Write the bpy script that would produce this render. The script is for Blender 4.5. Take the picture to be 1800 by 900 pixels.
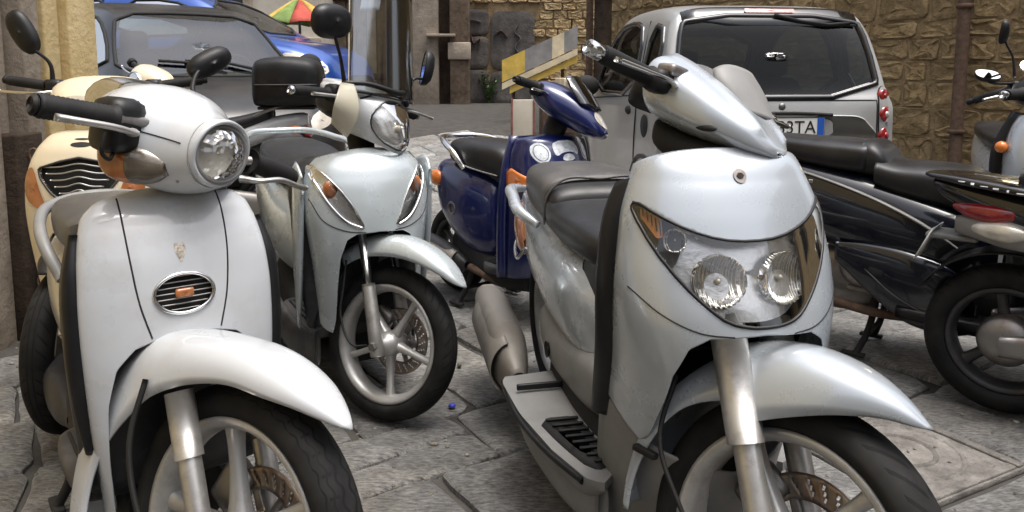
import bpy, bmesh, math, random
import numpy as np
from mathutils import Vector, Matrix, noise
from mathutils.bvhtree import BVHTree

# ---------------------------------------------------------------- camera, sky, sun, exposure
for o in list(bpy.data.objects):
    bpy.data.objects.remove(o)
scene = bpy.context.scene
COL = scene.collection
rad = math.radians
CAM_H = 1.16
cam_data = bpy.data.cameras.new('camera')
cam_data.sensor_width = 36.0
cam_data.lens = 28.0
cam_data.shift_y = -(450 - (115 + 1400 * math.tan(rad(7)))) / 1800.0
cam_data.clip_start = 0.05
cam_data.clip_end = 400
cam = bpy.data.objects.new('camera', cam_data)
COL.objects.link(cam)
cam.location = (0, 0, CAM_H)
cam.rotation_euler = (rad(90 - 7), 0, 0)
scene.camera = cam

SUN_EL, SUN_AZ = 76.0, 120.0          # azimuth clockwise from +Y: the light comes from behind and right of the camera
world = bpy.data.worlds.new('World')
scene.world = world
world.use_nodes = True
wn = world.node_tree.nodes
wl = world.node_tree.links
sky = wn.new('ShaderNodeTexSky')
sky.sky_type = 'NISHITA'
sky.sun_disc = False
sky.sun_elevation = rad(SUN_EL)
sky.sun_rotation = rad(SUN_AZ)
sky.air_density = 1.0
sky.dust_density = 7.0
sky.ozone_density = 1.0
hs = wn.new('ShaderNodeHueSaturation')
hs.inputs['Saturation'].default_value = 0.5   # an overcast, nearly white sky
wl.new(sky.outputs[0], hs.inputs['Color'])
wl.new(hs.outputs[0], wn['Background'].inputs[0])
wn['Background'].inputs[1].default_value = 0.15
sun_data = bpy.data.lights.new('sun', 'SUN')
sun_data.energy = 1.0
sun_data.angle = rad(30)
sun_data.color = (1.0, 0.975, 0.94)
sun = bpy.data.objects.new('sun', sun_data)
COL.objects.link(sun)
sd = Vector((math.sin(rad(SUN_AZ)) * math.cos(rad(SUN_EL)), math.cos(rad(SUN_AZ)) * math.cos(rad(SUN_EL)), math.sin(rad(SUN_EL))))
sun.rotation_euler = sd.to_track_quat('Z', 'Y').to_euler()
scene.view_settings.view_transform = 'Standard'
scene.view_settings.look = 'None'
scene.view_settings.gamma = 1.0
scene.view_settings.use_curve_mapping = False
scene.view_settings.exposure = 0.85
scene.render.engine = 'CYCLES'
scene.cycles.max_bounces = 8
scene.cycles.transparent_max_bounces = 12

random.seed(7)
np.random.seed(7)
PI = math.pi

# ---------------------------------------------------------------- materials
MATS = {}
def mat(name, col, rough=0.5, metal=0.0, coat=0.0, var=None, dirt=None, bump=None, spec=0.5, emit=None, rvar=0.0, coatr=0.08, vor=None):
    """var=(scale, amount) tone noise; dirt=(colour, scale, low, high, amount); bump=(scale, strength, distance)"""
    m = bpy.data.materials.new(name)
    m.use_nodes = True
    N, L = m.node_tree.nodes, m.node_tree.links
    b = N['Principled BSDF']
    b.inputs['Base Color'].default_value = (*col, 1)
    b.inputs['Roughness'].default_value = rough
    b.inputs['Metallic'].default_value = metal
    b.inputs['Coat Weight'].default_value = coat
    b.inputs['Coat Roughness'].default_value = coatr
    b.inputs['Specular IOR Level'].default_value = spec
    tc = N.new('ShaderNodeTexCoord')
    out = None
    def noise_(scale, detail=5, rough_=0.6):
        n = N.new('ShaderNodeTexNoise')
        n.inputs['Scale'].default_value = scale
        n.inputs['Detail'].default_value = detail
        n.inputs['Roughness'].default_value = rough_
        L.new(tc.outputs['Object'], n.inputs['Vector'])
        return n
    if var:
        n = noise_(var[0])
        r = N.new('ShaderNodeValToRGB')
        r.color_ramp.elements[0].position = 0.3
        r.color_ramp.elements[1].position = 0.7
        k = var[1]
        r.color_ramp.elements[0].color = (*[max(0, c * (1 - k)) for c in col], 1)
        r.color_ramp.elements[1].color = (*[min(1, c * (1 + k)) for c in col], 1)
        L.new(n.outputs['Fac'], r.inputs['Fac'])
        out = r.outputs['Color']
    for dd in (dirt if isinstance(dirt, list) else [dirt] if dirt else []):
        n = noise_(dd[1], 8, 0.7)
        r = N.new('ShaderNodeMapRange')
        r.inputs[1].default_value = dd[2]
        r.inputs[2].default_value = dd[3]
        r.inputs[4].default_value = dd[4]
        L.new(n.outputs['Fac'], r.inputs[0])
        mx = N.new('ShaderNodeMix')
        mx.data_type = 'RGBA'
        L.new(r.outputs[0], mx.inputs[0])
        if out is not None:
            L.new(out, mx.inputs[6])
        else:
            mx.inputs[6].default_value = (*col, 1)
        mx.inputs[7].default_value = (*dd[0], 1)
        out = mx.outputs[2]
    if out is not None:
        L.new(out, b.inputs['Base Color'])
    if rvar:
        n = noise_(9.0)
        r = N.new('ShaderNodeMapRange')
        r.inputs[1].default_value = 0.3
        r.inputs[2].default_value = 0.75
        r.inputs[3].default_value = max(0.02, rough - rvar)
        r.inputs[4].default_value = min(1, rough + rvar)
        L.new(n.outputs['Fac'], r.inputs[0])
        L.new(r.outputs[0], b.inputs['Roughness'])
    if bump:
        n = noise_(bump[0], 6, 0.65)
        bp = N.new('ShaderNodeBump')
        bp.inputs['Strength'].default_value = bump[1]
        bp.inputs['Distance'].default_value = bump[2]
        L.new(n.outputs['Fac'], bp.inputs['Height'])
        L.new(bp.outputs['Normal'], b.inputs['Normal'])
    if emit:
        b.inputs['Emission Color'].default_value = (*col, 1)
        b.inputs['Emission Strength'].default_value = emit
    MATS[name] = m
    return m

def clear_mat(name, tint, mix=0.12, rough=0.02, ior=1.5, flute=0):
    """thin clear plastic or glass: transparent with a glossy skin by Fresnel"""
    m = bpy.data.materials.new(name)
    m.use_nodes = True
    N, L = m.node_tree.nodes, m.node_tree.links
    N.remove(N['Principled BSDF'])
    t = N.new('ShaderNodeBsdfTransparent')
    t.inputs[0].default_value = (*tint, 1)
    g = N.new('ShaderNodeBsdfGlossy')
    g.inputs['Roughness'].default_value = rough
    fr = N.new('ShaderNodeFresnel')
    fr.inputs[0].default_value = ior
    if flute:
        tc = N.new('ShaderNodeTexCoord'); vo = N.new('ShaderNodeTexVoronoi'); vo.inputs['Scale'].default_value = flute
        L.new(tc.outputs['Object'], vo.inputs['Vector'])
        bp = N.new('ShaderNodeBump'); bp.inputs['Strength'].default_value = 0.8; bp.inputs['Distance'].default_value = 0.004
        L.new(vo.outputs['Distance'], bp.inputs['Height']); L.new(bp.outputs[0], g.inputs['Normal'])
    ad = N.new('ShaderNodeMath')
    ad.operation = 'ADD'
    ad.inputs[1].default_value = mix
    mx = N.new('ShaderNodeMixShader')
    L.new(fr.outputs[0], ad.inputs[0])
    L.new(ad.outputs[0], mx.inputs[0])
    L.new(t.outputs[0], mx.inputs[1])
    L.new(g.outputs[0], mx.inputs[2])
    L.new(mx.outputs[0], N['Material Output'].inputs[0])
    MATS[name] = m
    return m

dust = (0.33, 0.30, 0.26)
M_WHITE = mat('white paint', (0.50, 0.52, 0.54), 0.32, 0, 0.8, var=(2.2, 0.06), dirt=[((0.36, 0.32, 0.27), 5.0, 0.52, 0.8, 0.5), ((0.20, 0.13, 0.09), 60.0, 0.72, 0.78, 0.8)], rvar=0.08, coatr=0.04)
M_SILVER = mat('silver paint', (0.43, 0.47, 0.51), 0.30, 0.35, 0.8, var=(3.0, 0.05), dirt=[((0.34, 0.33, 0.31), 4.0, 0.55, 0.9, 0.28), ((0.16, 0.14, 0.12), 70.0, 0.745, 0.79, 0.5)], rvar=0.06, coatr=0.03)
M_SILVERB = mat('pale silver blue paint', (0.48, 0.53, 0.55), 0.30, 0.3, 0.8, var=(3.0, 0.05), dirt=[((0.36, 0.34, 0.30), 4.0, 0.55, 0.9, 0.25)], rvar=0.08)
M_CREAM = mat('cream paint', (0.68, 0.60, 0.44), 0.35, 0, 0.5, var=(3, 0.07), dirt=((0.33, 0.26, 0.17), 5, 0.55, 0.85, 0.5))
M_NAVY = mat('navy paint', (0.005, 0.011, 0.085), 0.3, 0.1, 0.9, var=(3, 0.2), dirt=((0.10, 0.10, 0.13), 8, 0.6, 0.9, 0.4))
M_BLACKP = mat('black paint', (0.005, 0.0055, 0.0065), 0.22, 0, 0.7, dirt=((0.05, 0.05, 0.05), 6, 0.55, 0.9, 0.3), rvar=0.08, coatr=0.04)
M_INK = mat('blue black paint', (0.005, 0.007, 0.013), 0.22, 0.0, 0.7, dirt=((0.05, 0.05, 0.055), 6, 0.55, 0.9, 0.3), rvar=0.08, coatr=0.04)
M_PLAST = mat('black plastic', (0.009, 0.009, 0.010), 0.45, spec=0.35, var=(14, 0.3), dirt=(dust, 7, 0.58, 0.9, 0.10), bump=(260, 0.15, 0.001), rvar=0.12)
M_GREYP = mat('grey plastic', (0.20, 0.20, 0.195), 0.5, var=(8, 0.15), dirt=(dust, 9, 0.5, 0.9, 0.4), bump=(300, 0.1, 0.001), rvar=0.1)
M_DGREY = mat('dark grey plastic', (0.028, 0.028, 0.030), 0.5, var=(8, 0.2), dirt=(dust, 9, 0.5, 0.9, 0.3), bump=(300, 0.1, 0.001), rvar=0.1)
M_RUBBER = mat('rubber', (0.009, 0.009, 0.009), 0.65, spec=0.35, var=(10, 0.3), dirt=((0.08, 0.075, 0.07), 12, 0.5, 0.9, 0.3), bump=(200, 0.2, 0.001))
M_ALU = mat('cast aluminium', (0.50, 0.49, 0.47), 0.42, 0.85, var=(10, 0.12), dirt=((0.14, 0.12, 0.10), 14, 0.5, 0.8, 0.7), rvar=0.12)
M_RIM = mat('silver rim paint', (0.50, 0.50, 0.49), 0.45, 0.6, var=(8, 0.12), dirt=((0.13, 0.11, 0.09), 11, 0.48, 0.8, 0.6), rvar=0.1)
M_RIMD = mat('dark rim paint', (0.035, 0.035, 0.037), 0.45, 0.3, dirt=((0.15, 0.13, 0.11), 11, 0.5, 0.85, 0.5))
M_CHROME = mat('chrome', (0.72, 0.72, 0.72), 0.14, 1.0, dirt=((0.2, 0.17, 0.14), 18, 0.55, 0.8, 0.6), rvar=0.08)
M_STEEL = mat('worn steel', (0.28, 0.27, 0.26), 0.45, 0.9, dirt=((0.16, 0.09, 0.05), 14, 0.5, 0.75, 0.7), rvar=0.12)
M_RUST = mat('rusty steel', (0.12, 0.075, 0.05), 0.8, 0.2, var=(22, 0.4), bump=(60, 0.4, 0.003))
M_MUFF = mat('muffler steel', (0.23, 0.215, 0.19), 0.55, 0.3, var=(9, 0.15), dirt=((0.14, 0.08, 0.04), 10, 0.52, 0.8, 0.7), rvar=0.1)
M_SEAT = mat('black seat vinyl', (0.010, 0.010, 0.011), 0.40, spec=0.45, var=(6, 0.25), dirt=((0.10, 0.095, 0.09), 6, 0.5, 0.9, 0.22), bump=(420, 0.25, 0.001), rvar=0.08)
M_SEATG = mat('grey seat vinyl', (0.062, 0.060, 0.058), 0.45, var=(6, 0.15), dirt=((0.22, 0.2, 0.18), 6, 0.5, 0.9, 0.4), bump=(420, 0.25, 0.001), rvar=0.08)
def fluted(name, col):
    m = mat(name, col, 0.16, 1.0)
    N, L = m.node_tree.nodes, m.node_tree.links
    tc = N.new('ShaderNodeTexCoord')
    w = N.new('ShaderNodeTexWave'); w.bands_direction = 'Y'; w.inputs['Scale'].default_value = 34; w.inputs['Distortion'].default_value = 0.6
    w2 = N.new('ShaderNodeTexVoronoi'); w2.inputs['Scale'].default_value = 30
    L.new(tc.outputs['Object'], w.inputs['Vector']); L.new(tc.outputs['Object'], w2.inputs['Vector'])
    ad = N.new('ShaderNodeMath'); ad.operation = 'ADD'
    L.new(w.outputs['Fac'], ad.inputs[0]); L.new(w2.outputs['Distance'], ad.inputs[1])
    bp = N.new('ShaderNodeBump'); bp.inputs['Strength'].default_value = 1.0; bp.inputs['Distance'].default_value = 0.006
    L.new(ad.outputs[0], bp.inputs['Height']); L.new(bp.outputs[0], N['Principled BSDF'].inputs['Normal'])
    return m
M_REFL = fluted('fluted lamp reflector', (0.86, 0.85, 0.82))
M_HOUS = mat('lamp housing', (0.26, 0.26, 0.265), 0.35, 0.5)
M_HOUSL = mat('bright lamp housing', (0.68, 0.68, 0.67), 0.25, 0.8, bump=(25, 0.3, 0.006))
M_AMBER = mat('amber lens', (0.72, 0.20, 0.03), 0.18, 0, 0.8, bump=(120, 0.25, 0.002))
M_AMBERD = mat('faded amber lens', (0.38, 0.13, 0.04), 0.16, 0, 0.8, var=(18, 0.4), dirt=((0.26, 0.19, 0.13), 9, 0.52, 0.66, 0.5), bump=(120, 0.25, 0.002))
M_RED = mat('red lens', (0.26, 0.012, 0.014), 0.15, 0, 0.8, var=(30, 0.3), bump=(140, 0.2, 0.002))
M_CLEARW = mat('frosted clear lens', (0.62, 0.58, 0.5), 0.15, 0.3, 0.8, var=(25, 0.2), bump=(90, 0.4, 0.003))
M_LENS = clear_mat('clear lens', (0.97, 0.97, 0.96), 0.07, 0.05, 1.40)
M_PATLENS = clear_mat('patterned lens', (0.86, 0.83, 0.76), 0.16, 0.12, 1.4, 75)
M_SMOKE = clear_mat('smoked lens', (0.62, 0.62, 0.62), 0.06, 0.03)
M_SCREEN = clear_mat('screen plastic', (0.84, 0.85, 0.83), 0.14, 0.12)
M_GUARD = mat('yellowed guard plastic', (0.62, 0.58, 0.46), 0.35, 0, 0.4, dirt=((0.30, 0.26, 0.2), 9, 0.55, 0.8, 0.5))
M_GUARD.node_tree.nodes['Principled BSDF'].inputs['Alpha'].default_value = 0.62
M_GLASS = mat('dark car glass', (0.012, 0.016, 0.016), 0.03, 0, 0.4, spec=0.8)
M_CGLASS = clear_mat('car window glass', (0.55, 0.62, 0.60), 0.24, 0.01)
M_WGLASS = clear_mat('windscreen glass', (0.72, 0.78, 0.76), 0.14, 0.01)
M_TGLASS = clear_mat('tinted car window glass', (0.30, 0.36, 0.35), 0.0, 0.01, 1.33)
M_MIRROR = mat('mirror glass', (0.85, 0.85, 0.85), 0.03, 1.0)
M_DISC = mat('brake disc steel', (0.33, 0.30, 0.27), 0.35, 0.9, dirt=((0.20, 0.10, 0.05), 14, 0.45, 0.7, 0.8))
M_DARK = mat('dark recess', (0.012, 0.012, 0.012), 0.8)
M_CARS = mat('car silver paint', (0.38, 0.385, 0.38), 0.38, 0.35, 0.5, var=(2, 0.05), dirt=((0.28, 0.25, 0.2), 3, 0.5, 0.85, 0.4))
M_CARB = mat('car blue paint', (0.012, 0.07, 0.33), 0.3, 0.35, 0.9, var=(2, 0.08))
M_CARK = mat('car charcoal paint', (0.012, 0.012, 0.013), 0.3, 0.0, 0.3, dirt=((0.08, 0.077, 0.074), 4, 0.45, 0.85, 0.4))
M_PLATE = mat('number plate white', (0.72, 0.72, 0.70), 0.4)
M_PBLUE = mat('plate blue', (0.02, 0.10, 0.45), 0.4)
M_STICK = mat('white sticker', (0.68, 0.72, 0.78), 0.35, 0, 0.3, var=(50, 0.35))
M_GRILLE = mat('radiator slat metal', (0.45, 0.45, 0.45), 0.35, 0.8)

def tyre_mat(name, kind):
    m = bpy.data.materials.new(name)
    m.use_nodes = True
    N, L = m.node_tree.nodes, m.node_tree.links
    b = N['Principled BSDF']
    b.inputs['Roughness'].default_value = 0.72
    b.inputs['Specular IOR Level'].default_value = 0.22
    uv = N.new('ShaderNodeUVMap')
    sx = N.new('ShaderNodeSeparateXYZ')
    L.new(uv.outputs[0], sx.inputs[0])
    def math_(op, a, c=None):
        n = N.new('ShaderNodeMath')
        n.operation = op
        for i, v in enumerate((a, c)):
            if v is None: continue
            if isinstance(v, (int, float)): n.inputs[i].default_value = v
            else: L.new(v, n.inputs[i])
        return n.outputs[0]
    u, v = sx.outputs[0], sx.outputs[1]
    av = math_('ABSOLUTE', math_('SUBTRACT', v, 0.5))          # 0 centre, 0.5 bead
    if kind == 'chevron':
        ph = math_('ADD', math_('MULTIPLY', u, 34.0), math_('MULTIPLY', av, -5.5))
        fr = math_('FRACT', ph)
        g = math_('LESS_THAN', fr, 0.26)
        zone = math_('MULTIPLY', math_('LESS_THAN', av, 0.235), math_('GREATER_THAN', av, 0.02))
        g = math_('MULTIPLY', g, zone)
    elif kind == 'scallop':
        ph = math_('MULTIPLY', u, 44.0)
        wv = math_('MULTIPLY', math_('SINE', math_('MULTIPLY', u, 44.0 * 2 * PI)), 0.016)
        a = math_('ABSOLUTE', math_('SUBTRACT', math_('FRACT', math_('MULTIPLY', math_('ADD', av, wv), 11.0)), 0.5))
        g1 = math_('LESS_THAN', a, 0.12)
        g2 = math_('MULTIPLY', math_('LESS_THAN', math_('FRACT', ph), 0.14), math_('GREATER_THAN', math_('FRACT', math_('MULTIPLY', av, 5.5)), 0.45))
        g = math_('MULTIPLY', math_('MAXIMUM', g1, g2), math_('LESS_THAN', av, 0.24))
    else:
        ph = math_('ADD', math_('MULTIPLY', u, 40.0), math_('MULTIPLY', av, 4.0))
        g = math_('MULTIPLY', math_('LESS_THAN', math_('FRACT', ph), 0.2), math_('MULTIPLY', math_('LESS_THAN', av, 0.24), math_('GREATER_THAN', av, 0.05)))
        rib = math_('LESS_THAN', math_('ABSOLUTE', math_('SUBTRACT', av, 0.03)), 0.008)
        g = math_('MAXIMUM', g, rib)
    tc = N.new('ShaderNodeTexCoord')
    n = N.new('ShaderNodeTexNoise')
    n.inputs['Scale'].default_value = 14
    n.inputs['Detail'].default_value = 8
    L.new(tc.outputs['Object'], n.inputs['Vector'])
    r = N.new('ShaderNodeValToRGB')
    r.color_ramp.elements[0].position, r.color_ramp.elements[1].position = 0.35, 0.8
    r.color_ramp.elements[0].color = (0.007, 0.007, 0.0075, 1)
    r.color_ramp.elements[1].color = (0.024, 0.0235, 0.0225, 1)
    L.new(n.outputs['Fac'], r.inputs['Fac'])
    dk = N.new('ShaderNodeMix'); dk.data_type = 'RGBA'
    L.new(math_('MULTIPLY', g, 0.85), dk.inputs[0]); L.new(r.outputs[0], dk.inputs[6]); dk.inputs[7].default_value = (0.004, 0.004, 0.004, 1)  # groove shade painted into the colour, darker than the tread
    L.new(dk.outputs[2], b.inputs['Base Color'])
    h = math_('SUBTRACT', math_('MULTIPLY', n.outputs['Fac'], 0.1), g)
    bp = N.new('ShaderNodeBump')
    bp.inputs['Strength'].default_value = 1.0
    bp.inputs['Distance'].default_value = 0.006
    L.new(h, bp.inputs['Height'])
    L.new(bp.outputs[0], b.inputs['Normal'])
    return m
M_TYRE_A = tyre_mat('scalloped tyre rubber', 'scallop')
M_TYRE_D = tyre_mat('chevron tyre rubber', 'chevron')
M_TYRE = tyre_mat('ribbed tyre rubber', 'rib')

# ---------------------------------------------------------------- geometry kit (a geo is (verts, faces[, uvs]))
def crs(xs, ys):
    xs = np.asarray(xs, float); ys = np.asarray(ys, float)
    d = np.gradient(ys, xs, axis=0) if len(xs) > 1 else ys * 0
    if len(xs) > 2:
        h = np.diff(xs); s = (np.diff(ys, axis=0).T / h).T
        d = ys * 0.0
        d[0], d[-1] = s[0], s[-1]
        w = (h[1:] / (h[1:] + h[:-1]))
        d[1:-1] = ((s[:-1].T * w) + (s[1:].T * (1 - w))).T
    def f(x):
        x = np.clip(np.asarray(x, float), xs[0], xs[-1])
        i = np.clip(np.searchsorted(xs, x, side='right') - 1, 0, len(xs) - 2)
        h_ = xs[i + 1] - xs[i]
        t = (x - xs[i]) / h_
        if ys.ndim > 1:
            t = t[..., None]; h_ = np.asarray(h_)[..., None]
        return ((2 * t**3 - 3 * t**2 + 1) * ys[i] + (t**3 - 2 * t**2 + t) * h_ * d[i] + (-2 * t**3 + 3 * t**2) * ys[i + 1] + (t**3 - t**2) * h_ * d[i + 1])
    return f

def grid(P, cu=False, cv=False, cap0=False, cap1=False):
    P = np.asarray(P, float)
    n, m = P.shape[:2]
    V = P.reshape(-1, 3)
    F = []
    for i in range(n if cu else n - 1):
        i2 = (i + 1) % n
        for j in range(m if cv else m - 1):
            j2 = (j + 1) % m
            F.append((i * m + j, i * m + j2, i2 * m + j2, i2 * m + j))
    if cap0: F.append(tuple(range(m)))
    if cap1: F.append(tuple((n - 1) * m + j for j in reversed(range(m))))
    return V, F

def cat(*gs):
    V, F, k = [], [], 0
    for g in gs:
        V.append(np.asarray(g[0], float).reshape(-1, 3))
        F += [tuple(i + k for i in f) for f in g[1]]
        k += len(V[-1])
    return np.concatenate(V), F

def xf(g, M):
    M = np.asarray(M, float)
    return (np.asarray(g[0]) @ M[:3, :3].T + M[:3, 3],) + tuple(g[1:])
def mv(g, x=0, y=0, z=0):
    return (np.asarray(g[0]) + np.array([x, y, z]),) + tuple(g[1:])
def flipy(g):
    return (np.asarray(g[0]) * np.array([1, -1, 1]), [tuple(reversed(f)) for f in g[1]]) + tuple(g[2:])
def rotm(axis, deg, c=(0, 0, 0)):
    R = np.array(Matrix.Rotation(rad(deg), 3, Vector(axis)))
    M = np.eye(4); M[:3, :3] = R
    c = np.asarray(c, float); M[:3, 3] = c - R @ c
    return M

def loft(st, n=32, m=None, e=0.8, cap=True, prof=None):
    """stations (x, z_bottom, z_top, half_width[, e_top, e_bottom, y_centre, mid]) blended along x"""
    rows = []
    for s in st:
        s = list(s)
        s += [e, e, 0.0, 0.5][len(s) - 4:]
        rows.append(s)
    rows = np.array(rows, float)
    k = len(rows)
    m = m or (k - 1) * 6 + 1
    # blunt ends get denser sampling from the blend itself
    T = np.linspace(0, k - 1, m)
    R = crs(np.arange(k), rows)(T)
    a = np.linspace(0, 2 * PI, n, endpoint=False)
    P = np.zeros((m, n, 3))
    for i, r in enumerate(R):
        x, zb, zt, w, et, eb, yc, mid = r
        c, s = np.cos(a), np.sin(a)
        ee = np.where(s >= 0, et, eb)
        zm = zb + (zt - zb) * mid
        y = yc + max(w, 0.0005) * np.sign(c) * np.abs(c) ** ee
        z = zm + np.where(s >= 0, max(zt - zm, 0.0005), max(zm - zb, 0.0005)) * np.sign(s) * np.abs(s) ** ee
        P[i, :, 0], P[i, :, 1], P[i, :, 2] = x, y, z
    return grid(P, cv=True, cap0=cap, cap1=cap)

def tube(path, r, n=12, smooth=0, flat=1.0, closed=False):
    p = np.asarray(path, float)
    rr = np.full(len(p), r, float) if np.isscalar(r) else np.asarray(r, float)
    if smooth:
        if closed:
            p = np.vstack([p[-2:], p, p[:3]]); rr = np.concatenate([rr[-2:], rr, rr[:3]])
            t = np.concatenate([[0], np.cumsum(np.linalg.norm(np.diff(p, axis=0), axis=1))])
            q = np.linspace(t[2], t[-3], smooth, endpoint=False)
        else:
            t = np.concatenate([[0], np.cumsum(np.linalg.norm(np.diff(p, axis=0), axis=1))])
            q = np.linspace(0, t[-1], smooth)
        p, rr = crs(t, p)(q), crs(t, rr)(q)
    k = len(p)
    if closed:
        tg = np.roll(p, -1, 0) - np.roll(p, 1, 0)
    else:
        tg = np.gradient(p, axis=0)
    tg /= np.linalg.norm(tg, axis=1)[:, None] + 1e-9
    up = np.array([0, 0, 1.0]) if abs(tg[0][2]) < 0.9 else np.array([1.0, 0, 0])
    P = np.zeros((k, n, 3))
    a = np.linspace(0, 2 * PI, n, endpoint=False)
    nrm = np.cross(tg[0], up); nrm /= np.linalg.norm(nrm)
    for i in range(k):
        nrm = nrm - tg[i] * (nrm @ tg[i]); nrm /= np.linalg.norm(nrm) + 1e-9
        bn = np.cross(tg[i], nrm)
        P[i] = p[i] + rr[i] * (np.cos(a)[:, None] * nrm + flat * np.sin(a)[:, None] * bn)
    return grid(P, cu=closed, cv=True, cap0=not closed, cap1=not closed)

def lathe(prof, n=48, axis='y', c=(0, 0, 0), uv=False, close=False):
    """profile of (radius, along); axis of revolution through c"""
    pr = np.asarray(prof, float)
    if close: pr = np.vstack([pr, pr[:1]])
    cols = n + 1 if uv else n
    a = np.linspace(0, 2 * PI, cols) if uv else np.linspace(0, 2 * PI, n, endpoint=False)
    P = np.zeros((cols, len(pr), 3))
    cu, su = np.cos(a)[:, None] * pr[:, 0], np.sin(a)[:, None] * pr[:, 0]
    al = np.broadcast_to(pr[:, 1], cu.shape)
    if axis == 'y': P[..., 0], P[..., 1], P[..., 2] = cu, al, su
    elif axis == 'x': P[..., 0], P[..., 1], P[..., 2] = al, cu, su
    else: P[..., 0], P[..., 1], P[..., 2] = cu, su, al
    P += np.asarray(c, float)
    V, F = grid(P, cu=not uv)
    if uv:
        vv = np.linspace(0, 1, len(pr))
        UV = np.stack([np.repeat(np.linspace(0, 1, cols), len(pr)), np.tile(vv, cols)], 1)
        return V, F, UV
    return V, F

def rbox(c, s, r=0.01, seg=2):
    bm = bmesh.new()
    bmesh.ops.create_cube(bm, size=1)
    for v in bm.verts:
        v.co = Vector((v.co.x * s[0], v.co.y * s[1], v.co.z * s[2])) + Vector(c)
    if r > 0:
        bmesh.ops.bevel(bm, geom=bm.edges[:], offset=min(r, min(s) * 0.49), segments=seg, profile=0.5, affect='EDGES')
    bm.verts.index_update()
    g = (np.array([v.co[:] for v in bm.verts]), [tuple(v.index for v in f.verts) for f in bm.faces])
    bm.free()
    return g

def ellip(c, r, n=20, m=12):
    th = np.linspace(-PI / 2 + 0.02, PI / 2 - 0.02, m)
    a = np.linspace(0, 2 * PI, n, endpoint=False)
    P = np.zeros((m, n, 3))
    P[..., 0] = c[0] + r[0] * np.cos(th)[:, None] * np.cos(a)
    P[..., 1] = c[1] + r[1] * np.cos(th)[:, None] * np.sin(a)
    P[..., 2] = c[2] + r[2] * np.sin(th)[:, None]
    return grid(P, cv=True, cap0=True, cap1=True)

class Shell:
    """a wrapped fairing: rows (z, x_front_at_centre, half_width, x_at_edge); superellipse plan"""
    def __init__(s, rows, ef=0.75, es=1.0):
        r = sorted(rows); a = np.array(r, float)
        s.f = crs(a[:, 0], a[:, 1:]); s.ef, s.es = ef, es
    def pt(s, tau, z):
        q = s.f(np.asarray(z, float))
        a = np.asarray(tau) * PI / 2
        sn, cs = np.sin(a), np.cos(a)
        y = q[..., 1] * np.sign(sn) * np.abs(sn) ** s.es
        x = q[..., 2] + (q[..., 0] - q[..., 2]) * np.abs(cs) ** s.ef
        return np.stack([x, y, np.broadcast_to(z, x.shape)], -1)
    def surf(s, ztop, zbot, n=96, m=90, tmax=1.0):
        tau = np.linspace(-tmax, tmax, n)
        zt, zb = ztop(tau), zbot(tau)
        v = np.linspace(0, 1, m)
        Z = zt[None] + (zb - zt)[None] * v[:, None]
        return grid(s.pt(np.broadcast_to(tau, Z.shape), Z))

def bvh(g):
    return BVHTree.FromPolygons([Vector(v) for v in g[0]], [tuple(int(i) for i in f) for f in g[1]])
def hit(b, axis, sign, u, v, off):
    """cast along an axis onto a surface; (u, v) are the other two coordinates"""
    k = 'xyz'.index(axis)
    o = [0, 0, 0]; o[k] = sign * 20
    ij = [i for i in range(3) if i != k]
    o[ij[0]], o[ij[1]] = u, v
    d = [0, 0, 0]; d[k] = -sign
    loc, nrm, _, _ = b.ray_cast(Vector(o), Vector(d))
    if loc is None:
        return None
    if nrm[k] * sign < 0: nrm = -nrm
    return np.array(loc) + np.array(nrm) * off
def resample(poly, n, smooth=True):
    p = np.asarray(poly, float)
    t0 = np.concatenate([[0], np.cumsum(np.linalg.norm(np.diff(np.vstack([p, p[:1]]), axis=0), axis=1))])
    q = np.linspace(0, t0[-1], n, endpoint=False)
    pc = np.vstack([p, p[:1]])
    return np.stack([np.interp(q, t0, pc[:, i]) for i in range(p.shape[1])], 1)
def chaikin(p, k=2):
    p = np.asarray(p, float)
    for _ in range(k):
        q = np.roll(p, -1, 0)
        p = np.stack([0.75 * p + 0.25 * q, 0.25 * p + 0.75 * q], 1).reshape(-1, p.shape[1])
    return p
def patch(b, axis, sign, poly, off=0.002, rings=8, n=72, c=None, skirt=0.0, round_=2, inset=None):
    """a sheet with outline poly laid on surface b; skirt = depth of a rim folded back into the body"""
    p = resample(chaikin(poly, round_) if round_ else poly, n)
    c = np.asarray(c if c is not None else p.mean(0), float)
    rows, last = [], None
    for k in range(rings, -1, -1):
        f = max(k / rings, 0.02)
        row = []
        for q in p:
            w = c + (q - c) * f
            h = hit(b, axis, sign, w[0], w[1], off)
            if h is None:
                h = last if last is not None else np.array([0, 0, 0.0])
                kk = 'xyz'.index(axis); ij = [i for i in range(3) if i != kk]
                h = h.copy(); h[ij[0]], h[ij[1]] = w[0], w[1]
            last = h
            row.append(h)
        rows.append(row)
    P = np.array(rows)
    if skirt:
        k = 'xyz'.index(axis)
        back = P[0].copy(); back[:, k] -= sign * skirt
        P = np.concatenate([back[None], P])
    return grid(P, cv=True, cap1=True)
def outline(b, axis, sign, poly, r=0.003, off=0.0, n=90, round_=2, closed=True):
    p = resample(chaikin(poly, round_) if round_ else poly, n) if closed else np.asarray(poly, float)
    pts = [hit(b, axis, sign, q[0], q[1], off) for q in p]
    pts = [q for q in pts if q is not None]
    return tube(pts, r, 6, closed=closed)
def line_on(b, axis, sign, pts, r=0.0015, n=40, off=0.0):
    p = np.asarray(pts, float)
    t = np.concatenate([[0], np.cumsum(np.linalg.norm(np.diff(p, axis=0), axis=1))])
    q = crs(t, p)(np.linspace(0, t[-1], n)) if len(p) > 2 else np.array([p[0] + (p[1] - p[0]) * f for f in np.linspace(0, 1, n)])
    pts = [hit(b, axis, sign, a[0], a[1], off) for a in q]
    return tube([a for a in pts if a is not None], r, 6)
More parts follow.
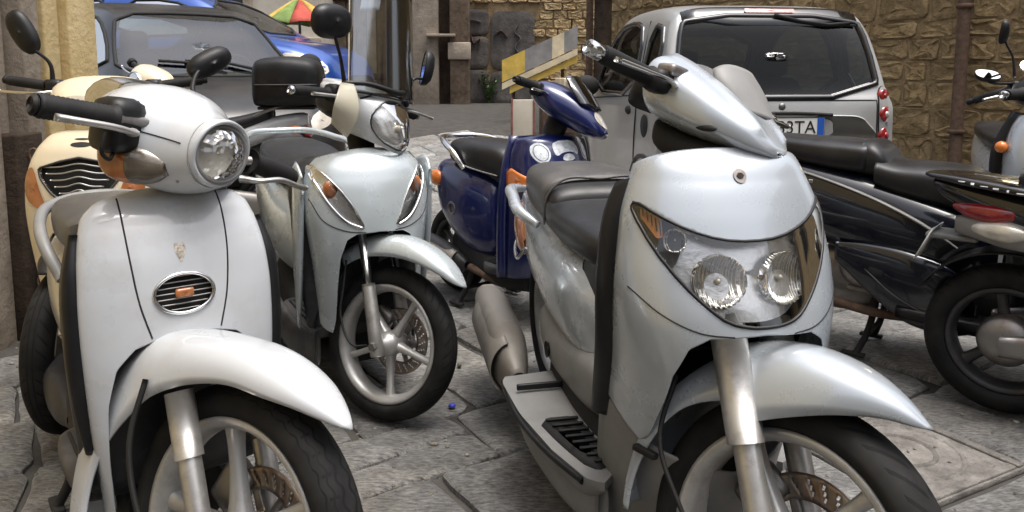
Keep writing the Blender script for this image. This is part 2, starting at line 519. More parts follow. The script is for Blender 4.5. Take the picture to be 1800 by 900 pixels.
def inpoly(p, poly):
    x, y = p; c = False; j = len(poly) - 1
    for i in range(len(poly)):
        if (poly[i][1] > y) != (poly[j][1] > y) and x < (poly[j][0] - poly[i][0]) * (y - poly[i][1]) / (poly[j][1] - poly[i][1]) + poly[i][0]:
            c = not c
        j = i
    return c
def cut(g, axis, sign, polys, round_=2, lim=None):
    k = 'xyz'.index(axis); ij = [i for i in range(3) if i != k]
    ps = [chaikin(p, round_) if round_ else np.asarray(p) for p in polys]
    V = np.asarray(g[0]); keep = []
    for f in g[1]:
        c = V[list(f)].mean(0)
        if lim is None or c[k] * sign > lim:
            if any(p[:, 0].min() <= c[ij[0]] <= p[:, 0].max() and inpoly((c[ij[0]], c[ij[1]]), p) for p in ps):
                continue
        keep.append(f)
    return V, keep
def ell2(cx, cy, rx, ry, n=28):
    return [(cx + rx * math.cos(a), cy + ry * math.sin(a)) for a in np.linspace(0, 2 * PI, n, endpoint=False)]
def mirr(poly):
    return [(-a, b) for a, b in poly]

def mk(name, g, m, parent=None, smooth=True, solid=0.0, auto=None, bev=0.0, recalc=False):
    me = bpy.data.meshes.new(name)
    V = np.asarray(g[0], float).reshape(-1, 3)
    me.from_pydata([tuple(map(float, v)) for v in V], [], [tuple(int(i) for i in f) for f in g[1]])
    if len(g) > 2 and g[2] is not None:
        ul = me.uv_layers.new(name='UVMap')
        li = np.zeros(len(me.loops), int); me.loops.foreach_get('vertex_index', li)
        ul.data.foreach_set('uv', np.asarray(g[2])[li].astype(np.float32).ravel())
    if recalc:
        bm = bmesh.new(); bm.from_mesh(me); bmesh.ops.recalc_face_normals(bm, faces=bm.faces); bm.to_mesh(me); bm.free()
    if smooth:
        me.polygons.foreach_set('use_smooth', [True] * len(me.polygons))
        if auto: me.set_sharp_from_angle(angle=rad(auto))
    me.materials.append(m)
    me.update()
    o = bpy.data.objects.new(name, me)
    COL.objects.link(o)
    if parent is not None: o.parent = parent
    if solid:
        md = o.modifiers.new('thickness', 'SOLIDIFY'); md.thickness = solid; md.offset = 1 if name in ('front_apron', 'handlebar_cover') else 0
    return o
def empty(name, loc=(0, 0, 0), rz=0.0):
    o = bpy.data.objects.new(name, None)
    o.empty_display_size = 0.1
    COL.objects.link(o)
    o.location = loc
    o.rotation_euler = (0, 0, rz)
    return o
def tag(o, label, category, group=None):
    o['label'] = label; o['category'] = category; o['kind'] = 'thing'
    if group: o['group'] = group
    return o
def struct(o):
    o['kind'] = 'structure'; return o

# ---------------------------------------------------------------- the ground
def sstep(a, b, x):
    t = min(1, max(0, (x - a) / (b - a))); return t * t * (3 - 2 * t)
def gz(x, y):
    """the street is level around the scooters and climbs behind them"""
    st = 5.6 + 2.0 * sstep(-0.3, 0.7, x)
    return 0.50 * sstep(st, st + 3.9, y)
M_GROUND = mat('dirt between slabs', (0.05, 0.046, 0.04), 0.95, var=(9, 0.4), bump=(30, 0.5, 0.01))
def slab_mat():
    m = bpy.data.materials.new('basalt slab')
    m.use_nodes = True
    N, L = m.node_tree.nodes, m.node_tree.links
    b = N['Principled BSDF']
    tc = N.new('ShaderNodeTexCoord')
    oi = N.new('ShaderNodeObjectInfo')
    n1 = N.new('ShaderNodeTexNoise'); n1.inputs['Scale'].default_value = 6.5; n1.inputs['Detail'].default_value = 10; n1.inputs['Roughness'].default_value = 0.74
    n2 = N.new('ShaderNodeTexNoise'); n2.inputs['Scale'].default_value = 34; n2.inputs['Detail'].default_value = 6; n2.inputs['Roughness'].default_value = 0.7
    mp = N.new('ShaderNodeMapping'); mp.inputs['Scale'].default_value = (1, 3.2, 1); mp.inputs['Rotation'].default_value = (0, 0, 0.5)
    L.new(tc.outputs['Object'], n1.inputs['Vector'])
    L.new(tc.outputs['Object'], mp.inputs['Vector'])
    L.new(mp.outputs[0], n2.inputs['Vector'])
    r = N.new('ShaderNodeValToRGB')
    r.color_ramp.elements[0].position, r.color_ramp.elements[1].position = 0.32, 0.72
    r.color_ramp.elements[0].color = (0.19, 0.187, 0.18, 1)
    r.color_ramp.elements[1].color = (0.58, 0.57, 0.545, 1)
    L.new(n1.outputs['Fac'], r.inputs['Fac'])
    r2 = N.new('ShaderNodeMapRange'); r2.inputs[1].default_value = 0.35; r2.inputs[2].default_value = 0.68; r2.inputs[3].default_value = 0.42; r2.inputs[4].default_value = 1.45
    L.new(n2.outputs['Fac'], r2.inputs[0])
    rn = N.new('ShaderNodeMapRange'); rn.inputs[3].default_value = 0.80; rn.inputs[4].default_value = 1.18
    L.new(oi.outputs['Random'], rn.inputs[0])
    mu = N.new('ShaderNodeMath'); mu.operation = 'MULTIPLY'
    L.new(r2.outputs[0], mu.inputs[0]); L.new(rn.outputs[0], mu.inputs[1])
    vm = N.new('ShaderNodeVectorMath'); vm.operation = 'SCALE'
    ge = N.new('ShaderNodeNewGeometry')
    n3 = N.new('ShaderNodeTexNoise'); n3.inputs['Scale'].default_value = 1.3; n3.inputs['Detail'].default_value = 7; n3.inputs['Roughness'].default_value = 0.62
    L.new(ge.outputs['Position'], n3.inputs['Vector'])
    r3 = N.new('ShaderNodeMapRange'); r3.inputs[1].default_value = 0.34; r3.inputs[2].default_value = 0.62; r3.inputs[3].default_value = 0.55; r3.inputs[4].default_value = 1.12
    L.new(n3.outputs['Fac'], r3.inputs[0])
    mu2 = N.new('ShaderNodeMath'); mu2.operation = 'MULTIPLY'
    L.new(mu.outputs[0], mu2.inputs[0]); L.new(r3.outputs[0], mu2.inputs[1])
    L.new(r.outputs[0], vm.inputs[0]); L.new(mu2.outputs[0], vm.inputs['Scale'])
    n4 = N.new('ShaderNodeTexNoise'); n4.inputs['Scale'].default_value = 2.1; n4.inputs['Detail'].default_value = 6
    mp4 = N.new('ShaderNodeMapping'); mp4.inputs['Location'].default_value = (7, 3, 0)
    L.new(ge.outputs['Position'], mp4.inputs['Vector']); L.new(mp4.outputs[0], n4.inputs['Vector'])
    r4 = N.new('ShaderNodeMapRange'); r4.inputs[1].default_value = 0.5; r4.inputs[2].default_value = 0.68; r4.inputs[4].default_value = 0.4
    L.new(n4.outputs['Fac'], r4.inputs[0])
    mx4 = N.new('ShaderNodeMix'); mx4.data_type = 'RGBA'; mx4.blend_type = 'MULTIPLY'
    L.new(r4.outputs[0], mx4.inputs[0]); L.new(vm.outputs[0], mx4.inputs[6]); mx4.inputs[7].default_value = (1.0, 0.89, 0.74, 1)
    L.new(mx4.outputs[2], b.inputs['Base Color'])
    b.inputs['Roughness'].default_value = 0.62
    rr = N.new('ShaderNodeMapRange'); rr.inputs[3].default_value = 0.72; rr.inputs[4].default_value = 0.42
    L.new(n1.outputs['Fac'], rr.inputs[0]); L.new(rr.outputs[0], b.inputs['Roughness'])
    ad = N.new('ShaderNodeMath'); ad.operation = 'ADD'
    L.new(n2.outputs['Fac'], ad.inputs[0]); L.new(n1.outputs['Fac'], ad.inputs[1])
    bp = N.new('ShaderNodeBump'); bp.inputs['Strength'].default_value = 1.0; bp.inputs['Distance'].default_value = 0.03
    L.new(ad.outputs[0], bp.inputs['Height']); L.new(bp.outputs[0], b.inputs['Normal'])
    return m
M_SLAB = slab_mat()

xs_ = np.concatenate([np.linspace(-60, -6, 12), np.linspace(-5, 6, 45), np.linspace(7, 60, 12)])
ys_ = np.concatenate([np.linspace(-60, -1, 14), np.linspace(0, 15, 60), np.linspace(16, 120, 14)])
P = np.array([[(x, y, gz(x, y) - 0.022) for x in xs_] for y in ys_])
ground = struct(mk('ground', grid(P), M_GROUND))

def clip_poly(poly, a, b, c):
    """keep the part of poly with a*x + b*y <= c"""
    out = []
    for i in range(len(poly)):
        p, q = poly[i], poly[(i + 1) % len(poly)]
        fp, fq = a * p[0] + b * p[1] - c, a * q[0] + b * q[1] - c
        if fp <= 0: out.append(p)
        if (fp < 0 < fq) or (fq < 0 < fp):
            t = fp / (fp - fq)
            out.append((p[0] + (q[0] - p[0]) * t, p[1] + (q[1] - p[1]) * t))
    return out
MH = (1.18, 2.30, 0.24, 28)   # manhole cover: x, y, half size, degrees
def slab_geo(poly, h, gap, rs):
    """a paving slab with a worn, rounded and chipped rim"""
    p = np.array(poly, float)
    c = p.mean(0)
    p = resample(p, 20)
    d = p - c
    ln = np.linalg.norm(d, axis=1)[:, None]
    jit = np.array([[rs.uniform(0.0, 0.009)] for _ in p])
    o = c + d * (1 - (gap + jit) / ln)
    i1 = c + d * (1 - (gap + 0.008 + jit) / ln)
    i2 = c + d * (1 - (gap + 0.028 + jit) / ln)
    rows = []
    for ring, dz in ((o, -0.03), (o, -0.010), (i1, -0.003), (i2, 0.0)):
        rows.append([(q[0] - c[0], q[1] - c[1], h + dz + gz(q[0], q[1]) - gz(c[0], c[1]) + (rs.uniform(-0.002, 0.002) if dz > -0.02 else 0)) for q in ring])
    V, F = grid(np.array(rows), cv=True, cap1=True)
    return (V, F), c
rs = random.Random(11)
th = rad(33)
ca, sa = math.cos(th), math.sin(th)
nslab = 0
v = -9.0
while v < 11:
    hgt = rs.choice((0.34, 0.42, 0.38, 0.46))
    u = -12.0 + rs.uniform(0, 0.6)
    while u < 14:
        wd = rs.uniform(0.38, 0.8)
        j = lambda: rs.uniform(-0.012, 0.012)
        q = [(u + j(), v + j()), (u + wd + j(), v + j()), (u + wd + j(), v + hgt + j()), (u + j(), v + hgt + j())]
        u += wd
        poly = [(a * ca - b * sa, a * sa + b * ca) for a, b in q]
        cx_, cy_ = np.mean(poly, 0)
        if not (0.75 < cy_ < 8.6): continue
        if abs(cx_) > 0.72 * cy_ + 0.55 or cx_ < -2.35 or (cx_ > 3.2): continue
        # cut round the manhole cover
        a0 = rad(MH[3]); hx = (math.cos(a0), math.sin(a0)); hy = (-hx[1], hx[0])
        du, dv = (cx_ - MH[0]) * hx[0] + (cy_ - MH[1]) * hx[1], (cx_ - MH[0]) * hy[0] + (cy_ - MH[1]) * hy[1]
        if max(abs(du), abs(dv)) < 0.95:
            if abs(du) > abs(dv): nx, ny, sg = hx[0], hx[1], 1 if du > 0 else -1
            else: nx, ny, sg = hy[0], hy[1], 1 if dv > 0 else -1
            poly = clip_poly(poly, -sg * nx, -sg * ny, -(sg * (nx * MH[0] + ny * MH[1]) + MH[2] + 0.012))
            if len(poly) < 3: continue
        pieces = [poly]
        if rs.random() < 0.16:      # a cracked slab
            a = rs.uniform(0, PI)
            c0 = np.mean(poly, 0)
            cc = math.cos(a) * c0[0] + math.sin(a) * c0[1]
            pieces = [clip_poly(poly, math.cos(a), math.sin(a), cc), clip_poly(poly, -math.cos(a), -math.sin(a), -cc)]
        for pc in pieces:
            if len(pc) < 3 or 0.5 * abs(sum(pc[i][0] * pc[(i + 1) % len(pc)][1] - pc[(i + 1) % len(pc)][0] * pc[i][1] for i in range(len(pc)))) < 0.03: continue
            g, c = slab_geo(pc, rs.uniform(-0.010, 0.005), 0.004, rs)
            o = mk('paving_slab', g, M_SLAB, ground, auto=35)
            o.location = (c[0], c[1], gz(c[0], c[1]))
            o.rotation_euler = (rs.uniform(-0.008, 0.008), rs.uniform(-0.008, 0.008), 0)
            nslab += 1
    v += hgt
print('slabs', nslab)
# ---------------------------------------------------------------- scooter kit (local frame: x forward, y rider's left, z up; origin under the front axle)
class Sc:
    def __init__(s, X, Y, heading, steer=0, label='', group='scooters parked in the street', axis=(-0.36, 0.9), rake=25, lean=0.0, name='scooter'):
        s.root = empty(name, (X, Y, gz(X, Y) + 0.004), rad(heading - 90))
        if lean: s.root.rotation_euler = (rad(-lean), 0, rad(heading - 90))
        tag(s.root, label, 'scooter', group)
        r = rad(rake); s.rake = r
        s.T = rotm((-math.sin(r), 0, math.cos(r)), steer, (axis[0], 0, axis[1]))
        s.axis = axis
    def add(s, name, g, m, parent=None, st=False, smooth=True, solid=0.0, auto=None, recalc=False):
        if st: g = xf(g, s.T)
        return mk(name, g, m, parent or s.root, smooth, solid, auto, recalc=recalc)

def tyre_prof(R, w, rim, n=15):
    """half-round tyre section from bead to bead"""
    pts = [(rim, -w * 0.36), (rim + 0.006, -w * 0.40)]
    h = R - rim
    for k in range(n):
        a = PI * k / (n - 1)
        c, s_ = math.cos(a), math.sin(a)
        pts.append((rim + h * 0.22 + (h * 0.78) * abs(s_) ** 0.85, -w * 0.5 * math.copysign(abs(c) ** 0.75, c)))
    pts += [(rim + 0.006, w * 0.40), (rim, w * 0.36)]
    return pts

def wheel(s, xc, R, w, rim, nsp, rimmat, tyremat, st=False, disc=None, name='front_wheel', spoke_w=0.022, twist=0, drum=None, sp_r0=0.035):
    c = (xc, 0, R)
    b = w * 0.36
    lip = 0.012
    ringp = [(rim + 0.004, -b), (rim + 0.004, -b - 0.006), (rim - 0.006, -b - 0.007), (rim - 0.016, -b + 0.004), (rim - 0.022, -b * 0.55), (rim - 0.024, 0), (rim - 0.022, b * 0.55), (rim - 0.016, b - 0.004), (rim - 0.006, b + 0.007), (rim + 0.004, b + 0.006), (rim + 0.004, b)]
    wheel_o = s.add(name, lathe(ringp, 72, 'y', c, close=True), rimmat, st=st)
    s.add('tyre', lathe(tyre_prof(R, w, rim), 96, 'y', c, uv=True), tyremat, wheel_o, st)
    hw = b + 0.012
    s.add('hub', lathe([(0.001, -hw - 0.012), (0.018, -hw - 0.012), (0.022, -hw), (0.034, -hw + 0.004), (0.040, -b * 0.6), (0.040, b * 0.6), (0.034, hw - 0.004), (0.022, hw), (0.018, hw + 0.012), (0.001, hw + 0.012)], 28, 'y', c), rimmat, wheel_o, st)
    for k in range(nsp):
        L = rim - 0.014
        sec = []
        for f, ww, tt in ((sp_r0 - 0.008, spoke_w * 0.9, b * 0.75), (sp_r0 + 0.25 * (L - sp_r0), spoke_w * 0.62, b * 0.5), (sp_r0 + 0.6 * (L - sp_r0), spoke_w * 0.50, b * 0.42), (L - 0.012, spoke_w * 0.62, b * 0.5), (L + 0.004, spoke_w * 1.05, b * 0.6)):
            sec.append((f, -ww, ww, tt))
        g = loft(sec, 14, e=0.75)
        g = xf(mv(g, 0, 0, 0), rotm((0, 1, 0), -360 / nsp * k + twist))
        s.add('spoke', mv(g, *c), rimmat, wheel_o, st)
    if disc:
        side, r1 = disc
        yy = side * (b + 0.020)
        na, nr = 120, 6
        P = np.array([[(xc + rr * math.cos(a), yy, R + rr * math.sin(a)) for rr in np.linspace(r1 * 0.62, r1, nr)] for a in np.linspace(0, 2 * PI, na, endpoint=False)])
        V, F = grid(P, cu=True)
        F = [f for i, f in enumerate(F) if not ((i // (nr - 1)) % 5 == (i % (nr - 1)) and (i % (nr - 1)) in (1, 2, 3) or ((i // (nr - 1)) % 10 == 7 and i % (nr - 1) == 2))]
        d = s.add('brake_disc', (V, F), M_DISC, wheel_o, st, solid=0.004)
        gs = [xf(loft([(0.03, -0.012, 0.012, 0.003), (r1 * 0.66, -0.010, 0.010, 0.003)], 8), rotm((0, 1, 0), 60 * k)) for k in range(6)]
        if st:
            ca_ = s.add('brake_caliper', mv(xf(rbox((r1 * 0.93, 0, 0), (0.075, 0.045, 0.10), 0.014), rotm((0, 1, 0), -150)), xc, yy, R), M_STEEL, st=True)
            for q_ in (-0.028, 0.028):
                s.add('caliper_bolt', mv(xf(lathe([(0.001, side * 0.03), (0.007, side * 0.03), (0.008, side * 0.02)], 6, 'y', (r1 * 0.93, 0, q_)), rotm((0, 1, 0), -150)), xc, yy, R), M_CHROME, ca_, True, auto=30)
        s.add('disc_carrier', mv(cat(*gs), xc, yy, R), M_STEEL, wheel_o, st)
    if drum:
        s.add('drum_cover', lathe([(0.001, -hw - 0.03), (drum * 0.5, -hw - 0.028), (drum * 0.9, -hw - 0.012), (drum, -hw + 0.01), (drum, 0)], 40, 'y', c), M_STEEL, wheel_o, st)
    return wheel_o

def fork(s, R, off=0.09, r_low=0.024, r_up=0.018, step=0.20, top=0.62, m_low=M_ALU, m_up=M_CHROME, fx=0.02):
    """telescopic legs: axle to slider to stanchion, leaning back with the rake"""
    k = np.array([-math.sin(s.rake), 0, math.cos(s.rake)])
    a0 = np.array([0.0 - fx * 0, 0, R])
    for sg in (-1, 1):
        b = a0 + np.array([0, sg * off, 0])
        p0 = b - k * 0.035
        p1 = b + k * step
        low = s.add('fork_leg', tube([p0, p0 + k * 0.004, b + k * 0.05, p1 - k * 0.012, p1], [r_low * 0.9, r_low * 1.05, r_low, r_low, r_low * 0.96], 20), m_low, st=True)
        s.add('stanchion', tube([p1 - k * 0.01, p1 + k * top], r_up, 18), m_up, low, True)
        s.add('axle_nut', lathe([(0.001, sg * 0.026), (0.013, sg * 0.026), (0.015, sg * 0.02), (0.015, -sg * 0.01)], 6, 'y', tuple(b + np.array([0.004, sg * 0.006, 0]))), M_STEEL, low, True, auto=30)

def fender(s, rows, cx, cz, m, name='front_fender', st=True, n=40, mm=25, sq=0.8, thick=0.004, parent=None):
    """rows (angle from forward, top radius, side drop, half width) swept round the axle"""
    a = np.array(rows, float)
    f = crs(a[:, 0], a[:, 1:])
    T = np.linspace(a[0, 0], a[-1, 0], n)
    tau = np.linspace(-1, 1, mm)
    P = np.zeros((n, mm, 3))
    for i, t in enumerate(T):
        r, drop, hw = f(t)
        ang = rad(t)
        q = tau * PI / 2
        y = hw * np.sign(np.sin(q)) * np.abs(np.sin(q)) ** sq
        rr = r - max(drop, 0) * (1 - np.abs(np.cos(q)) ** sq)
        P[i, :, 0] = cx + rr * math.cos(ang)
        P[i, :, 1] = y
        P[i, :, 2] = cz + rr * math.sin(ang)
    return s.add(name, grid(P), m, parent, st, solid=thick)

def grip(s, side, y0, y1, x0, z0, dx=0.0, dz=0.0, r=0.017, m=M_RUBBER, end=M_CHROME, st=True, endlen=0.03, endr=0.014):
    """a handlebar grip with ridges, its bar end and the bar inside"""
    n = 34
    ys = np.linspace(y0, y1, n)
    pts = [(x0 + dx * (y - y0) / (y1 - y0), side * y, z0 + dz * (y - y0) / (y1 - y0)) for y in ys]
    rr = [r + (0.0012 if i % 2 else -0.0006) for i in range(n)]
    rr[0] = rr[1] = r + 0.006
    rr[-1] = r * 0.92
    g = s.add('grip', tube(pts, rr, 18), m, st=st)
    e = np.array(pts[-1]); d = e - np.array(pts[0]); d /= np.linalg.norm(d)
    s.add('bar_end', tube([e, e + d * 0.004, e + d * endlen, e + d * (endlen + 0.004)], [endr * 0.8, endr, endr, endr * 0.7], 16), end, g, st)
    s.add('handlebar_tube', tube([(x0 + 0.01, side * 0.02, z0 - 0.005), pts[0]], 0.011, 12), M_STEEL, st=st)
    return g
def lever(s, side, pts, m=M_ALU, r=0.0075, st=True):
    p = [(a, side * b, c) for a, b, c in pts]
    rr = [r * 1.4] + [r] * (len(p) - 2) + [r * 1.15]
    return s.add('brake_lever', tube(p, rr, 12, smooth=24, flat=0.7), m, st=st)
def mirror(s, side, base, head, ax, up, w=0.062, h=0.042, face=(-1, 0, 0.1), m=M_PLAST, st=True, mid=None, depth=0.03, stem_r=0.0055, glass=M_MIRROR):
    """stem, a shell shaped head and its glass; face = direction the glass looks, up = head's tall axis"""
    b = np.array([base[0], side * base[1], base[2]], float); hd = np.array([head[0], side * head[1], head[2]], float)
    f = np.array([face[0], side * face[1], face[2]], float); f /= np.linalg.norm(f)
    u = np.array([up[0], side * up[1], up[2]], float); u -= f * (u @ f); u /= np.linalg.norm(u)
    r = np.cross(u, f)
    a = np.linspace(0, 2 * PI, 32, endpoint=False)
    rows = []
    for k, (sc, dp) in enumerate(((0.94, 0.004), (1.0, 0.0), (1.0, -0.006), (0.93, -depth * 0.55), (0.70, -depth * 0.88), (0.35, -depth), (0.03, -depth * 1.03))):
        rows.append([hd + f * dp + sc * (h * math.copysign(abs(math.cos(t)) ** 0.8, math.cos(t)) * u + w * math.copysign(abs(math.sin(t)) ** 0.8, math.sin(t)) * r) for t in a])
    ho = s.add('mirror', grid(np.array(rows), cv=True, cap1=True), m, st=st)
    s.add('mirror_glass', grid(np.array([[hd + f * 0.002 + sc * (h * math.copysign(abs(math.cos(t)) ** 0.8, math.cos(t)) * u + w * math.copysign(abs(math.sin(t)) ** 0.8, math.sin(t)) * r) for t in a] for sc in (0.93, 0.5, 0.05)]), cv=True, cap1=True), glass, ho, st)
    pth = [b] + ([np.array([mid[0], side * mid[1], mid[2]])] if mid else []) + [hd - f * depth * 0.6 - u * h * 0.5, hd - f * depth * 0.5]
    s.add('mirror_stem', tube(pth, [stem_r * 1.5] + [stem_r] * (len(pth) - 2) + [stem_r], 10, smooth=20), m, ho, st)
    return ho
def round_lamp(s, c, r, d=(1, 0, 0), st=True, rim=M_CHROME, refl=M_REFL, lens=M_LENS, name='headlight', depth=0.04, rimw=0.007, bulge=0.014, bulb=True):
    """a bowl reflector with bulb, chrome rim and a domed clear lens, looking along d"""
    q = Vector((1, 0, 0)).rotation_difference(Vector(d)).to_matrix().to_4x4()
    q = np.array(q); q[:3, 3] = c
    bowl = [(0.004, -depth)] + [(r * f, -depth + depth * f ** 2.2) for f in np.linspace(0.1, 1, 9)]
    o = s.add(name, xf(lathe([(r + rimw, -0.012), (r + rimw, 0.0), (r + rimw * 0.6, 0.004), (r, 0.003), (r - 0.002, -0.004)], 48, 'x'), q), rim, st=st)
    s.add('reflector', xf(lathe(bowl, 40, 'x'), q), refl, o, st)
    if bulb:
        s.add('bulb', xf(lathe([(0.001, -depth * 0.2), (r * 0.16, -depth * 0.3), (r * 0.18, -depth * 0.9)], 16, 'x'), q), M_CLEARW, o, st)
    if lens:
        s.add('lens', xf(lathe([(r, 0.0)] + [(r * f, bulge * (1 - f * f)) for f in np.linspace(0.95, 0.02, 9)], 40, 'x'), q), lens, o, st)
    return o
def pear(s, c, r, ang=0, m=M_AMBER, name='indicator', st=True, parent=None, ax=(0, 0, 1)):
    g = ellip((0, 0, 0), r)
    return s.add(name, mv(xf(g, rotm(ax, ang)), *c), m, parent, st)

def stand(s, x, w=0.16, h=0.27, spread=0.30):
    gs = [tube([(x + 0.05, sg * w * 0.7, h), (x, sg * w, 0.06), (x - 0.02, sg * (w + 0.02), 0.012)], 0.013, 10, smooth=10) for sg in (-1, 1)]
    gs.append(tube([(x + 0.01, -w, 0.09), (x + 0.01, w, 0.09)], 0.010, 8))
    gs += [rbox((x - 0.03, sg * (w + 0.02), 0.011), (0.09, 0.03, 0.014), 0.004) for sg in (-1, 1)]
    gs.append(tube([(x, w, 0.07), (x - 0.02, w + 0.09, 0.06)], 0.008, 8))
    s.add('centre_stand', cat(*gs), M_DARK)
def engine(s, xr, R, w=0.09):
    """swinging power unit: belt case on the left, block in front, shock absorber"""
    case = loft([(xr + 0.52, R - 0.02, R + 0.14, 0.02), (xr + 0.46, R - 0.06, R + 0.16, 0.045), (xr + 0.25, R - 0.07, R + 0.12, 0.05), (xr + 0.02, R - 0.085, R + 0.085, 0.05), (xr - 0.07, R - 0.05, R + 0.05, 0.03)], 24, e=0.8)
    s.add('belt_case', mv(case, 0, w + 0.055, 0), M_STEEL)
    s.add('engine_block', loft([(xr + 0.58, R + 0.0, R + 0.14, 0.06), (xr + 0.5, R - 0.08, R + 0.18, 0.10), (xr + 0.34, R - 0.10, R + 0.17, 0.11), (xr + 0.28, R - 0.02, R + 0.1, 0.08)], 20, e=0.6), M_STEEL)
    s.add('shock_absorber', tube([(xr - 0.02, w + 0.06, R + 0.02), (xr + 0.06, w + 0.05, R + 0.32)], 0.025, 14), M_DARK)
def muffler(s, x0, x1, y, z0, z1, hw=0.055, hh=0.085, m=M_MUFF, guard=True):
    def zc(x): return z0 + (z1 - z0) * (x - x0) / (x1 - x0)
    xs = np.linspace(x0, x1, 7)
    fs = (0.35, 0.8, 1, 1, 1, 0.96, 0.75)
    g = loft([(x, zc(x) - hh * f, zc(x) + hh * f, hw * f, 0.7, 0.7, y) for x, f in zip(xs, fs)], 28)
    o = s.add('muffler', g, m)
    if guard:
        xs2 = np.linspace(x0 + (x1 - x0) * 0.15, x0 + (x1 - x0) * 0.8, 5)
        P = []
        for x in xs2:
            P.append([(x, y - (hw + 0.012) * max(0.2, math.cos(a)) if True else 0, zc(x) + (hh * 0.92) * math.sin(a)) for a in np.linspace(-1.1, 1.35, 14)])
        s.add('heat_shield', grid(np.array(P)), M_MUFF, o, solid=0.003)
    s.add('exhaust_pipe', tube([(x0 + 0.02, y, zc(x0)), (x0 + 0.25, y * 0.8, zc(x0) - 0.04), (x0 + 0.5, y * 0.3, 0.2)], 0.018, 12, smooth=16), M_RUST, o)
    s.add('tail_pipe', tube([(x1, y, zc(x1)), (x1 - 0.05, y, zc(x1) + 0.01)], 0.016, 12), M_RUST, o)
    return o
def floorboard(s, x0, x1, w, z, m=M_PLAST, t=0.05, rub=M_RUBBER, tunnel=0.0):
    g = loft([(x1, z - t * 0.6, z, w * 0.75), (x1 + 0.04, z - t, z + 0.004, w * 0.96), ((x0 + x1) / 2, z - t, z, w), (x0 - 0.04, z - t, z, w * 0.95), (x0, z - t * 0.7, z, w * 0.85)], 28, e=0.35)
    o = s.add('footboard', g, m, auto=50)
    for sg in (-1, 1):
        for k in range(5):
            yy = sg * (w * 0.55 + k * w * 0.075)
            s.add('tread_strip', rbox(((x0 + x1) / 2, yy, z + 0.003), (abs(x1 - x0) * 0.72, w * 0.035, 0.008), 0.002, 1), rub, o)
    return o
def text_geo(txt, size, depth=0.001):
    cu = bpy.data.curves.new('t', 'FONT')
    cu.body = txt; cu.size = size; cu.extrude = depth; cu.align_x = 'RIGHT'
    o = bpy.data.objects.new('t', cu)
    COL.objects.link(o)
    dg = bpy.context.evaluated_depsgraph_get()
    me = bpy.data.meshes.new_from_object(o.evaluated_get(dg))
    g = (np.array([v.co[:] for v in me.vertices]), [tuple(p.vertices) for p in me.polygons])
    bpy.data.objects.remove(o); bpy.data.curves.remove(cu); bpy.data.meshes.remove(me)
    return g

# ================================================================ the big silver scooter, front right
s = D = Sc(0.4767, 1.34, 12, 34, 'large silver scooter with twin headlight in the right foreground')
wheel(s, 0, 0.28, 0.11, 0.215, 5, M_RIM, M_TYRE_D, True, disc=(1, 0.13), spoke_w=0.026, twist=18)
fork(s, 0.28, 0.095, 0.025, 0.034, 0.205, 0.22, M_ALU, M_ALU)
fender(s, [(59, 0.351, 0.0, 0.003), (62, 0.353, 0.014, 0.018), (68, 0.358, 0.036, 0.042), (76, 0.364, 0.068, 0.066), (90, 0.371, 0.112, 0.088), (105, 0.374, 0.138, 0.096), (119, 0.373, 0.145, 0.096)], 0, 0.28, M_SILVER, sq=0.75, n=50)
fender(s, [(121, 0.362, 0.09, 0.085), (140, 0.352, 0.06, 0.09), (165, 0.342, 0.045, 0.09), (190, 0.335, 0.03, 0.085)], 0, 0.28, M_SILVER, name='fender_tail', sq=0.7)
apr = Shell([(0.995, -0.235, 0.150, -0.30), (0.975, -0.208, 0.168, -0.295), (0.93, -0.176, 0.190, -0.285), (0.88, -0.150, 0.208, -0.275), (0.82, -0.124, 0.218, -0.262), (0.75, -0.094, 0.226, -0.255), (0.69, -0.068, 0.226, -0.26), (0.62, -0.052, 0.220, -0.28), (0.52, -0.060, 0.208, -0.325), (0.42, -0.10, 0.197, -0.38), (0.30, -0.17, 0.190, -0.43), (0.2, -0.22, 0.17, -0.46)], ef=0.85)
def zb_D(t):
    a = np.abs(t)
    return np.interp(a, [0, 0.30, 0.42, 0.52, 0.58, 0.63, 0.68, 1.0], [0.668, 0.662, 0.640, 0.58, 0.50, 0.42, 0.40, 0.455])
zt_D = lambda t: 0.995 - 0.035 * np.abs(t) ** 2.5
g0 = apr.surf(zt_D, zb_D, 130, 130)
lens = [(0, 0.828), (0.06, 0.832), (0.12, 0.850), (0.165, 0.874), (0.195, 0.896), (0.202, 0.876), (0.180, 0.815), (0.14, 0.755), (0.10, 0.714), (0.068, 0.690), (0.03, 0.682), (0, 0.681)]
lensp = lens + [(-a, b) for a, b in lens[1:-1]][::-1]
bD = bvh(g0)
o = s.add('front_apron', cut(g0, 'x', 1, [lensp], 1, lim=-0.35), M_SILVER, solid=0.004)
hl = s.add('headlight', outline(bD, 'x', 1, lensp, 0.0035, 0.0, 150, 1), M_PLAST)
s.add('lamp_housing', mv(patch(bD, 'x', 1, lensp, -0.004, 10, 120, c=(0, 0.765), round_=1), -0.034, 0, 0), M_HOUSL, hl)
for sg in (-1, 1):
    cm = [(0.118, 0.846), (0.165, 0.872), (0.192, 0.890), (0.199, 0.874), (0.178, 0.815), (0.150, 0.772), (0.128, 0.80)]
    s.add('lamp_mask', mv(patch(bD, 'x', 1, cm if sg > 0 else mirr(cm), -0.004, 5, 50, round_=1), -0.022, 0, 0), M_DGREY, hl)
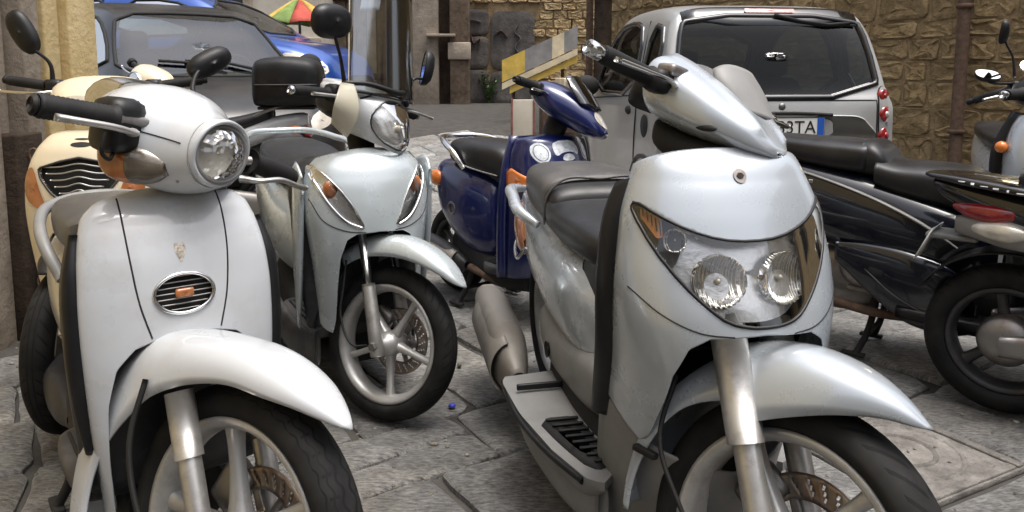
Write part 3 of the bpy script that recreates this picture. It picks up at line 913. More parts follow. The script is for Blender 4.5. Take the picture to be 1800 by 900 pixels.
for sg in (-1, 1):
    for (yy, zz, rr) in ((0.068, 0.757, 0.050), (0.140, 0.828, 0.022)):
        h = hit(bD, 'x', 1, sg * yy, zz, 0)
        q = np.array(Vector((1, 0, 0)).rotation_difference(Vector((1, sg * (0.25 if rr > 0.04 else 0.5), 0.15))).to_matrix().to_4x4()); q[:3, 3] = h - np.array([0.012 if rr > 0.04 else 0.008, 0, 0])
        s.add('reflector', xf(lathe([(0.003, -0.03)] + [(rr * f, -0.03 + 0.03 * f ** 2.2) for f in np.linspace(0.1, 1, 8)] + [(rr + 0.001, -0.02)], 32, 'x'), q), M_REFL, hl)
        s.add('bulb', xf(ellip((-0.020, 0, 0), (0.008, rr * 0.13, rr * 0.13)), q), M_CLEARW, hl)
    ind = [(0.160, 0.868), (0.191, 0.886), (0.194, 0.868), (0.172, 0.832), (0.162, 0.836)]
    if sg < 0: ind = mirr(ind)[::-1]
    s.add('indicator', patch(bD, 'x', 1, ind, -0.008, 4, 30, round_=0), M_AMBERD, hl)
    for k in range(5):
        yk = sg * (0.164 + 0.006 * k)
        s.add('lens_rib', line_on(bD, 'x', 1, [(yk, 0.838 + 0.008 * k), (yk, 0.864 + 0.005 * k)], 0.0012, 6, -0.006), M_PLAST, hl)
s.add('lens', patch(bD, 'x', 1, lensp, 0.0015, 12, 140, c=(0, 0.765), round_=1), M_LENS, hl)
em = ell2(0, 0.944, 0.013, 0.013)
e_ = s.add('badge', patch(bD, 'x', 1, em, 0.0025, 3, 24, round_=0), M_STEEL)
s.add('badge_centre', patch(bD, 'x', 1, ell2(0, 0.944, 0.008, 0.006, 6), 0.004, 2, 6, round_=0), M_DARK, e_)
for sg in (-1, 1):
    s.add('panel_seam', line_on(bD, 'x', 1, [(sg * 0.218, 0.735), (sg * 0.18, 0.70), (sg * 0.12, 0.672), (sg * 0.06, 0.666)], 0.0018, 40, -0.0006), M_DARK, o)
# wheel arch liner, inner leg shield, lower fairing
def arch_geo(x0, z0, r, w, t0=20, t1=175, n=24):
    return grid(np.array([[(x0 + r * math.cos(rad(t)), y, z0 + r * math.sin(rad(t))) for y in np.linspace(-w, w, 8)] for t in np.linspace(t0, t1, n)]))
s.add('wheel_arch', arch_geo(-0.14, 0.30, 0.30, 0.14, 110, 200), M_DARK, solid=0.004)
ls = Shell([(0.95, -0.27, 0.175, -0.31), (0.88, -0.265, 0.214, -0.30), (0.75, -0.26, 0.236, -0.295), (0.6, -0.28, 0.230, -0.315), (0.45, -0.345, 0.208, -0.395), (0.40, -0.365, 0.203, -0.415)], ef=0.6)
P1 = ls.surf(lambda t: 0.955 - 0.04 * np.abs(t) ** 2, lambda t: 0.40 + 0 * t, 50, 40)
s.add('leg_shield', P1, M_PLAST, solid=0.03)
lo = Shell([(0.46, -0.12, 0.196, -0.40), (0.36, -0.16, 0.192, -0.43), (0.26, -0.20, 0.188, -0.45), (0.14, -0.26, 0.165, -0.48)], ef=0.8)
s.add('lower_fairing', lo.surf(lambda t: np.interp(np.abs(t), [0, .66, 1], [0.35, 0.40, 0.452]), lambda t: 0.14 + 0 * t, 60, 30), M_GREYP, solid=0.006)
# handlebar cover and screen
cov = loft([(-0.192, 0.988, 0.996, 0.012), (-0.20, 0.982, 1.010, 0.042), (-0.235, 0.980, 1.046, 0.086), (-0.29, 0.984, 1.085, 0.118), (-0.35, 0.992, 1.122, 0.136), (-0.41, 1.005, 1.152, 0.144), (-0.455, 1.02, 1.166, 0.138), (-0.475, 1.05, 1.150, 0.12)], 44, 70, e=0.70)
cov = (cov[0] + np.stack([np.zeros(len(cov[0])), np.zeros(len(cov[0])), 0.010 * np.exp(-((np.abs(cov[0][:, 1]) - 0.05) / 0.014) ** 2) * (cov[0][:, 2] > 1.02)], 1), cov[1])
co = s.add('handlebar_cover', cov, M_SILVER, st=True)
bC = bvh(cov)
for sg in (-1, 1):
    s.add('vent', xf(ellip((0, 0, 0), (0.026, 0.006, 0.007)), np.array(Matrix.Translation(Vector(hit(bC, 'y', sg, -0.30, 1.012, -0.002))))), M_DARK, co, True)
s.add('steering_shroud', loft([(-0.25, 0.955, 0.985, 0.05), (-0.28, 0.935, 0.99, 0.085), (-0.36, 0.93, 1.0, 0.10), (-0.43, 0.95, 1.02, 0.10), (-0.46, 0.98, 1.03, 0.07)], 24, e=0.7), M_DARK, st=True)
scr = Shell([(1.10, -0.30, 0.075, -0.36), (1.16, -0.345, 0.088, -0.40), (1.205, -0.385, 0.07, -0.425)], ef=0.8)
sg_ = scr.surf(lambda t: 1.20 - 0.025 * np.abs(t) ** 3, lambda t: 1.10 + 0 * t, 24, 14, 0.95)
s.add('fly_screen', mv(sg_, 0.045, 0.035, -0.035), M_GREYP, st=True, solid=0.004)
s.add('instrument_panel', loft([(-0.44, 1.06, 1.155, 0.11), (-0.50, 1.05, 1.13, 0.11), (-0.53, 1.04, 1.09, 0.09)], 20, e=0.5), M_PLAST, st=True)
for sg in (-1, 1):
    grip(s, sg, 0.175, 0.325, -0.415, 1.092, -0.012, 0.012, 0.0185, endlen=0.036, endr=0.0165)
    s.add('switch_housing', rbox((-0.41, sg * 0.15, 1.09), (0.05, 0.06, 0.05), 0.014), M_PLAST, st=True)
    lever(s, sg, [(-0.385, 0.13, 1.085), (-0.362, 0.17, 1.088), (-0.362, 0.26, 1.09), (-0.372, 0.34, 1.092)], M_CHROME)
    s.add('brake_reservoir', rbox((-0.40, sg * 0.125, 1.118), (0.045, 0.06, 0.025), 0.008), M_STEEL, st=True)
# body, seat, tail
body = loft([(-0.56, 0.42, 0.50, 0.10), (-0.62, 0.36, 0.62, 0.145), (-0.76, 0.36, 0.66, 0.178), (-0.95, 0.38, 0.68, 0.186), (-1.15, 0.42, 0.71, 0.182), (-1.35, 0.48, 0.745, 0.165), (-1.52, 0.54, 0.76, 0.13), (-1.62, 0.60, 0.75, 0.07), (-1.66, 0.64, 0.72, 0.02)], 36, e=0.7)
s.add('rear_body', body, M_SILVER)
bB = bvh(body)
s.add('body_trim', loft([(-0.50, 0.34, 0.44, 0.15), (-0.58, 0.28, 0.46, 0.172), (-0.75, 0.27, 0.44, 0.180), (-0.95, 0.28, 0.42, 0.182), (-1.10, 0.31, 0.44, 0.165), (-1.16, 0.34, 0.42, 0.12)], 28, e=0.55), M_GREYP)
s.add('trim_plug', lathe([(0.001, 0.008), (0.020, 0.006), (0.024, 0)], 20, 'y', (-0.93, -0.189, 0.345)), M_DARK)
s.add('seat_base', loft([(-0.555, 0.44, 0.56, 0.06), (-0.58, 0.40, 0.67, 0.125), (-0.66, 0.42, 0.70, 0.14), (-0.75, 0.5, 0.70, 0.14)], 28, e=0.6), M_PLAST)
seat = loft([(-0.60, 0.655, 0.685, 0.06), (-0.625, 0.63, 0.715, 0.105), (-0.70, 0.635, 0.742, 0.145), (-0.85, 0.65, 0.755, 0.168), (-0.98, 0.665, 0.765, 0.172), (-1.03, 0.67, 0.79, 0.17)], 36, e=0.6)
so = s.add('seat', seat, M_SEAT)
s.add('backrest', loft([(-0.985, 0.68, 0.745, 0.13), (-1.00, 0.67, 0.785, 0.155), (-1.035, 0.67, 0.808, 0.165), (-1.06, 0.67, 0.814, 0.165)], 30, e=0.55), M_SEAT, so)
s.add('pillion_seat', loft([(-1.045, 0.68, 0.818, 0.15), (-1.07, 0.675, 0.832, 0.168), (-1.20, 0.68, 0.838, 0.168), (-1.36, 0.70, 0.834, 0.150), (-1.44, 0.72, 0.824, 0.11), (-1.465, 0.75, 0.80, 0.06)], 36, e=0.55), M_SEATG, so)  # sheen on the pillion top put into its grey colour
s.add('seat_piping', tube([(-1.03, sg_y, zz) for sg_y, zz in ((-0.172, 0.69), (-0.160, 0.78), (-0.12, 0.818), (0, 0.822), (0.12, 0.818), (0.160, 0.78), (0.172, 0.69))], 0.004, 8, smooth=40), M_SEATG, so)
for sg in (-1, 1):
    s.add('grab_handle', tube([(-1.10, sg * 0.172, 0.675), (-1.15, sg * 0.215, 0.705), (-1.26, sg * 0.215, 0.735), (-1.38, sg * 0.195, 0.745), (-1.44, sg * 0.14, 0.735)], [0.012, 0.018, 0.019, 0.017, 0.012], 14, smooth=40), M_SILVER)
for sg in (-1, 1):
    pts = [hit(bB, 'y', sg, x, z, -0.006) for x, z in ((-1.30, 0.60), (-1.42, 0.62), (-1.53, 0.64))]
    t = s.add('rear_indicator', loft([(-1.26, 0.565, 0.60, 0.012, 1, 1, sg * 0.168), (-1.32, 0.53, 0.655, 0.03, 1, 1, sg * 0.160), (-1.42, 0.54, 0.69, 0.035, 1, 1, sg * 0.145), (-1.52, 0.57, 0.69, 0.03, 1, 1, sg * 0.115), (-1.57, 0.61, 0.67, 0.01, 1, 1, sg * 0.09)], 18), M_AMBERD)
    s.add('lamp_bezel', tube([(-1.25, sg * 0.178, 0.57), (-1.32, sg * 0.187, 0.52), (-1.42, sg * 0.175, 0.53), (-1.53, sg * 0.135, 0.57)], 0.006, 8, smooth=24), M_CHROME, t)
s.add('tail_light', ellip((-1.60, 0, 0.69), (0.05, 0.07, 0.04)), M_RED)
# footboard: raised edge, rubber inlay, passenger step
for sg in (-1, 1):
    xo = [(-0.93, 0.31), (-0.90, 0.325), (-0.70, 0.315), (-0.50, 0.285), (-0.36, 0.245), (-0.33, 0.215), (-0.40, 0.15), (-0.95, 0.13)]
    zt = lambda x: 0.262 + 0.012 * max(0, (-0.75 - x) / 0.2)
    ring = resample(xo, 60)
    top = np.array([(a, sg * b, zt(a)) for a, b in ring]); cen = top.mean(0)
    rows = [top - np.array([0, 0, 0.055]) + (cen - top) * 0.12, top - np.array([0, 0, 0.02]), top, cen + (top - cen) * 0.93, cen + (top - cen) * 0.5]
    f_ = s.add('footboard', grid(np.array(rows), cv=True, cap1=True), M_GREYP, auto=40)
    inl = [(-0.66, 0.285), (-0.52, 0.262), (-0.38, 0.222), (-0.40, 0.17), (-0.66, 0.17)]
    ri = resample(chaikin(inl, 1), 40); ti = np.array([(a, sg * b, 0.266) for a, b in ri]); ci = ti.mean(0)
    s.add('rubber_inlay', grid(np.array([ti - np.array([0, 0, .01]), ti, ci + (ti - ci) * .5]), cv=True, cap1=True), M_RUBBER, f_)
    for k in range(8):
        x = -0.64 + 0.032 * k
        s.add('tread_strip', rbox((x, sg * (0.222 - 0.006 * k), 0.270), (0.010, 0.085 - 0.004 * k, 0.006), 0.002, 1), M_RUBBER, f_)
    s.add('step_edge', rbox((-0.82, sg * 0.235, 0.285), (0.012, 0.13, 0.018), 0.004), M_PLAST, f_)
    s.add('edge_strip', tube([(-0.92, sg * 0.316, 0.262), (-0.70, sg * 0.321, 0.254), (-0.50, sg * 0.29, 0.252), (-0.37, sg * 0.25, 0.250)], 0.008, 10, smooth=30), M_PLAST, f_)
    s.add('side_skirt', loft([(-0.36, 0.13, 0.24, 0.012, .7, .7, sg * 0.205), (-0.5, 0.13, 0.235, 0.02, .7, .7, sg * 0.245), (-0.75, 0.14, 0.24, 0.02, .7, .7, sg * 0.27), (-0.95, 0.17, 0.255, 0.012, .7, .7, sg * 0.27)], 16), M_GREYP)
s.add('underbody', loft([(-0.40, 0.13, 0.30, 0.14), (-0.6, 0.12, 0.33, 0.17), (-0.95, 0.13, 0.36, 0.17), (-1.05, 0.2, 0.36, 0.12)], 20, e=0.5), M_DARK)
wheel(s, -1.42, 0.28, 0.14, 0.20, 5, M_RIM, M_TYRE, name='rear_wheel', spoke_w=0.026)
engine(s, -1.42, 0.28)
mf = muffler(s, -1.06, -1.60, -0.24, 0.195, 0.285, 0.062, 0.095)
stand(s, -0.98)
s.add('brake_hose', tube([(-0.26, -0.085, 0.52), (-0.24, -0.125, 0.40), (-0.16, -0.13, 0.30), (-0.09, -0.115, 0.22), (-0.03, -0.12, 0.26)], 0.005, 8, smooth=40), M_RUBBER, st=True)
s.add('fender_bracket', rbox((-0.285, -0.095, 0.355), (0.055, 0.02, 0.014), 0.004), M_RUBBER, st=True)

# ================================================================ the white scooter with the round headlight, front left
s = A = Sc(-0.5206, 1.37, 37, 24, 'white scooter with round headlight and oval grille in the left foreground')
wheel(s, 0, 0.285, 0.092, 0.222, 5, M_RIM, M_TYRE_A, True, disc=(1, 0.115), spoke_w=0.03, twist=38)
fork(s, 0.285, 0.085, 0.021, 0.026, 0.175, 0.11, M_ALU, M_ALU)
fender(s, [(49, 0.347, 0.0, 0.002), (51, 0.3475, 0.006, 0.012), (56, 0.348, 0.018, 0.030), (64, 0.349, 0.032, 0.050), (75, 0.350, 0.048, 0.066), (90, 0.355, 0.058, 0.076), (105, 0.368, 0.075, 0.082), (118, 0.395, 0.10, 0.088), (130, 0.425, 0.125, 0.094), (142, 0.43, 0.13, 0.10), (160, 0.43, 0.12, 0.106), (192, 0.43, 0.11, 0.11)], 0, 0.285, M_WHITE, n=70, mm=33, sq=0.72)
apr = Shell([(0.905, -0.345, 0.11, -0.37), (0.895, -0.316, 0.138, -0.36), (0.875, -0.288, 0.155, -0.335), (0.84, -0.262, 0.169, -0.31), (0.79, -0.238, 0.180, -0.29), (0.72, -0.222, 0.187, -0.275), (0.64, -0.212, 0.188, -0.27), (0.54, -0.205, 0.184, -0.27), (0.44, -0.205, 0.176, -0.275), (0.34, -0.21, 0.165, -0.29), (0.20, -0.23, 0.150, -0.315)], ef=0.55)
zt_A = lambda t: 0.905 - 0.05 * np.abs(t) ** 3
zb_A = lambda t: np.interp(np.abs(t), [0, 0.2, 0.35, 0.50, 0.62, 0.70, 0.76, 1.0], [0.628, 0.622, 0.610, 0.575, 0.50, 0.38, 0.21, 0.20])
g0 = apr.surf(zt_A, zb_A, 130, 130)
bA = bvh(g0)
ov = ell2(0, 0.706, 0.057, 0.039)
ao = s.add('front_apron', cut(g0, 'x', 1, [ov], 0), M_WHITE, solid=0.004)
gr = s.add('grille', outline(bA, 'x', 1, ov, 0.0042, 0.001, 60, 0), M_CHROME)
s.add('grille_backing', mv(patch(bA, 'x', 1, ell2(0, 0.706, 0.057, 0.039), 0, 4, 40, round_=0), -0.016, 0, 0), M_DARK, gr)
for k in range(-3, 4):
    zz = 0.706 + k * 0.0108
    hw = 0.057 * math.sqrt(max(0.02, 1 - ((zz - 0.706) / 0.039) ** 2)) * 0.98
    s.add('grille_slat', mv(line_on(bA, 'x', 1, [(-hw, zz), (hw, zz)], 0.0015, 16), -0.007, 0, 0), M_STEEL, gr)
s.add('grille_badge', patch(bA, 'x', 1, [(-0.017, 0.698), (0.017, 0.698), (0.017, 0.714), (-0.017, 0.714)], 0.003, 2, 16, round_=0, skirt=0.008), M_AMBERD, gr)
for sg in (-1, 1):
    s.add('panel_seam', line_on(bA, 'x', 1, [(sg * 0.096, 0.898), (sg * 0.096, 0.85), (sg * 0.092, 0.77), (sg * 0.082, 0.69), (sg * 0.066, 0.627)], 0.0020, 50, -0.0004), M_DARK, ao)
    s.add('edge_trim', tube([apr.pt(np.array(sg * 0.985), np.array(z))  + np.array([-0.006, sg * 0.004, 0]) for z in (0.83, 0.75, 0.65, 0.50, 0.40)], [0.010, 0.018, 0.020, 0.018, 0.010], 12, smooth=30), M_PLAST)
bad = [(-0.012, 0.80), (-0.006, 0.806), (0, 0.800), (0.006, 0.806), (0.012, 0.80), (0.010, 0.785), (0.004, 0.772), (0, 0.764), (-0.004, 0.772), (-0.010, 0.785)]
M_GREYLENS = mat('dusty clear lens', (0.13, 0.11, 0.085), 0.15, 0.2, 0.8, var=(20, 0.35), bump=(110, 0.3, 0.002))
M_FADE = mat('faded badge', (0.47, 0.42, 0.36), 0.5, var=(160, 0.6))
s.add('badge', patch(bA, 'x', 1, bad, 0.0008, 3, 30, round_=1), M_FADE, ao)
ls = Shell([(0.86, -0.31, 0.155, -0.35), (0.75, -0.295, 0.186, -0.32), (0.6, -0.29, 0.190, -0.315), (0.45, -0.30, 0.18, -0.325), (0.3, -0.31, 0.165, -0.34)], ef=0.6)
s.add('leg_shield', ls.surf(lambda t: 0.865 - 0.03 * np.abs(t) ** 2, lambda t: 0.30 + 0 * t, 40, 30), M_DGREY, solid=0.035)
s.add('wheel_arch', arch_geo(-0.16, 0.30, 0.27, 0.12, 120, 200), M_DARK, solid=0.004)
# headlight nacelle
cov = loft([(-0.47, 1.03, 1.075, 0.06), (-0.45, 0.99, 1.10, 0.11), (-0.405, 0.945, 1.114, 0.135), (-0.355, 0.905, 1.116, 0.142), (-0.305, 0.895, 1.102, 0.125), (-0.26, 0.900, 1.078, 0.096), (-0.225, 0.910, 1.064, 0.080), (-0.198, 0.918, 1.056, 0.070)], 48, 60, e=0.9)
co = s.add('headlight_nacelle', cov, M_WHITE, st=True)
bN = bvh(cov)
hood = lathe([(0.071, -0.03), (0.069, -0.006), (0.066, 0.003), (0.061, 0.002), (0.058, -0.006)], 56, 'x', (-0.190, 0, 0.988))
hv = hood[0].copy(); hv[:, 0] += 0.018 * np.clip((hv[:, 2] - 0.97) / 0.1, 0, 1)
s.add('headlight_hood', (hv, hood[1]), M_WHITE, co, True)
round_lamp(s, (-0.186, 0, 0.987), 0.053, (1, -0.10, 0.0), rim=M_GREYP, bulge=0.024, depth=0.05, lens=M_PATLENS)
for sg in (-1, 1):
    iv = loft([(-0.375, 0.955, 0.975, 0.012, 1, 1, sg * 0.130), (-0.35, 0.920, 0.998, 0.026, 1, 1, sg * 0.126), (-0.31, 0.910, 0.994, 0.032, 1, 1, sg * 0.108), (-0.27, 0.918, 0.98, 0.028, 1, 1, sg * 0.085), (-0.245, 0.935, 0.96, 0.010, 1, 1, sg * 0.075)], 20)
    io = s.add('indicator', iv, M_AMBERD, st=True)
    cl = loft([(-0.298, 0.910, 0.992, 0.0325, 1, 1, sg * 0.102), (-0.29, 0.911, 0.989, 0.0325, 1, 1, sg * 0.0975), (-0.27, 0.916, 0.982, 0.030, 1, 1, sg * 0.085), (-0.243, 0.934, 0.962, 0.011, 1, 1, sg * 0.075)], 20)
    s.add('clear_lens', cl, M_GREYLENS, io, True)
s.add('screw_hole', ellip(tuple(hit(bN, 'y', -1, -0.315, 1.065, 0.0)), (0.005, 0.004, 0.008)), M_DARK, co, True)
s.add('screw_hole', ellip(tuple(hit(bN, 'y', -1, -0.235, 0.925, 0.0)), (0.004, 0.003, 0.004)), M_STEEL, co, True)
for sg in (-1, 1):
    s.add('shell_seam', tube([q_ for q_ in (hit(bN, 'y', sg, x, z, 0.0005) for x, z in zip(np.linspace(-0.40, -0.215, 24), np.linspace(1.035, 1.0, 24))) if q_ is not None], 0.0013, 6), M_DARK, co, True)
s.add('speedometer', loft([(-0.44, 1.06, 1.115, 0.07), (-0.50, 1.05, 1.125, 0.085), (-0.56, 1.045, 1.10, 0.07), (-0.575, 1.05, 1.08, 0.04)], 24, e=0.7), M_CHROME, st=True)
s.add('switch_gear', rbox((-0.33, -0.135, 1.02), (0.09, 0.08, 0.11), 0.025), M_PLAST, st=True)
s.add('switch_gear', rbox((-0.33, 0.125, 0.985), (0.09, 0.07, 0.10), 0.025), M_PLAST, st=True)
for sg in (-1, 1):
    grip(s, sg, 0.165, 0.305, -0.295, 1.033 if sg < 0 else 0.975, -0.012, 0.006 if sg < 0 else -0.03, 0.022, endlen=0.006, endr=0.02, end=M_RUBBER)
    dz = 0 if sg < 0 else -0.075
    lever(s, sg, [(-0.28, 0.135, 1.010 + dz), (-0.245, 0.155, 1.010 + dz), (-0.232, 0.20, 1.016 + dz), (-0.238, 0.26, 1.020 + dz * 1.2), (-0.252, 0.30, 1.022 + dz * 1.3)], M_ALU, 0.009)
mirror(s, 1, (-0.42, 0.10, 1.09), (-0.50, 0.185, 1.195), 0, (0.0, 0.62, 0.45), 0.030, 0.058, (-1, 0.15, 0.1), mid=(-0.46, 0.12, 1.13))
s.add('brake_cable', tube([(-0.28, -0.19, 1.01), (-0.28, -0.19, 0.965), (-0.29, -0.17, 0.955), (-0.31, -0.15, 0.965)], 0.004, 8, smooth=20), M_RUBBER, st=True)
s.add('brake_hose', tube([(-0.20, -0.10, 0.55), (-0.19, -0.125, 0.44), (-0.13, -0.13, 0.32), (-0.06, -0.12, 0.24), (-0.01, -0.11, 0.27)], 0.0055, 8, smooth=40), M_RUBBER, st=True)
# body
s.add('rear_body', loft([(-0.60, 0.40, 0.55, 0.08), (-0.64, 0.36, 0.68, 0.12), (-0.78, 0.36, 0.72, 0.145), (-1.0, 0.42, 0.70, 0.15), (-1.15, 0.50, 0.70, 0.13), (-1.28, 0.57, 0.69, 0.08), (-1.31, 0.61, 0.67, 0.03)], 30, e=0.7), M_WHITE)
s.add('seat', loft([(-0.56, 0.70, 0.74, 0.05), (-0.585, 0.68, 0.775, 0.095), (-0.66, 0.68, 0.795, 0.12), (-0.82, 0.69, 0.80, 0.14), (-0.98, 0.70, 0.805, 0.135), (-1.08, 0.72, 0.80, 0.11), (-1.11, 0.75, 0.78, 0.05)], 32, e=0.6), M_SEATG)
s.add('grab_rail', tube([(-0.80, -0.14, 0.63), (-0.86, -0.165, 0.70), (-0.95, -0.165, 0.745), (-1.08, -0.12, 0.775), (-1.14, 0, 0.785), (-1.08, 0.12, 0.775), (-0.95, 0.165, 0.745), (-0.86, 0.165, 0.70), (-0.80, 0.14, 0.63)], 0.015, 12, smooth=60), M_GREYP)
floorboard(s, -0.34, -0.68, 0.20, 0.30, M_DGREY)
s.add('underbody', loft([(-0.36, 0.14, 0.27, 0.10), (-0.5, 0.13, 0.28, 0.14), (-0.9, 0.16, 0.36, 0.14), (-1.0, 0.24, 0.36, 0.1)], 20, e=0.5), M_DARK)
s.add('tail_light', ellip((-1.29, 0, 0.63), (0.04, 0.06, 0.035)), M_RED)
wheel(s, -1.27, 0.28, 0.10, 0.215, 5, M_RIM, M_TYRE, name='rear_wheel', spoke_w=0.026)
engine(s, -1.27, 0.28)
muffler(s, -0.95, -1.38, -0.12, 0.2, 0.28, 0.045, 0.06, M_DGREY, False)
stand(s, -0.85)

# ================================================================ the pale silver scooter with the tall screen
s = C = Sc(-0.415, 2.52, 29, 33, 'pale silver scooter with tall clear windscreen behind the white one', axis=(-0.25, 0.85), rake=19)
wheel(s, 0, 0.25, 0.085, 0.19, 5, M_RIM, M_TYRE, True, disc=(1, 0.11), spoke_w=0.020, twist=10)
fork(s, 0.25, 0.078, 0.022, 0.015, 0.20, 0.36, M_ALU, M_CHROME)
fender(s, [(42, 0.345, 0.0, 0.006), (45, 0.346, 0.012, 0.022), (55, 0.349, 0.03, 0.05), (75, 0.353, 0.055, 0.07), (95, 0.357, 0.07, 0.078), (112, 0.357, 0.07, 0.08), (127, 0.350, 0.065, 0.08)], 0, 0.25, M_SILVERB, n=50, sq=0.75)
fender(s, [(128, 0.315, 0.04, 0.06), (150, 0.305, 0.03, 0.06), (185, 0.30, 0.02, 0.06)], 0, 0.25, M_PLAST, name='mud_flap', sq=0.7)
apr = Shell([(0.885, -0.135, 0.105, -0.18), (0.872, -0.108, 0.135, -0.185), (0.84, -0.078, 0.178, -0.185), (0.79, -0.052, 0.205, -0.18), (0.73, -0.034, 0.215, -0.175), (0.67, -0.022, 0.212, -0.17), (0.61, -0.016, 0.203, -0.17), (0.50, -0.02, 0.188, -0.17), (0.40, -0.03, 0.178, -0.165), (0.28, -0.06, 0.168, -0.16)], ef=0.8)
zt_C = lambda t: 0.885 - 0.03 * np.abs(t) ** 2
zb_C = lambda t: np.interp(np.abs(t), [0, 0.25, 0.36, 0.46, 0.54, 0.60, 0.66, 1], [0.622, 0.618, 0.60, 0.54, 0.44, 0.32, 0.28, 0.30])
g0 = apr.surf(zt_C, zb_C, 120, 110)
bCf = bvh(g0)
lamp = [(0.192, 0.842), (0.150, 0.800), (0.100, 0.735), (0.062, 0.66), (0.052, 0.634), (0.085, 0.640), (0.135, 0.685), (0.175, 0.745), (0.199, 0.80)]
ao = s.add('front_apron', cut(g0, 'x', 1, [lamp, mirr(lamp)], 1), M_SILVERB, solid=0.004)
for sg in (-1, 1):
    lp = lamp if sg > 0 else mirr(lamp)
    lo_ = s.add('front_lamp', outline(bCf, 'x', 1, lp, 0.0028, 0, 80, 1), M_CHROME)
    s.add('lamp_housing', mv(patch(bCf, 'x', 1, lp, 0, 6, 60, round_=1), -0.022, 0, 0), M_HOUSL, lo_)
    h = hit(bCf, 'x', 1, sg * 0.150, 0.765, -0.014)
    s.add('indicator', ellip(tuple(h), (0.012, 0.026, 0.03)), M_AMBERD, lo_)
    s.add('bright_strip', line_on(bCf, 'x', 1, [(sg * 0.19, 0.79), (sg * 0.15, 0.71), (sg * 0.10, 0.655), (sg * 0.062, 0.638)], 0.005, 30, 0.001), M_CHROME, lo_)
    s.add('lens', patch(bCf, 'x', 1, lp, 0.001, 6, 60, round_=1), M_LENS, lo_)
    s.add('panel_seam', line_on(bCf, 'x', 1, [(sg * 0.206, 0.73), (sg * 0.17, 0.66), (sg * 0.11, 0.63), (sg * 0.05, 0.622)], 0.0018, 30), M_DARK, ao)
    s.add('side_cover', loft([(-0.13, 0.74, 0.80, 0.006, .8, .8, sg * 0.222), (-0.17, 0.50, 0.84, 0.014, .8, .8, sg * 0.226), (-0.22, 0.34, 0.84, 0.016, .8, .8, sg * 0.222), (-0.28, 0.25, 0.80, 0.012, .8, .8, sg * 0.21)], 16), M_SILVERB)
s.add('wheel_arch', arch_geo(-0.07, 0.27, 0.31, 0.13, 95, 195), M_DARK, solid=0.004)
ls = Shell([(0.87, -0.20, 0.15, -0.24), (0.8, -0.20, 0.212, -0.24), (0.65, -0.20, 0.222, -0.24), (0.45, -0.21, 0.20, -0.25), (0.25, -0.22, 0.17, -0.26)], ef=0.6)
s.add('leg_shield', ls.surf(lambda t: 0.87 - 0.03 * np.abs(t) ** 2, lambda t: 0.25 + 0 * t, 40, 30), M_DGREY, solid=0.03)
cs = Shell([(0.87, -0.075, 0.055, -0.16), (0.90, -0.056, 0.085, -0.20), (0.95, -0.062, 0.118, -0.25), (1.0, -0.085, 0.145, -0.28), (1.04, -0.122, 0.16, -0.30), (1.075, -0.185, 0.155, -0.31), (1.095, -0.245, 0.12, -0.31), (1.102, -0.29, 0.06, -0.315)], ef=0.85)
g1 = cs.surf(lambda t: 1.102 - 0.01 * np.abs(t), lambda t: 0.87 + 0.05 * np.abs(t) ** 2, 70, 60)
bH = bvh(g1)
hlp = [(0, 1.045), (0.055, 1.035), (0.098, 0.995), (0.098, 0.955), (0.07, 0.905), (0.03, 0.885), (0, 0.882)]
hlp = hlp + [(-a, b) for a, b in hlp[1:-1]][::-1]
co = s.add('handlebar_cover', cut(g1, 'x', 1, [hlp], 1), M_WHITE, st=True, solid=0.004)
hl = s.add('headlight', outline(bH, 'x', 1, hlp, 0.003, 0, 70, 1), M_DGREY, st=True)
s.add('reflector', mv(patch(bH, 'x', 1, hlp, 0, 6, 60, round_=1), -0.03, 0, 0), M_HOUSL, hl, True)
s.add('bulb', ellip((-0.085, 0, 0.955), (0.02, 0.012, 0.012)), M_CLEARW, hl, True)
s.add('lens', patch(bH, 'x', 1, hlp, 0.001, 6, 60, round_=1), M_LENS, hl, True)
s.add('cover_slot', line_on(bH, 'x', 1, [(-0.118, 1.035), (-0.06, 1.058), (0.0, 1.064)], 0.004, 20), M_PLAST, co, True)
s.add('cover_back', loft([(-0.20, 0.94, 1.08, 0.14), (-0.28, 0.95, 1.09, 0.155), (-0.35, 0.97, 1.085, 0.13), (-0.38, 1.0, 1.06, 0.08)], 26, e=0.7), M_PLAST, st=True)
s.add('steering_stem', tube([(-0.22, 0, 0.84), (-0.27, 0, 0.97)], 0.045, 16), M_DARK, st=True)
# tall screen
n_, m_ = 26, 30
Pm = []
for v_ in np.linspace(0, 1, m_):
    z_ = 1.05 + 0.47 * v_
    hw = 0.178 * (1 - 0.10 * v_) * (1 - max(0, (v_ - 0.9) / 0.1) ** 2 * 0.25)
    Pm.append([(-0.115 - 0.085 * v_ - 0.07 * (abs(t) ** 2.2), 0.018 + hw * t, z_ - 0.03 * abs(t) ** 3 * v_) for t in np.linspace(-1, 1, n_)])
wso = s.add('windscreen', grid(np.array(Pm)), M_SCREEN, st=True, solid=0.003)
edge = [Pm[i][0] for i in range(m_)] + Pm[-1][1:-1] + [Pm[i][-1] for i in range(m_ - 1, -1, -1)]
s.add('screen_edge', tube(np.array(edge), 0.0026, 6), M_CLEARW, wso, True)
s.add('screen_clamp', tube([(-0.20, -0.175, 1.075), (-0.16, -0.11, 1.085), (-0.115, -0.0, 1.075), (-0.16, 0.11, 1.085), (-0.20, 0.175, 1.05)], 0.009, 10, smooth=30), M_PLAST, wso, True)
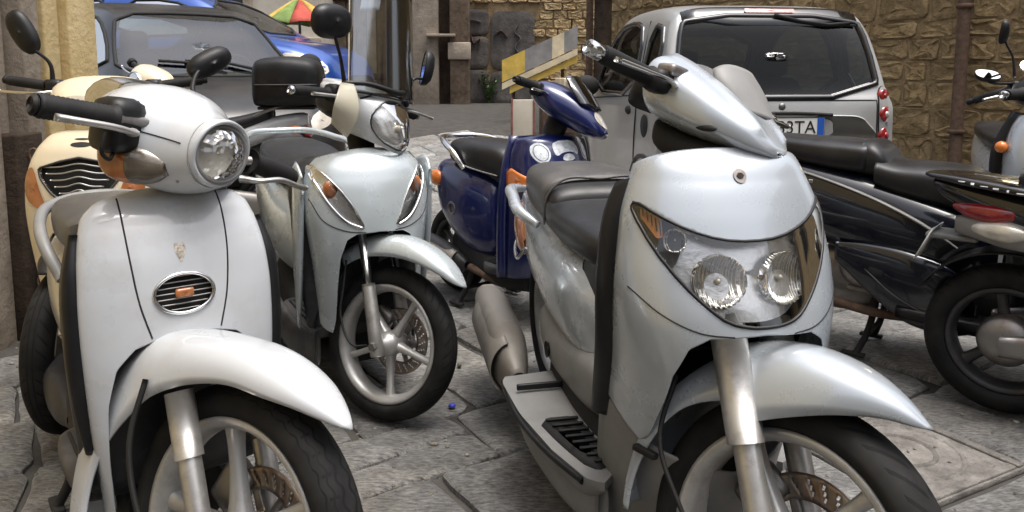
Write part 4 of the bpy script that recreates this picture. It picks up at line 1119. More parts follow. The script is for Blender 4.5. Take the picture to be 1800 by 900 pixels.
for sg in (-1, 1):
    grip(s, sg, 0.19, 0.32, -0.245, 1.035, -0.02, -0.01, 0.017, endlen=0.014)
    lever(s, sg, [(-0.22, 0.14, 1.03), (-0.185, 0.17, 1.03), (-0.175, 0.25, 1.025), (-0.185, 0.32, 1.02)], M_ALU)
    s.add('switch_housing', rbox((-0.24, sg * 0.16, 1.04), (0.055, 0.07, 0.06), 0.016), M_PLAST, st=True)
    mirror(s, sg, (-0.20, 0.165, 1.07), (-0.20, 0.27 if sg < 0 else 0.25, 1.255 if sg < 0 else 1.20), 0, (0.0, 0.15, 1), 0.078 if sg < 0 else 0.046, 0.055 if sg < 0 else 0.066, (-1, -0.1, 0.05) if sg < 0 else (-0.7, -0.7, 0.05), depth=0.035, mid=(-0.20, 0.20, 1.15))
gd = []
for v_ in np.linspace(0, 1, 14):
    gd.append([(-0.20 + 0.065 * math.sin(PI * (0.15 + 0.7 * h_)) - 0.03 * v_, -0.155 - 0.085 * v_ * (0.25 + 0.75 * math.sin(PI * min(1, 0.15 + h_ * 0.8))), 0.90 + 0.175 * h_ + 0.02 * v_ * (1 - h_) * 2) for h_ in np.linspace(0, 1, 14)])
s.add('hand_guard', grid(np.array(gd)), M_GUARD, st=True, solid=0.003)
s.add('rear_body', loft([(-0.55, 0.40, 0.55, 0.10), (-0.60, 0.34, 0.66, 0.15), (-0.75, 0.34, 0.70, 0.19), (-0.95, 0.40, 0.73, 0.19), (-1.2, 0.52, 0.76, 0.16), (-1.40, 0.62, 0.77, 0.09), (-1.44, 0.66, 0.74, 0.03)], 30, e=0.7), M_SILVERB)
s.add('seat', loft([(-0.54, 0.69, 0.73, 0.05), (-0.565, 0.67, 0.77, 0.10), (-0.66, 0.67, 0.79, 0.14), (-0.85, 0.68, 0.79, 0.16), (-1.05, 0.70, 0.82, 0.16), (-1.25, 0.74, 0.83, 0.12), (-1.3, 0.77, 0.81, 0.05)], 30, e=0.6), M_SEAT)
s.add('grab_rail', tube([(-0.95, -0.17, 0.74), (-1.02, -0.225, 0.80), (-1.2, -0.20, 0.83), (-1.40, -0.1, 0.85), (-1.42, 0, 0.85), (-1.40, 0.1, 0.85), (-1.2, 0.20, 0.83), (-1.02, 0.225, 0.80), (-0.95, 0.17, 0.74)], 0.015, 12, smooth=60), M_SILVERB)
floorboard(s, -0.20, -0.62, 0.205, 0.27, M_DGREY)
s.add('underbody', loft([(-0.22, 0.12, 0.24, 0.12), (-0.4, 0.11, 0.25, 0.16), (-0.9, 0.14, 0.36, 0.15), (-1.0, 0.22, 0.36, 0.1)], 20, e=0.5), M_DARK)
for sg in (-1, 1):
    s.add('side_skirt', loft([(-0.20, 0.14, 0.26, 0.01, .7, .7, sg * 0.17), (-0.3, 0.13, 0.26, 0.018, .7, .7, sg * 0.20), (-0.55, 0.14, 0.27, 0.018, .7, .7, sg * 0.205), (-0.7, 0.2, 0.3, 0.01, .7, .7, sg * 0.2)], 16), M_DGREY)
wheel(s, -1.28, 0.25, 0.10, 0.18, 5, M_RIM, M_TYRE, name='rear_wheel')
engine(s, -1.28, 0.25)
muffler(s, -0.9, -1.4, -0.17, 0.2, 0.28, 0.05, 0.07, M_DGREY)
stand(s, -0.85)
s.add('tail_light', ellip((-1.42, 0, 0.70), (0.04, 0.07, 0.035)), M_RED)
s.add('brake_hose', tube([(-0.16, -0.09, 0.50), (-0.14, -0.11, 0.42), (-0.13, -0.115, 0.32), (-0.06, -0.11, 0.24), (-0.02, -0.10, 0.25)], 0.004, 8, smooth=30), M_RUBBER, st=True)
# ================================================================ the navy scooter behind the silver one
s = E = Sc(0.351, 3.30, 40, 27, 'navy blue scooter with round white stickers and orange indicator', axis=(-0.33, 0.85))
wheel(s, 0, 0.22, 0.09, 0.15, 5, M_RIM, M_TYRE, True)
fork(s, 0.22, 0.075, 0.022, 0.015, 0.2, 0.36)
fender(s, [(30, 0.27, 0.0, 0.01), (50, 0.275, 0.05, 0.06), (90, 0.28, 0.09, 0.075), (140, 0.28, 0.09, 0.075), (170, 0.275, 0.05, 0.06)], 0, 0.22, M_NAVY)
apr = Shell([(0.862, -0.26, 0.12, -0.32), (0.85, -0.225, 0.150, -0.325), (0.81, -0.185, 0.178, -0.335), (0.74, -0.155, 0.197, -0.34), (0.65, -0.135, 0.205, -0.34), (0.5, -0.125, 0.205, -0.34), (0.35, -0.13, 0.20, -0.35), (0.22, -0.15, 0.19, -0.37)], ef=0.7)
g0 = apr.surf(lambda t: 0.862 - 0.02 * np.abs(t) ** 2, lambda t: np.interp(np.abs(t), [0, .3, .45, .55, .65, 1], [0.55, 0.53, 0.46, 0.34, 0.24, 0.22]), 70, 60)
bE = bvh(g0)
ao = s.add('front_apron', g0, M_NAVY, solid=0.004)
for sg in (-1, 1):
    ip = [(-0.335, 0.725), (-0.235, 0.685), (-0.165, 0.655), (-0.215, 0.625), (-0.33, 0.605)]
    s.add('indicator', patch(bE, 'y', sg, ip, 0.008, 4, 30, round_=1, skirt=0.02), M_AMBER)
    st_ = s.add('sticker', patch(bE, 'x', 1, ell2(sg * 0.125, 0.785, 0.036, 0.043), 0.0012, 4, 30, round_=0), M_STICK, ao)
    s.add('sticker_ring', outline(bE, 'x', 1, ell2(sg * 0.125, 0.785, 0.027, 0.033), 0.0016, 0.001, 30, 0), M_NAVY, st_)
s.add('sticker', patch(bE, 'x', 1, [(-0.06, 0.832), (0.055, 0.832), (0.07, 0.80), (0.062, 0.765), (0.03, 0.785), (-0.03, 0.785), (-0.065, 0.765), (-0.075, 0.80)], 0.0012, 4, 40, round_=1), M_STICK, ao)
s.add('sticker', patch(bE, 'x', 1, [(-0.038, 0.748), (0.038, 0.748), (0.03, 0.772), (0, 0.779), (-0.03, 0.772)], 0.0012, 3, 24, round_=1), M_STICK, ao)
s.add('leg_shield', Shell([(0.85, -0.33, 0.16, -0.36), (0.7, -0.33, 0.21, -0.36), (0.45, -0.35, 0.215, -0.38), (0.22, -0.36, 0.20, -0.40)], ef=0.6).surf(lambda t: 0.85 + 0 * t, lambda t: 0.22 + 0 * t, 30, 20), M_NAVY, solid=0.03)
cov = loft([(-0.035, 0.865, 0.885, 0.02), (-0.055, 0.85, 0.92, 0.06), (-0.11, 0.855, 0.985, 0.10), (-0.18, 0.875, 1.04, 0.125), (-0.26, 0.91, 1.075, 0.145), (-0.33, 0.955, 1.085, 0.14), (-0.37, 0.99, 1.06, 0.10)], 34, 50, e=0.8)
co = s.add('handlebar_cover', cov, M_NAVY, st=True)
bN = bvh(cov)
hp = ell2(0, 0.93, 0.06, 0.035)
s.add('headlight', patch(bN, 'x', 1, hp, 0.002, 4, 40, round_=0), M_CLEARW, st=True)
s.add('fly_screen', Shell([(0.98, -0.08, 0.10, -0.14), (1.06, -0.14, 0.105, -0.20), (1.12, -0.20, 0.07, -0.24)], ef=0.8).surf(lambda t: 1.12 - 0.02 * np.abs(t), lambda t: 0.98 + 0 * t, 20, 12, 0.95), M_SMOKE, st=True, solid=0.003)
s.add('steering_neck', tube([(-0.30, 0, 0.80), (-0.26, 0, 0.93)], 0.05, 16), M_PLAST, st=True)
for sg in (-1, 1):
    grip(s, sg, 0.18, 0.31, -0.32, 1.04, -0.02, 0.0, 0.018, endlen=0.02, end=M_RUBBER)
    lever(s, sg, [(-0.30, 0.13, 1.02), (-0.265, 0.16, 1.01), (-0.255, 0.24, 1.01), (-0.27, 0.30, 1.01)], M_CHROME)
    s.add('switch_housing', rbox((-0.32, sg * 0.15, 1.03), (0.055, 0.06, 0.06), 0.015), M_PLAST, st=True)
s.add('rear_body', loft([(-0.50, 0.28, 0.50, 0.08), (-0.54, 0.25, 0.62, 0.14), (-0.65, 0.24, 0.66, 0.165), (-0.78, 0.28, 0.68, 0.17), (-0.92, 0.38, 0.69, 0.15), (-1.02, 0.48, 0.68, 0.10), (-1.05, 0.54, 0.64, 0.04)], 30, e=0.6), M_NAVY)
so = s.add('seat', loft([(-0.455, 0.60, 0.66, 0.05), (-0.47, 0.575, 0.745, 0.10), (-0.52, 0.60, 0.785, 0.125), (-0.62, 0.64, 0.80, 0.145), (-0.75, 0.66, 0.805, 0.15), (-0.88, 0.68, 0.80, 0.12), (-0.92, 0.71, 0.77, 0.06)], 34, e=0.6), M_SEAT)
s.add('seat_trim', tube([(-0.50, -0.125, 0.655), (-0.62, -0.150, 0.672), (-0.75, -0.155, 0.69)], 0.004, 8, smooth=20), M_CHROME, so)
s.add('grab_rail', tube([(-0.72, -0.15, 0.67), (-0.77, -0.175, 0.74), (-0.86, -0.16, 0.78), (-0.98, -0.08, 0.80), (-1.0, 0, 0.80), (-0.98, 0.08, 0.80), (-0.86, 0.16, 0.78), (-0.77, 0.175, 0.74), (-0.72, 0.15, 0.67)], 0.014, 12, smooth=50), M_CHROME)
for sg in (-1, 1):
    pear(s, (-0.97, sg * 0.14, 0.60), (0.05, 0.025, 0.04), 0, M_AMBER, 'rear_indicator', st=False)
s.add('side_badge', lathe([(0.022, -0.171), (0.028, -0.175), (0.034, -0.171)], 24, 'y', (-0.80, 0, 0.47)), M_STEEL)
s.add('tail_light', ellip((-1.04, 0, 0.60), (0.04, 0.07, 0.04)), M_RED)
floorboard(s, -0.36, -0.56, 0.20, 0.26, M_DGREY)
s.add('underbody', loft([(-0.3, 0.14, 0.26, 0.12), (-0.5, 0.13, 0.27, 0.15), (-0.85, 0.16, 0.36, 0.13)], 20, e=0.5), M_DARK)
wheel(s, -0.98, 0.22, 0.10, 0.15, 5, M_RIMD, M_TYRE, name='rear_wheel')
engine(s, -0.98, 0.22)
muffler(s, -0.7, -1.1, -0.15, 0.2, 0.26, 0.045, 0.06, M_DGREY)
stand(s, -0.72)

# ================================================================ the cream scooter at the left wall
s = Fs = Sc(-1.40, 2.45, 5, 0, 'cream scooter with chevron grille beside the yellow wall', axis=(-0.33, 0.85))
wheel(s, 0, 0.27, 0.09, 0.205, 5, M_RIM, M_TYRE, True)
fork(s, 0.27, 0.085, 0.025, 0.018, 0.22, 0.26, M_ALU, M_ALU)
fender(s, [(60, 0.315, 0.0, 0.01), (75, 0.325, 0.04, 0.05), (100, 0.335, 0.07, 0.07), (130, 0.335, 0.07, 0.07), (150, 0.33, 0.06, 0.07)], 0, 0.27, M_PLAST)
apr = Shell([(0.945, -0.22, 0.09, -0.26), (0.93, -0.185, 0.125, -0.26), (0.90, -0.15, 0.158, -0.255), (0.85, -0.125, 0.187, -0.245), (0.79, -0.112, 0.203, -0.235), (0.70, -0.105, 0.210, -0.225), (0.60, -0.11, 0.205, -0.225), (0.5, -0.12, 0.195, -0.23), (0.35, -0.14, 0.18, -0.25), (0.22, -0.16, 0.16, -0.27)], ef=0.7)
g0 = apr.surf(lambda t: 0.945 - 0.02 * np.abs(t) ** 2, lambda t: np.interp(np.abs(t), [0, .3, .45, .55, .65, 1], [0.62, 0.61, 0.55, 0.42, 0.26, 0.24]), 90, 80)
bF = bvh(g0)
gp = [(0, 0.858), (0.06, 0.846), (0.135, 0.822), (0.125, 0.79), (0.09, 0.745), (0.05, 0.715), (0, 0.705), (-0.05, 0.715), (-0.09, 0.745), (-0.125, 0.79), (-0.135, 0.822), (-0.06, 0.846)]
ao = s.add('front_apron', cut(g0, 'x', 1, [gp], 0), M_CREAM, solid=0.004)
gr = s.add('grille', outline(bF, 'x', 1, gp, 0.004, 0, 60, 0), M_DGREY)
s.add('grille_backing', mv(patch(bF, 'x', 1, gp, 0, 4, 40, round_=0), -0.015, 0, 0), M_DARK, gr)
for k in range(6):
    zc = 0.838 - 0.021 * k
    hw = 0.122 - 0.015 * k
    s.add('grille_slat', mv(line_on(bF, 'x', 1, [(-hw, zc - 0.012), (-hw * 0.5, zc - 0.010), (0, zc), (hw * 0.5, zc - 0.010), (hw, zc - 0.012)], 0.003, 24), -0.004, 0, 0), M_GRILLE, gr)
s.add('vent', patch(bF, 'x', 1, ell2(0, 0.898, 0.034, 0.008), 0.001, 3, 24, round_=0), M_DARK, ao)
s.add('vent', patch(bF, 'x', 1, ell2(0, 0.915, 0.026, 0.003), 0.001, 3, 24, round_=0), M_DARK, ao)
for sg in (-1, 1):
    ip = [(sg * 0.150, 0.825), (sg * 0.178, 0.82), (sg * 0.193, 0.77), (sg * 0.180, 0.72), (sg * 0.135, 0.69), (sg * 0.105, 0.70), (sg * 0.125, 0.75)]
    s.add('indicator', patch(bF, 'x', 1, ip, 0.004, 4, 30, round_=1), M_AMBERD)
s.add('leg_shield', Shell([(0.92, -0.26, 0.13, -0.30), (0.8, -0.25, 0.21, -0.29), (0.6, -0.25, 0.215, -0.29), (0.3, -0.27, 0.18, -0.31)], ef=0.6).surf(lambda t: 0.92 + 0 * t, lambda t: 0.25 + 0 * t, 30, 20), M_CREAM, solid=0.03)
s.add('wheel_arch', arch_geo(-0.08, 0.29, 0.33, 0.15, 100, 195), M_DARK, solid=0.004)
cov = loft([(-0.20, 0.985, 1.03, 0.04), (-0.22, 0.97, 1.06, 0.09), (-0.27, 0.965, 1.10, 0.14), (-0.33, 0.98, 1.12, 0.165), (-0.40, 1.0, 1.115, 0.15), (-0.43, 1.03, 1.09, 0.10)], 30, 40, e=0.8)
co = s.add('handlebar_cover', cov, M_CREAM, st=True)
bN = bvh(cov)
s.add('headlight', patch(bN, 'x', 1, [(-0.09, 1.055), (0.09, 1.055), (0.10, 1.02), (0.05, 0.99), (-0.05, 0.99), (-0.10, 1.02)], 0.002, 5, 40, round_=1), M_CLEARW, st=True)
for sg in (-1, 1):
    grip(s, sg, 0.19, 0.33, -0.36, 1.085, -0.02, 0.02, 0.017, endlen=0.012, end=M_RUBBER)
    lever(s, sg, [(-0.34, 0.14, 1.07), (-0.30, 0.17, 1.065), (-0.29, 0.25, 1.065), (-0.305, 0.32, 1.07)], M_CHROME)
    s.add('switch_housing', rbox((-0.36, sg * 0.165, 1.08), (0.05, 0.06, 0.055), 0.015), M_PLAST, st=True)
mirror(s, -1, (-0.40, 0.19, 1.09), (-0.40, 0.275, 1.272), 0, (0.0, 0.55, 1), 0.044, 0.082, (-1, -0.2, 0.05), depth=0.03, mid=(-0.40, 0.195, 1.16), stem_r=0.0065)
s.add('rear_body', loft([(-0.58, 0.40, 0.55, 0.10), (-0.63, 0.34, 0.66, 0.15), (-0.8, 0.36, 0.70, 0.17), (-1.1, 0.48, 0.74, 0.16), (-1.4, 0.62, 0.76, 0.09), (-1.44, 0.66, 0.73, 0.03)], 26, e=0.7), M_CREAM)
s.add('seat', loft([(-0.57, 0.70, 0.74, 0.05), (-0.60, 0.68, 0.77, 0.11), (-0.75, 0.69, 0.79, 0.15), (-1.05, 0.72, 0.81, 0.155), (-1.3, 0.75, 0.82, 0.11), (-1.34, 0.78, 0.80, 0.05)], 26, e=0.6), M_SEAT)
floorboard(s, -0.26, -0.62, 0.19, 0.29, M_DGREY)
s.add('underbody', loft([(-0.26, 0.14, 0.26, 0.12), (-0.5, 0.13, 0.27, 0.15), (-0.9, 0.16, 0.36, 0.13)], 18, e=0.5), M_DARK)
wheel(s, -1.30, 0.27, 0.10, 0.2, 5, M_RIM, M_TYRE, name='rear_wheel')
engine(s, -1.30, 0.27)
stand(s, -0.85)

# ================================================================ the white scooter with the black top case, turned away
s = G = Sc(-2.62, 5.10, -84, 50, 'white scooter with black top case parked sideways before the dark car', axis=(-0.33, 0.85))
wheel(s, 0, 0.25, 0.09, 0.19, 5, M_RIM, M_TYRE, True)
fork(s, 0.25, 0.08, 0.024, 0.016, 0.2, 0.34)
fender(s, [(40, 0.30, 0.0, 0.01), (60, 0.305, 0.04, 0.055), (100, 0.31, 0.07, 0.07), (140, 0.31, 0.06, 0.07)], 0, 0.25, M_WHITE)
apr = Shell([(0.90, -0.20, 0.12, -0.25), (0.85, -0.13, 0.18, -0.25), (0.7, -0.10, 0.21, -0.24), (0.5, -0.10, 0.20, -0.24), (0.28, -0.13, 0.18, -0.26)], ef=0.7)
s.add('front_apron', apr.surf(lambda t: 0.90 + 0 * t, lambda t: np.interp(np.abs(t), [0, .3, .5, .65, 1], [0.60, 0.58, 0.46, 0.28, 0.28]), 50, 40), M_WHITE, solid=0.004)
s.add('leg_shield', Shell([(0.9, -0.25, 0.15, -0.28), (0.6, -0.25, 0.215, -0.28), (0.28, -0.27, 0.185, -0.30)], ef=0.6).surf(lambda t: 0.9 + 0 * t, lambda t: 0.28 + 0 * t, 24, 16), M_DGREY, solid=0.03)
cov = loft([(-0.19, 1.02, 1.08, 0.05), (-0.21, 0.99, 1.14, 0.10), (-0.27, 0.98, 1.17, 0.15), (-0.34, 1.0, 1.16, 0.16), (-0.40, 1.04, 1.13, 0.10)], 28, 30, e=0.85)
s.add('handlebar_cover', cov, M_CREAM, st=True)
round_lamp(s, (-0.19, 0, 1.07), 0.075, (1, 0, 0.1), rim=M_CHROME, bulge=0.02)
for sg in (-1, 1):
    grip(s, sg, 0.19, 0.32, -0.33, 1.075, -0.02, 0.0, 0.018, endlen=0.03, endr=0.03, end=M_RUBBER)
    lever(s, sg, [(-0.31, 0.14, 1.07), (-0.27, 0.17, 1.07), (-0.26, 0.25, 1.07), (-0.275, 0.32, 1.07)], M_CHROME)
body = loft([(-0.480, 0.40, 0.55, 0.10), (-0.530, 0.36, 0.66, 0.15), (-0.600, 0.44, 0.68, 0.165), (-0.800, 0.57, 0.74, 0.16), (-1.050, 0.68, 0.82, 0.135), (-1.230, 0.745, 0.85, 0.09), (-1.290, 0.77, 0.84, 0.03)], 28, e=0.7)
s.add('rear_body', body, M_WHITE)
s.add('seat', loft([(-0.470, 0.70, 0.74, 0.05), (-0.500, 0.68, 0.77, 0.11), (-0.500, 0.68, 0.78, 0.15), (-0.800, 0.72, 0.82, 0.155), (-1.030, 0.79, 0.87, 0.11), (-1.070, 0.82, 0.86, 0.05)], 26, e=0.6), M_SEAT)
s.add('luggage_rack', cat(*[tube([(-0.900, sg * 0.11, 0.80), (-1.100, sg * 0.12, 0.885), (-1.330, sg * 0.09, 0.89)], 0.012, 10, smooth=16) for sg in (-1, 1)], tube([(-1.330, -0.09, 0.89), (-1.330, 0.09, 0.89)], 0.012, 10)), M_STEEL)
tc_ = s.add('top_case', loft([(-0.960, 0.93, 1.10, 0.12), (-0.975, 0.90, 1.17, 0.17), (-1.020, 0.895, 1.20, 0.20), (-1.170, 0.895, 1.215, 0.215), (-1.310, 0.895, 1.20, 0.20), (-1.375, 0.90, 1.16, 0.16), (-1.395, 0.93, 1.09, 0.10)], 40, 50, e=0.45), M_PLAST)
s.add('lid_seam', tube([(x, y, 1.035) for x, y in ((-0.965, -0.12), (-0.995, -0.19), (-1.170, -0.218), (-1.350, -0.19), (-1.390, -0.1), (-1.390, 0.1), (-1.350, 0.19), (-1.170, 0.218), (-0.995, 0.19), (-0.965, 0.12))], 0.005, 8, smooth=60, closed=True), M_DGREY, tc_)
s.add('mounting_plate', rbox((-1.170, 0, 0.885), (0.36, 0.26, 0.02), 0.006), M_PLAST, tc_)
for sg in (-1, 1):
    pear(s, (-1.220, sg * 0.125, 0.745), (0.045, 0.025, 0.03), 0, M_AMBER, 'rear_indicator', st=False)
s.add('tail_light', ellip((-1.280, 0, 0.72), (0.04, 0.075, 0.04)), M_RED)
s.add('mud_guard', tube([(-1.210, 0, 0.74), (-1.330, 0, 0.64), (-1.370, 0, 0.48)], 0.07, 10, smooth=12, flat=0.12), M_PLAST)
s.add('rear_reflector', lathe([(0.001, -0.01), (0.022, -0.008), (0.025, 0)], 16, 'x', (-1.340, 0, 0.60)), M_CLEARW)
floorboard(s, -0.26, -0.520, 0.19, 0.29, M_DGREY)
s.add('underbody', loft([(-0.26, 0.14, 0.26, 0.12), (-0.500, 0.13, 0.27, 0.15), (-0.650, 0.16, 0.40, 0.13)], 18, e=0.5), M_DARK)
wheel(s, -1.050, 0.25, 0.11, 0.18, 5, M_RIMD, M_TYRE, name='rear_wheel')
engine(s, -1.050, 0.25)
muffler(s, -0.700, -1.200, -0.17, 0.22, 0.30, 0.05, 0.07, M_DGREY)
stand(s, -0.85)
s.add('rear_hugger', arch_geo(-1.050, 0.25, 0.30, 0.09, 20, 175), M_PLAST, solid=0.006)

# ================================================================ the black maxi scooter on the right
s = I = Sc(2.2, 2.6, 52, 0, 'black maxi scooter with stepped seat behind the large silver scooter')
wheel(s, 0, 0.26, 0.11, 0.19, 5, M_RIMD, M_TYRE, True)
fork(s, 0.26, 0.09, 0.03, 0.02, 0.2, 0.34)
fender(s, [(40, 0.31, 0.0, 0.01), (60, 0.315, 0.05, 0.06), (100, 0.32, 0.09, 0.08), (150, 0.32, 0.07, 0.08)], 0, 0.26, M_INK)
apr = Shell([(1.02, -0.28, 0.12, -0.34), (0.9, -0.18, 0.20, -0.34), (0.75, -0.10, 0.24, -0.32), (0.6, -0.08, 0.24, -0.32), (0.4, -0.12, 0.21, -0.36), (0.2, -0.2, 0.18, -0.42)], ef=0.8)
s.add('front_apron', apr.surf(lambda t: 1.02 + 0 * t, lambda t: np.interp(np.abs(t), [0, .3, .5, .65, 1], [0.64, 0.62, 0.5, 0.3, 0.3]), 50, 40), M_INK, solid=0.004)
s.add('leg_shield', Shell([(1.0, -0.33, 0.15, -0.37), (0.7, -0.33, 0.245, -0.37), (0.3, -0.38, 0.20, -0.42)], ef=0.6).surf(lambda t: 1.0 + 0 * t, lambda t: 0.3 + 0 * t, 24, 16), M_PLAST, solid=0.03)
s.add('handlebar_cover', loft([(-0.30, 1.0, 1.04, 0.08), (-0.34, 0.99, 1.09, 0.14), (-0.42, 1.0, 1.12, 0.15), (-0.48, 1.03, 1.09, 0.1)], 24, e=0.8), M_PLAST)
for sg in (-1, 1):
    grip(s, sg, 0.19, 0.33, -0.44, 1.06, -0.03, 0.0, 0.018, st=False)
    s.add('front_lamp', ellip((-0.13, sg * 0.10, 0.78), (0.03, 0.07, 0.045)), M_CLEARW)
body = loft([(-0.48, 0.34, 0.52, 0.12), (-0.53, 0.32, 0.60, 0.17), (-0.65, 0.33, 0.66, 0.198), (-0.85, 0.36, 0.72, 0.205), (-1.05, 0.42, 0.76, 0.198), (-1.25, 0.50, 0.79, 0.175), (-1.45, 0.60, 0.81, 0.12), (-1.56, 0.68, 0.81, 0.06), (-1.60, 0.72, 0.79, 0.02)], 36, e=0.65)
s.add('rear_body', body, M_INK)
bI = bvh(body)
for sg in (-1, 1):
    fl = s.add('flank_trim', tube([hit(bI, 'y', sg, x, z, 0.002) for x, z in ((-1.45, 0.775), (-1.25, 0.745), (-1.05, 0.70), (-0.85, 0.635), (-0.70, 0.565), (-0.60, 0.50))], [0.006, 0.009, 0.010, 0.011, 0.011, 0.005], 10, smooth=40, flat=0.5), M_GREYP)
    # raised maker's lettering, unreadable in the photograph: short silver strokes
    for k, (x, w_) in enumerate(((-1.29, .022), (-1.262, .014), (-1.238, .018), (-1.21, .02), (-1.183, .012), (-1.16, .018), (-1.132, .018))):
        h = hit(bI, 'y', sg, x, 0.752 + (x + 1.29) * -0.18 - 0.028, 0.003)
        s.add('lettering', rbox(tuple(h), (w_, 0.003, 0.014), 0.001, 1), M_CHROME, fl, smooth=False)
    s.add('lower_panel', loft([(-0.52, 0.20, 0.30, 0.01, .8, .8, sg * 0.20), (-0.60, 0.18, 0.42, 0.025, .8, .8, sg * 0.215), (-0.75, 0.20, 0.47, 0.03, .8, .8, sg * 0.22), (-0.90, 0.30, 0.48, 0.025, .8, .8, sg * 0.21), (-1.02, 0.40, 0.47, 0.01, .8, .8, sg * 0.20)], 24), M_INK)
    s.add('panel_edge', tube([(-0.56, sg * 0.236, 0.235), (-0.66, sg * 0.249, 0.25), (-0.78, sg * 0.251, 0.30), (-0.90, sg * 0.236, 0.385)], 0.005, 8, smooth=24, flat=0.5), M_DGREY)
so = s.add('seat', loft([(-0.50, 0.60, 0.66, 0.06), (-0.52, 0.59, 0.73, 0.12), (-0.58, 0.60, 0.77, 0.155), (-0.70, 0.63, 0.785, 0.175), (-0.82, 0.66, 0.785, 0.18), (-0.90, 0.69, 0.80, 0.18)], 36, e=0.6), M_SEAT)
s.add('backrest', loft([(-0.86, 0.72, 0.79, 0.13), (-0.885, 0.72, 0.835, 0.15), (-0.92, 0.72, 0.862, 0.155), (-0.96, 0.72, 0.865, 0.15)], 30, e=0.6), M_SEAT, so)
s.add('pillion_seat', loft([(-0.93, 0.74, 0.855, 0.15), (-0.97, 0.73, 0.858, 0.165), (-1.15, 0.75, 0.862, 0.16), (-1.32, 0.78, 0.866, 0.13), (-1.42, 0.81, 0.865, 0.08), (-1.44, 0.83, 0.85, 0.04)], 32, e=0.55), M_SEAT, so)
s.add('tail_light', ellip((-1.58, 0, 0.76), (0.04, 0.08, 0.035)), M_RED)
for sg in (-1, 1):
    s.add('footboard', loft([(-0.34, 0.22, 0.27, 0.05, .5, .5, sg * 0.2), (-0.5, 0.21, 0.26, 0.07, .5, .5, sg * 0.21), (-0.78, 0.22, 0.27, 0.06, .5, .5, sg * 0.20)], 16), M_PLAST)
s.add('underbody', loft([(-0.4, 0.15, 0.34, 0.14), (-0.6, 0.16, 0.38, 0.16), (-0.85, 0.22, 0.42, 0.14)], 20, e=0.5), M_DARK)
s.add('clutch_cover', lathe([(0.001, -0.03), (0.05, -0.028), (0.075, -0.018), (0.082, 0.0)], 28, 'y', (-0.93, -0.17, 0.375)), M_STEEL)
wheel(s, -1.42, 0.26, 0.13, 0.19, 5, M_RIMD, M_TYRE, name='rear_wheel')
engine(s, -1.42, 0.26)
stand(s, -0.92, 0.12, 0.33)
s.add('stand_plate', rbox((-0.90, -0.12, 0.285), (0.16, 0.10, 0.02), 0.006), M_MUFF)
muffler(s, -1.1, -1.6, -0.2, 0.24, 0.32, 0.05, 0.075, M_DGREY)

# ================================================================ the black scooter at the right edge, seen from its tail
s = J = Sc(1.62 + 1.3 * math.sin(rad(50)), 2.6 - 1.3 * math.cos(rad(50)), 50, 0, 'black scooter cut off by the right edge, tail light and rear wheel showing')
wheel(s, 0, 0.25, 0.09, 0.19, 5, M_RIMD, M_TYRE, True)
fork(s, 0.25, 0.08, 0.024, 0.016, 0.2, 0.34)
fender(s, [(40, 0.30, 0.0, 0.01), (60, 0.305, 0.04, 0.055), (100, 0.31, 0.07, 0.07), (140, 0.31, 0.06, 0.07)], 0, 0.25, M_BLACKP)
apr = Shell([(0.92, -0.22, 0.12, -0.27), (0.8, -0.13, 0.19, -0.26), (0.6, -0.10, 0.21, -0.25), (0.28, -0.14, 0.18, -0.28)], ef=0.75)
s.add('front_apron', apr.surf(lambda t: 0.92 + 0 * t, lambda t: np.interp(np.abs(t), [0, .3, .5, .65, 1], [0.60, 0.58, 0.46, 0.28, 0.28]), 50, 40), M_BLACKP, solid=0.004)
s.add('handlebar_cover', loft([(-0.20, 0.96, 1.03, 0.08), (-0.25, 0.95, 1.08, 0.14), (-0.33, 0.97, 1.10, 0.15), (-0.40, 1.01, 1.07, 0.1)], 24, e=0.8), M_BLACKP)
s.add('headlight', ellip((-0.10, 0, 0.80), (0.03, 0.09, 0.05)), M_CLEARW)
for sg in (-1, 1):
    grip(s, sg, 0.19, 0.32, -0.34, 1.05, -0.02, 0.0, 0.018, st=False)
body = loft([(-0.56, 0.36, 0.52, 0.10), (-0.60, 0.32, 0.62, 0.14), (-0.75, 0.36, 0.68, 0.16), (-1.0, 0.48, 0.72, 0.16), (-1.2, 0.58, 0.755, 0.135), (-1.36, 0.66, 0.77, 0.095), (-1.45, 0.70, 0.775, 0.06), (-1.50, 0.74, 0.77, 0.03)], 32, e=0.7)
s.add('rear_body', body, M_BLACKP)
bJ = bvh(body)
s.add('seat', loft([(-0.56, 0.68, 0.72, 0.06), (-0.60, 0.67, 0.76, 0.12), (-0.8, 0.68, 0.775, 0.15), (-1.05, 0.72, 0.80, 0.15), (-1.20, 0.75, 0.82, 0.11), (-1.25, 0.78, 0.81, 0.05)], 28, e=0.6), M_SEAT)
tr = s.add('tail_trim', loft([(-1.10, 0.73, 0.765, 0.165), (-1.25, 0.745, 0.785, 0.15), (-1.40, 0.76, 0.795, 0.115), (-1.50, 0.775, 0.795, 0.065), (-1.53, 0.78, 0.79, 0.02)], 24, e=0.6), M_BLACKP)
bT = bvh(loft([(-1.10, 0.73, 0.765, 0.165), (-1.25, 0.745, 0.785, 0.15), (-1.40, 0.76, 0.795, 0.115), (-1.50, 0.775, 0.795, 0.065), (-1.53, 0.78, 0.79, 0.02)], 24, e=0.6))
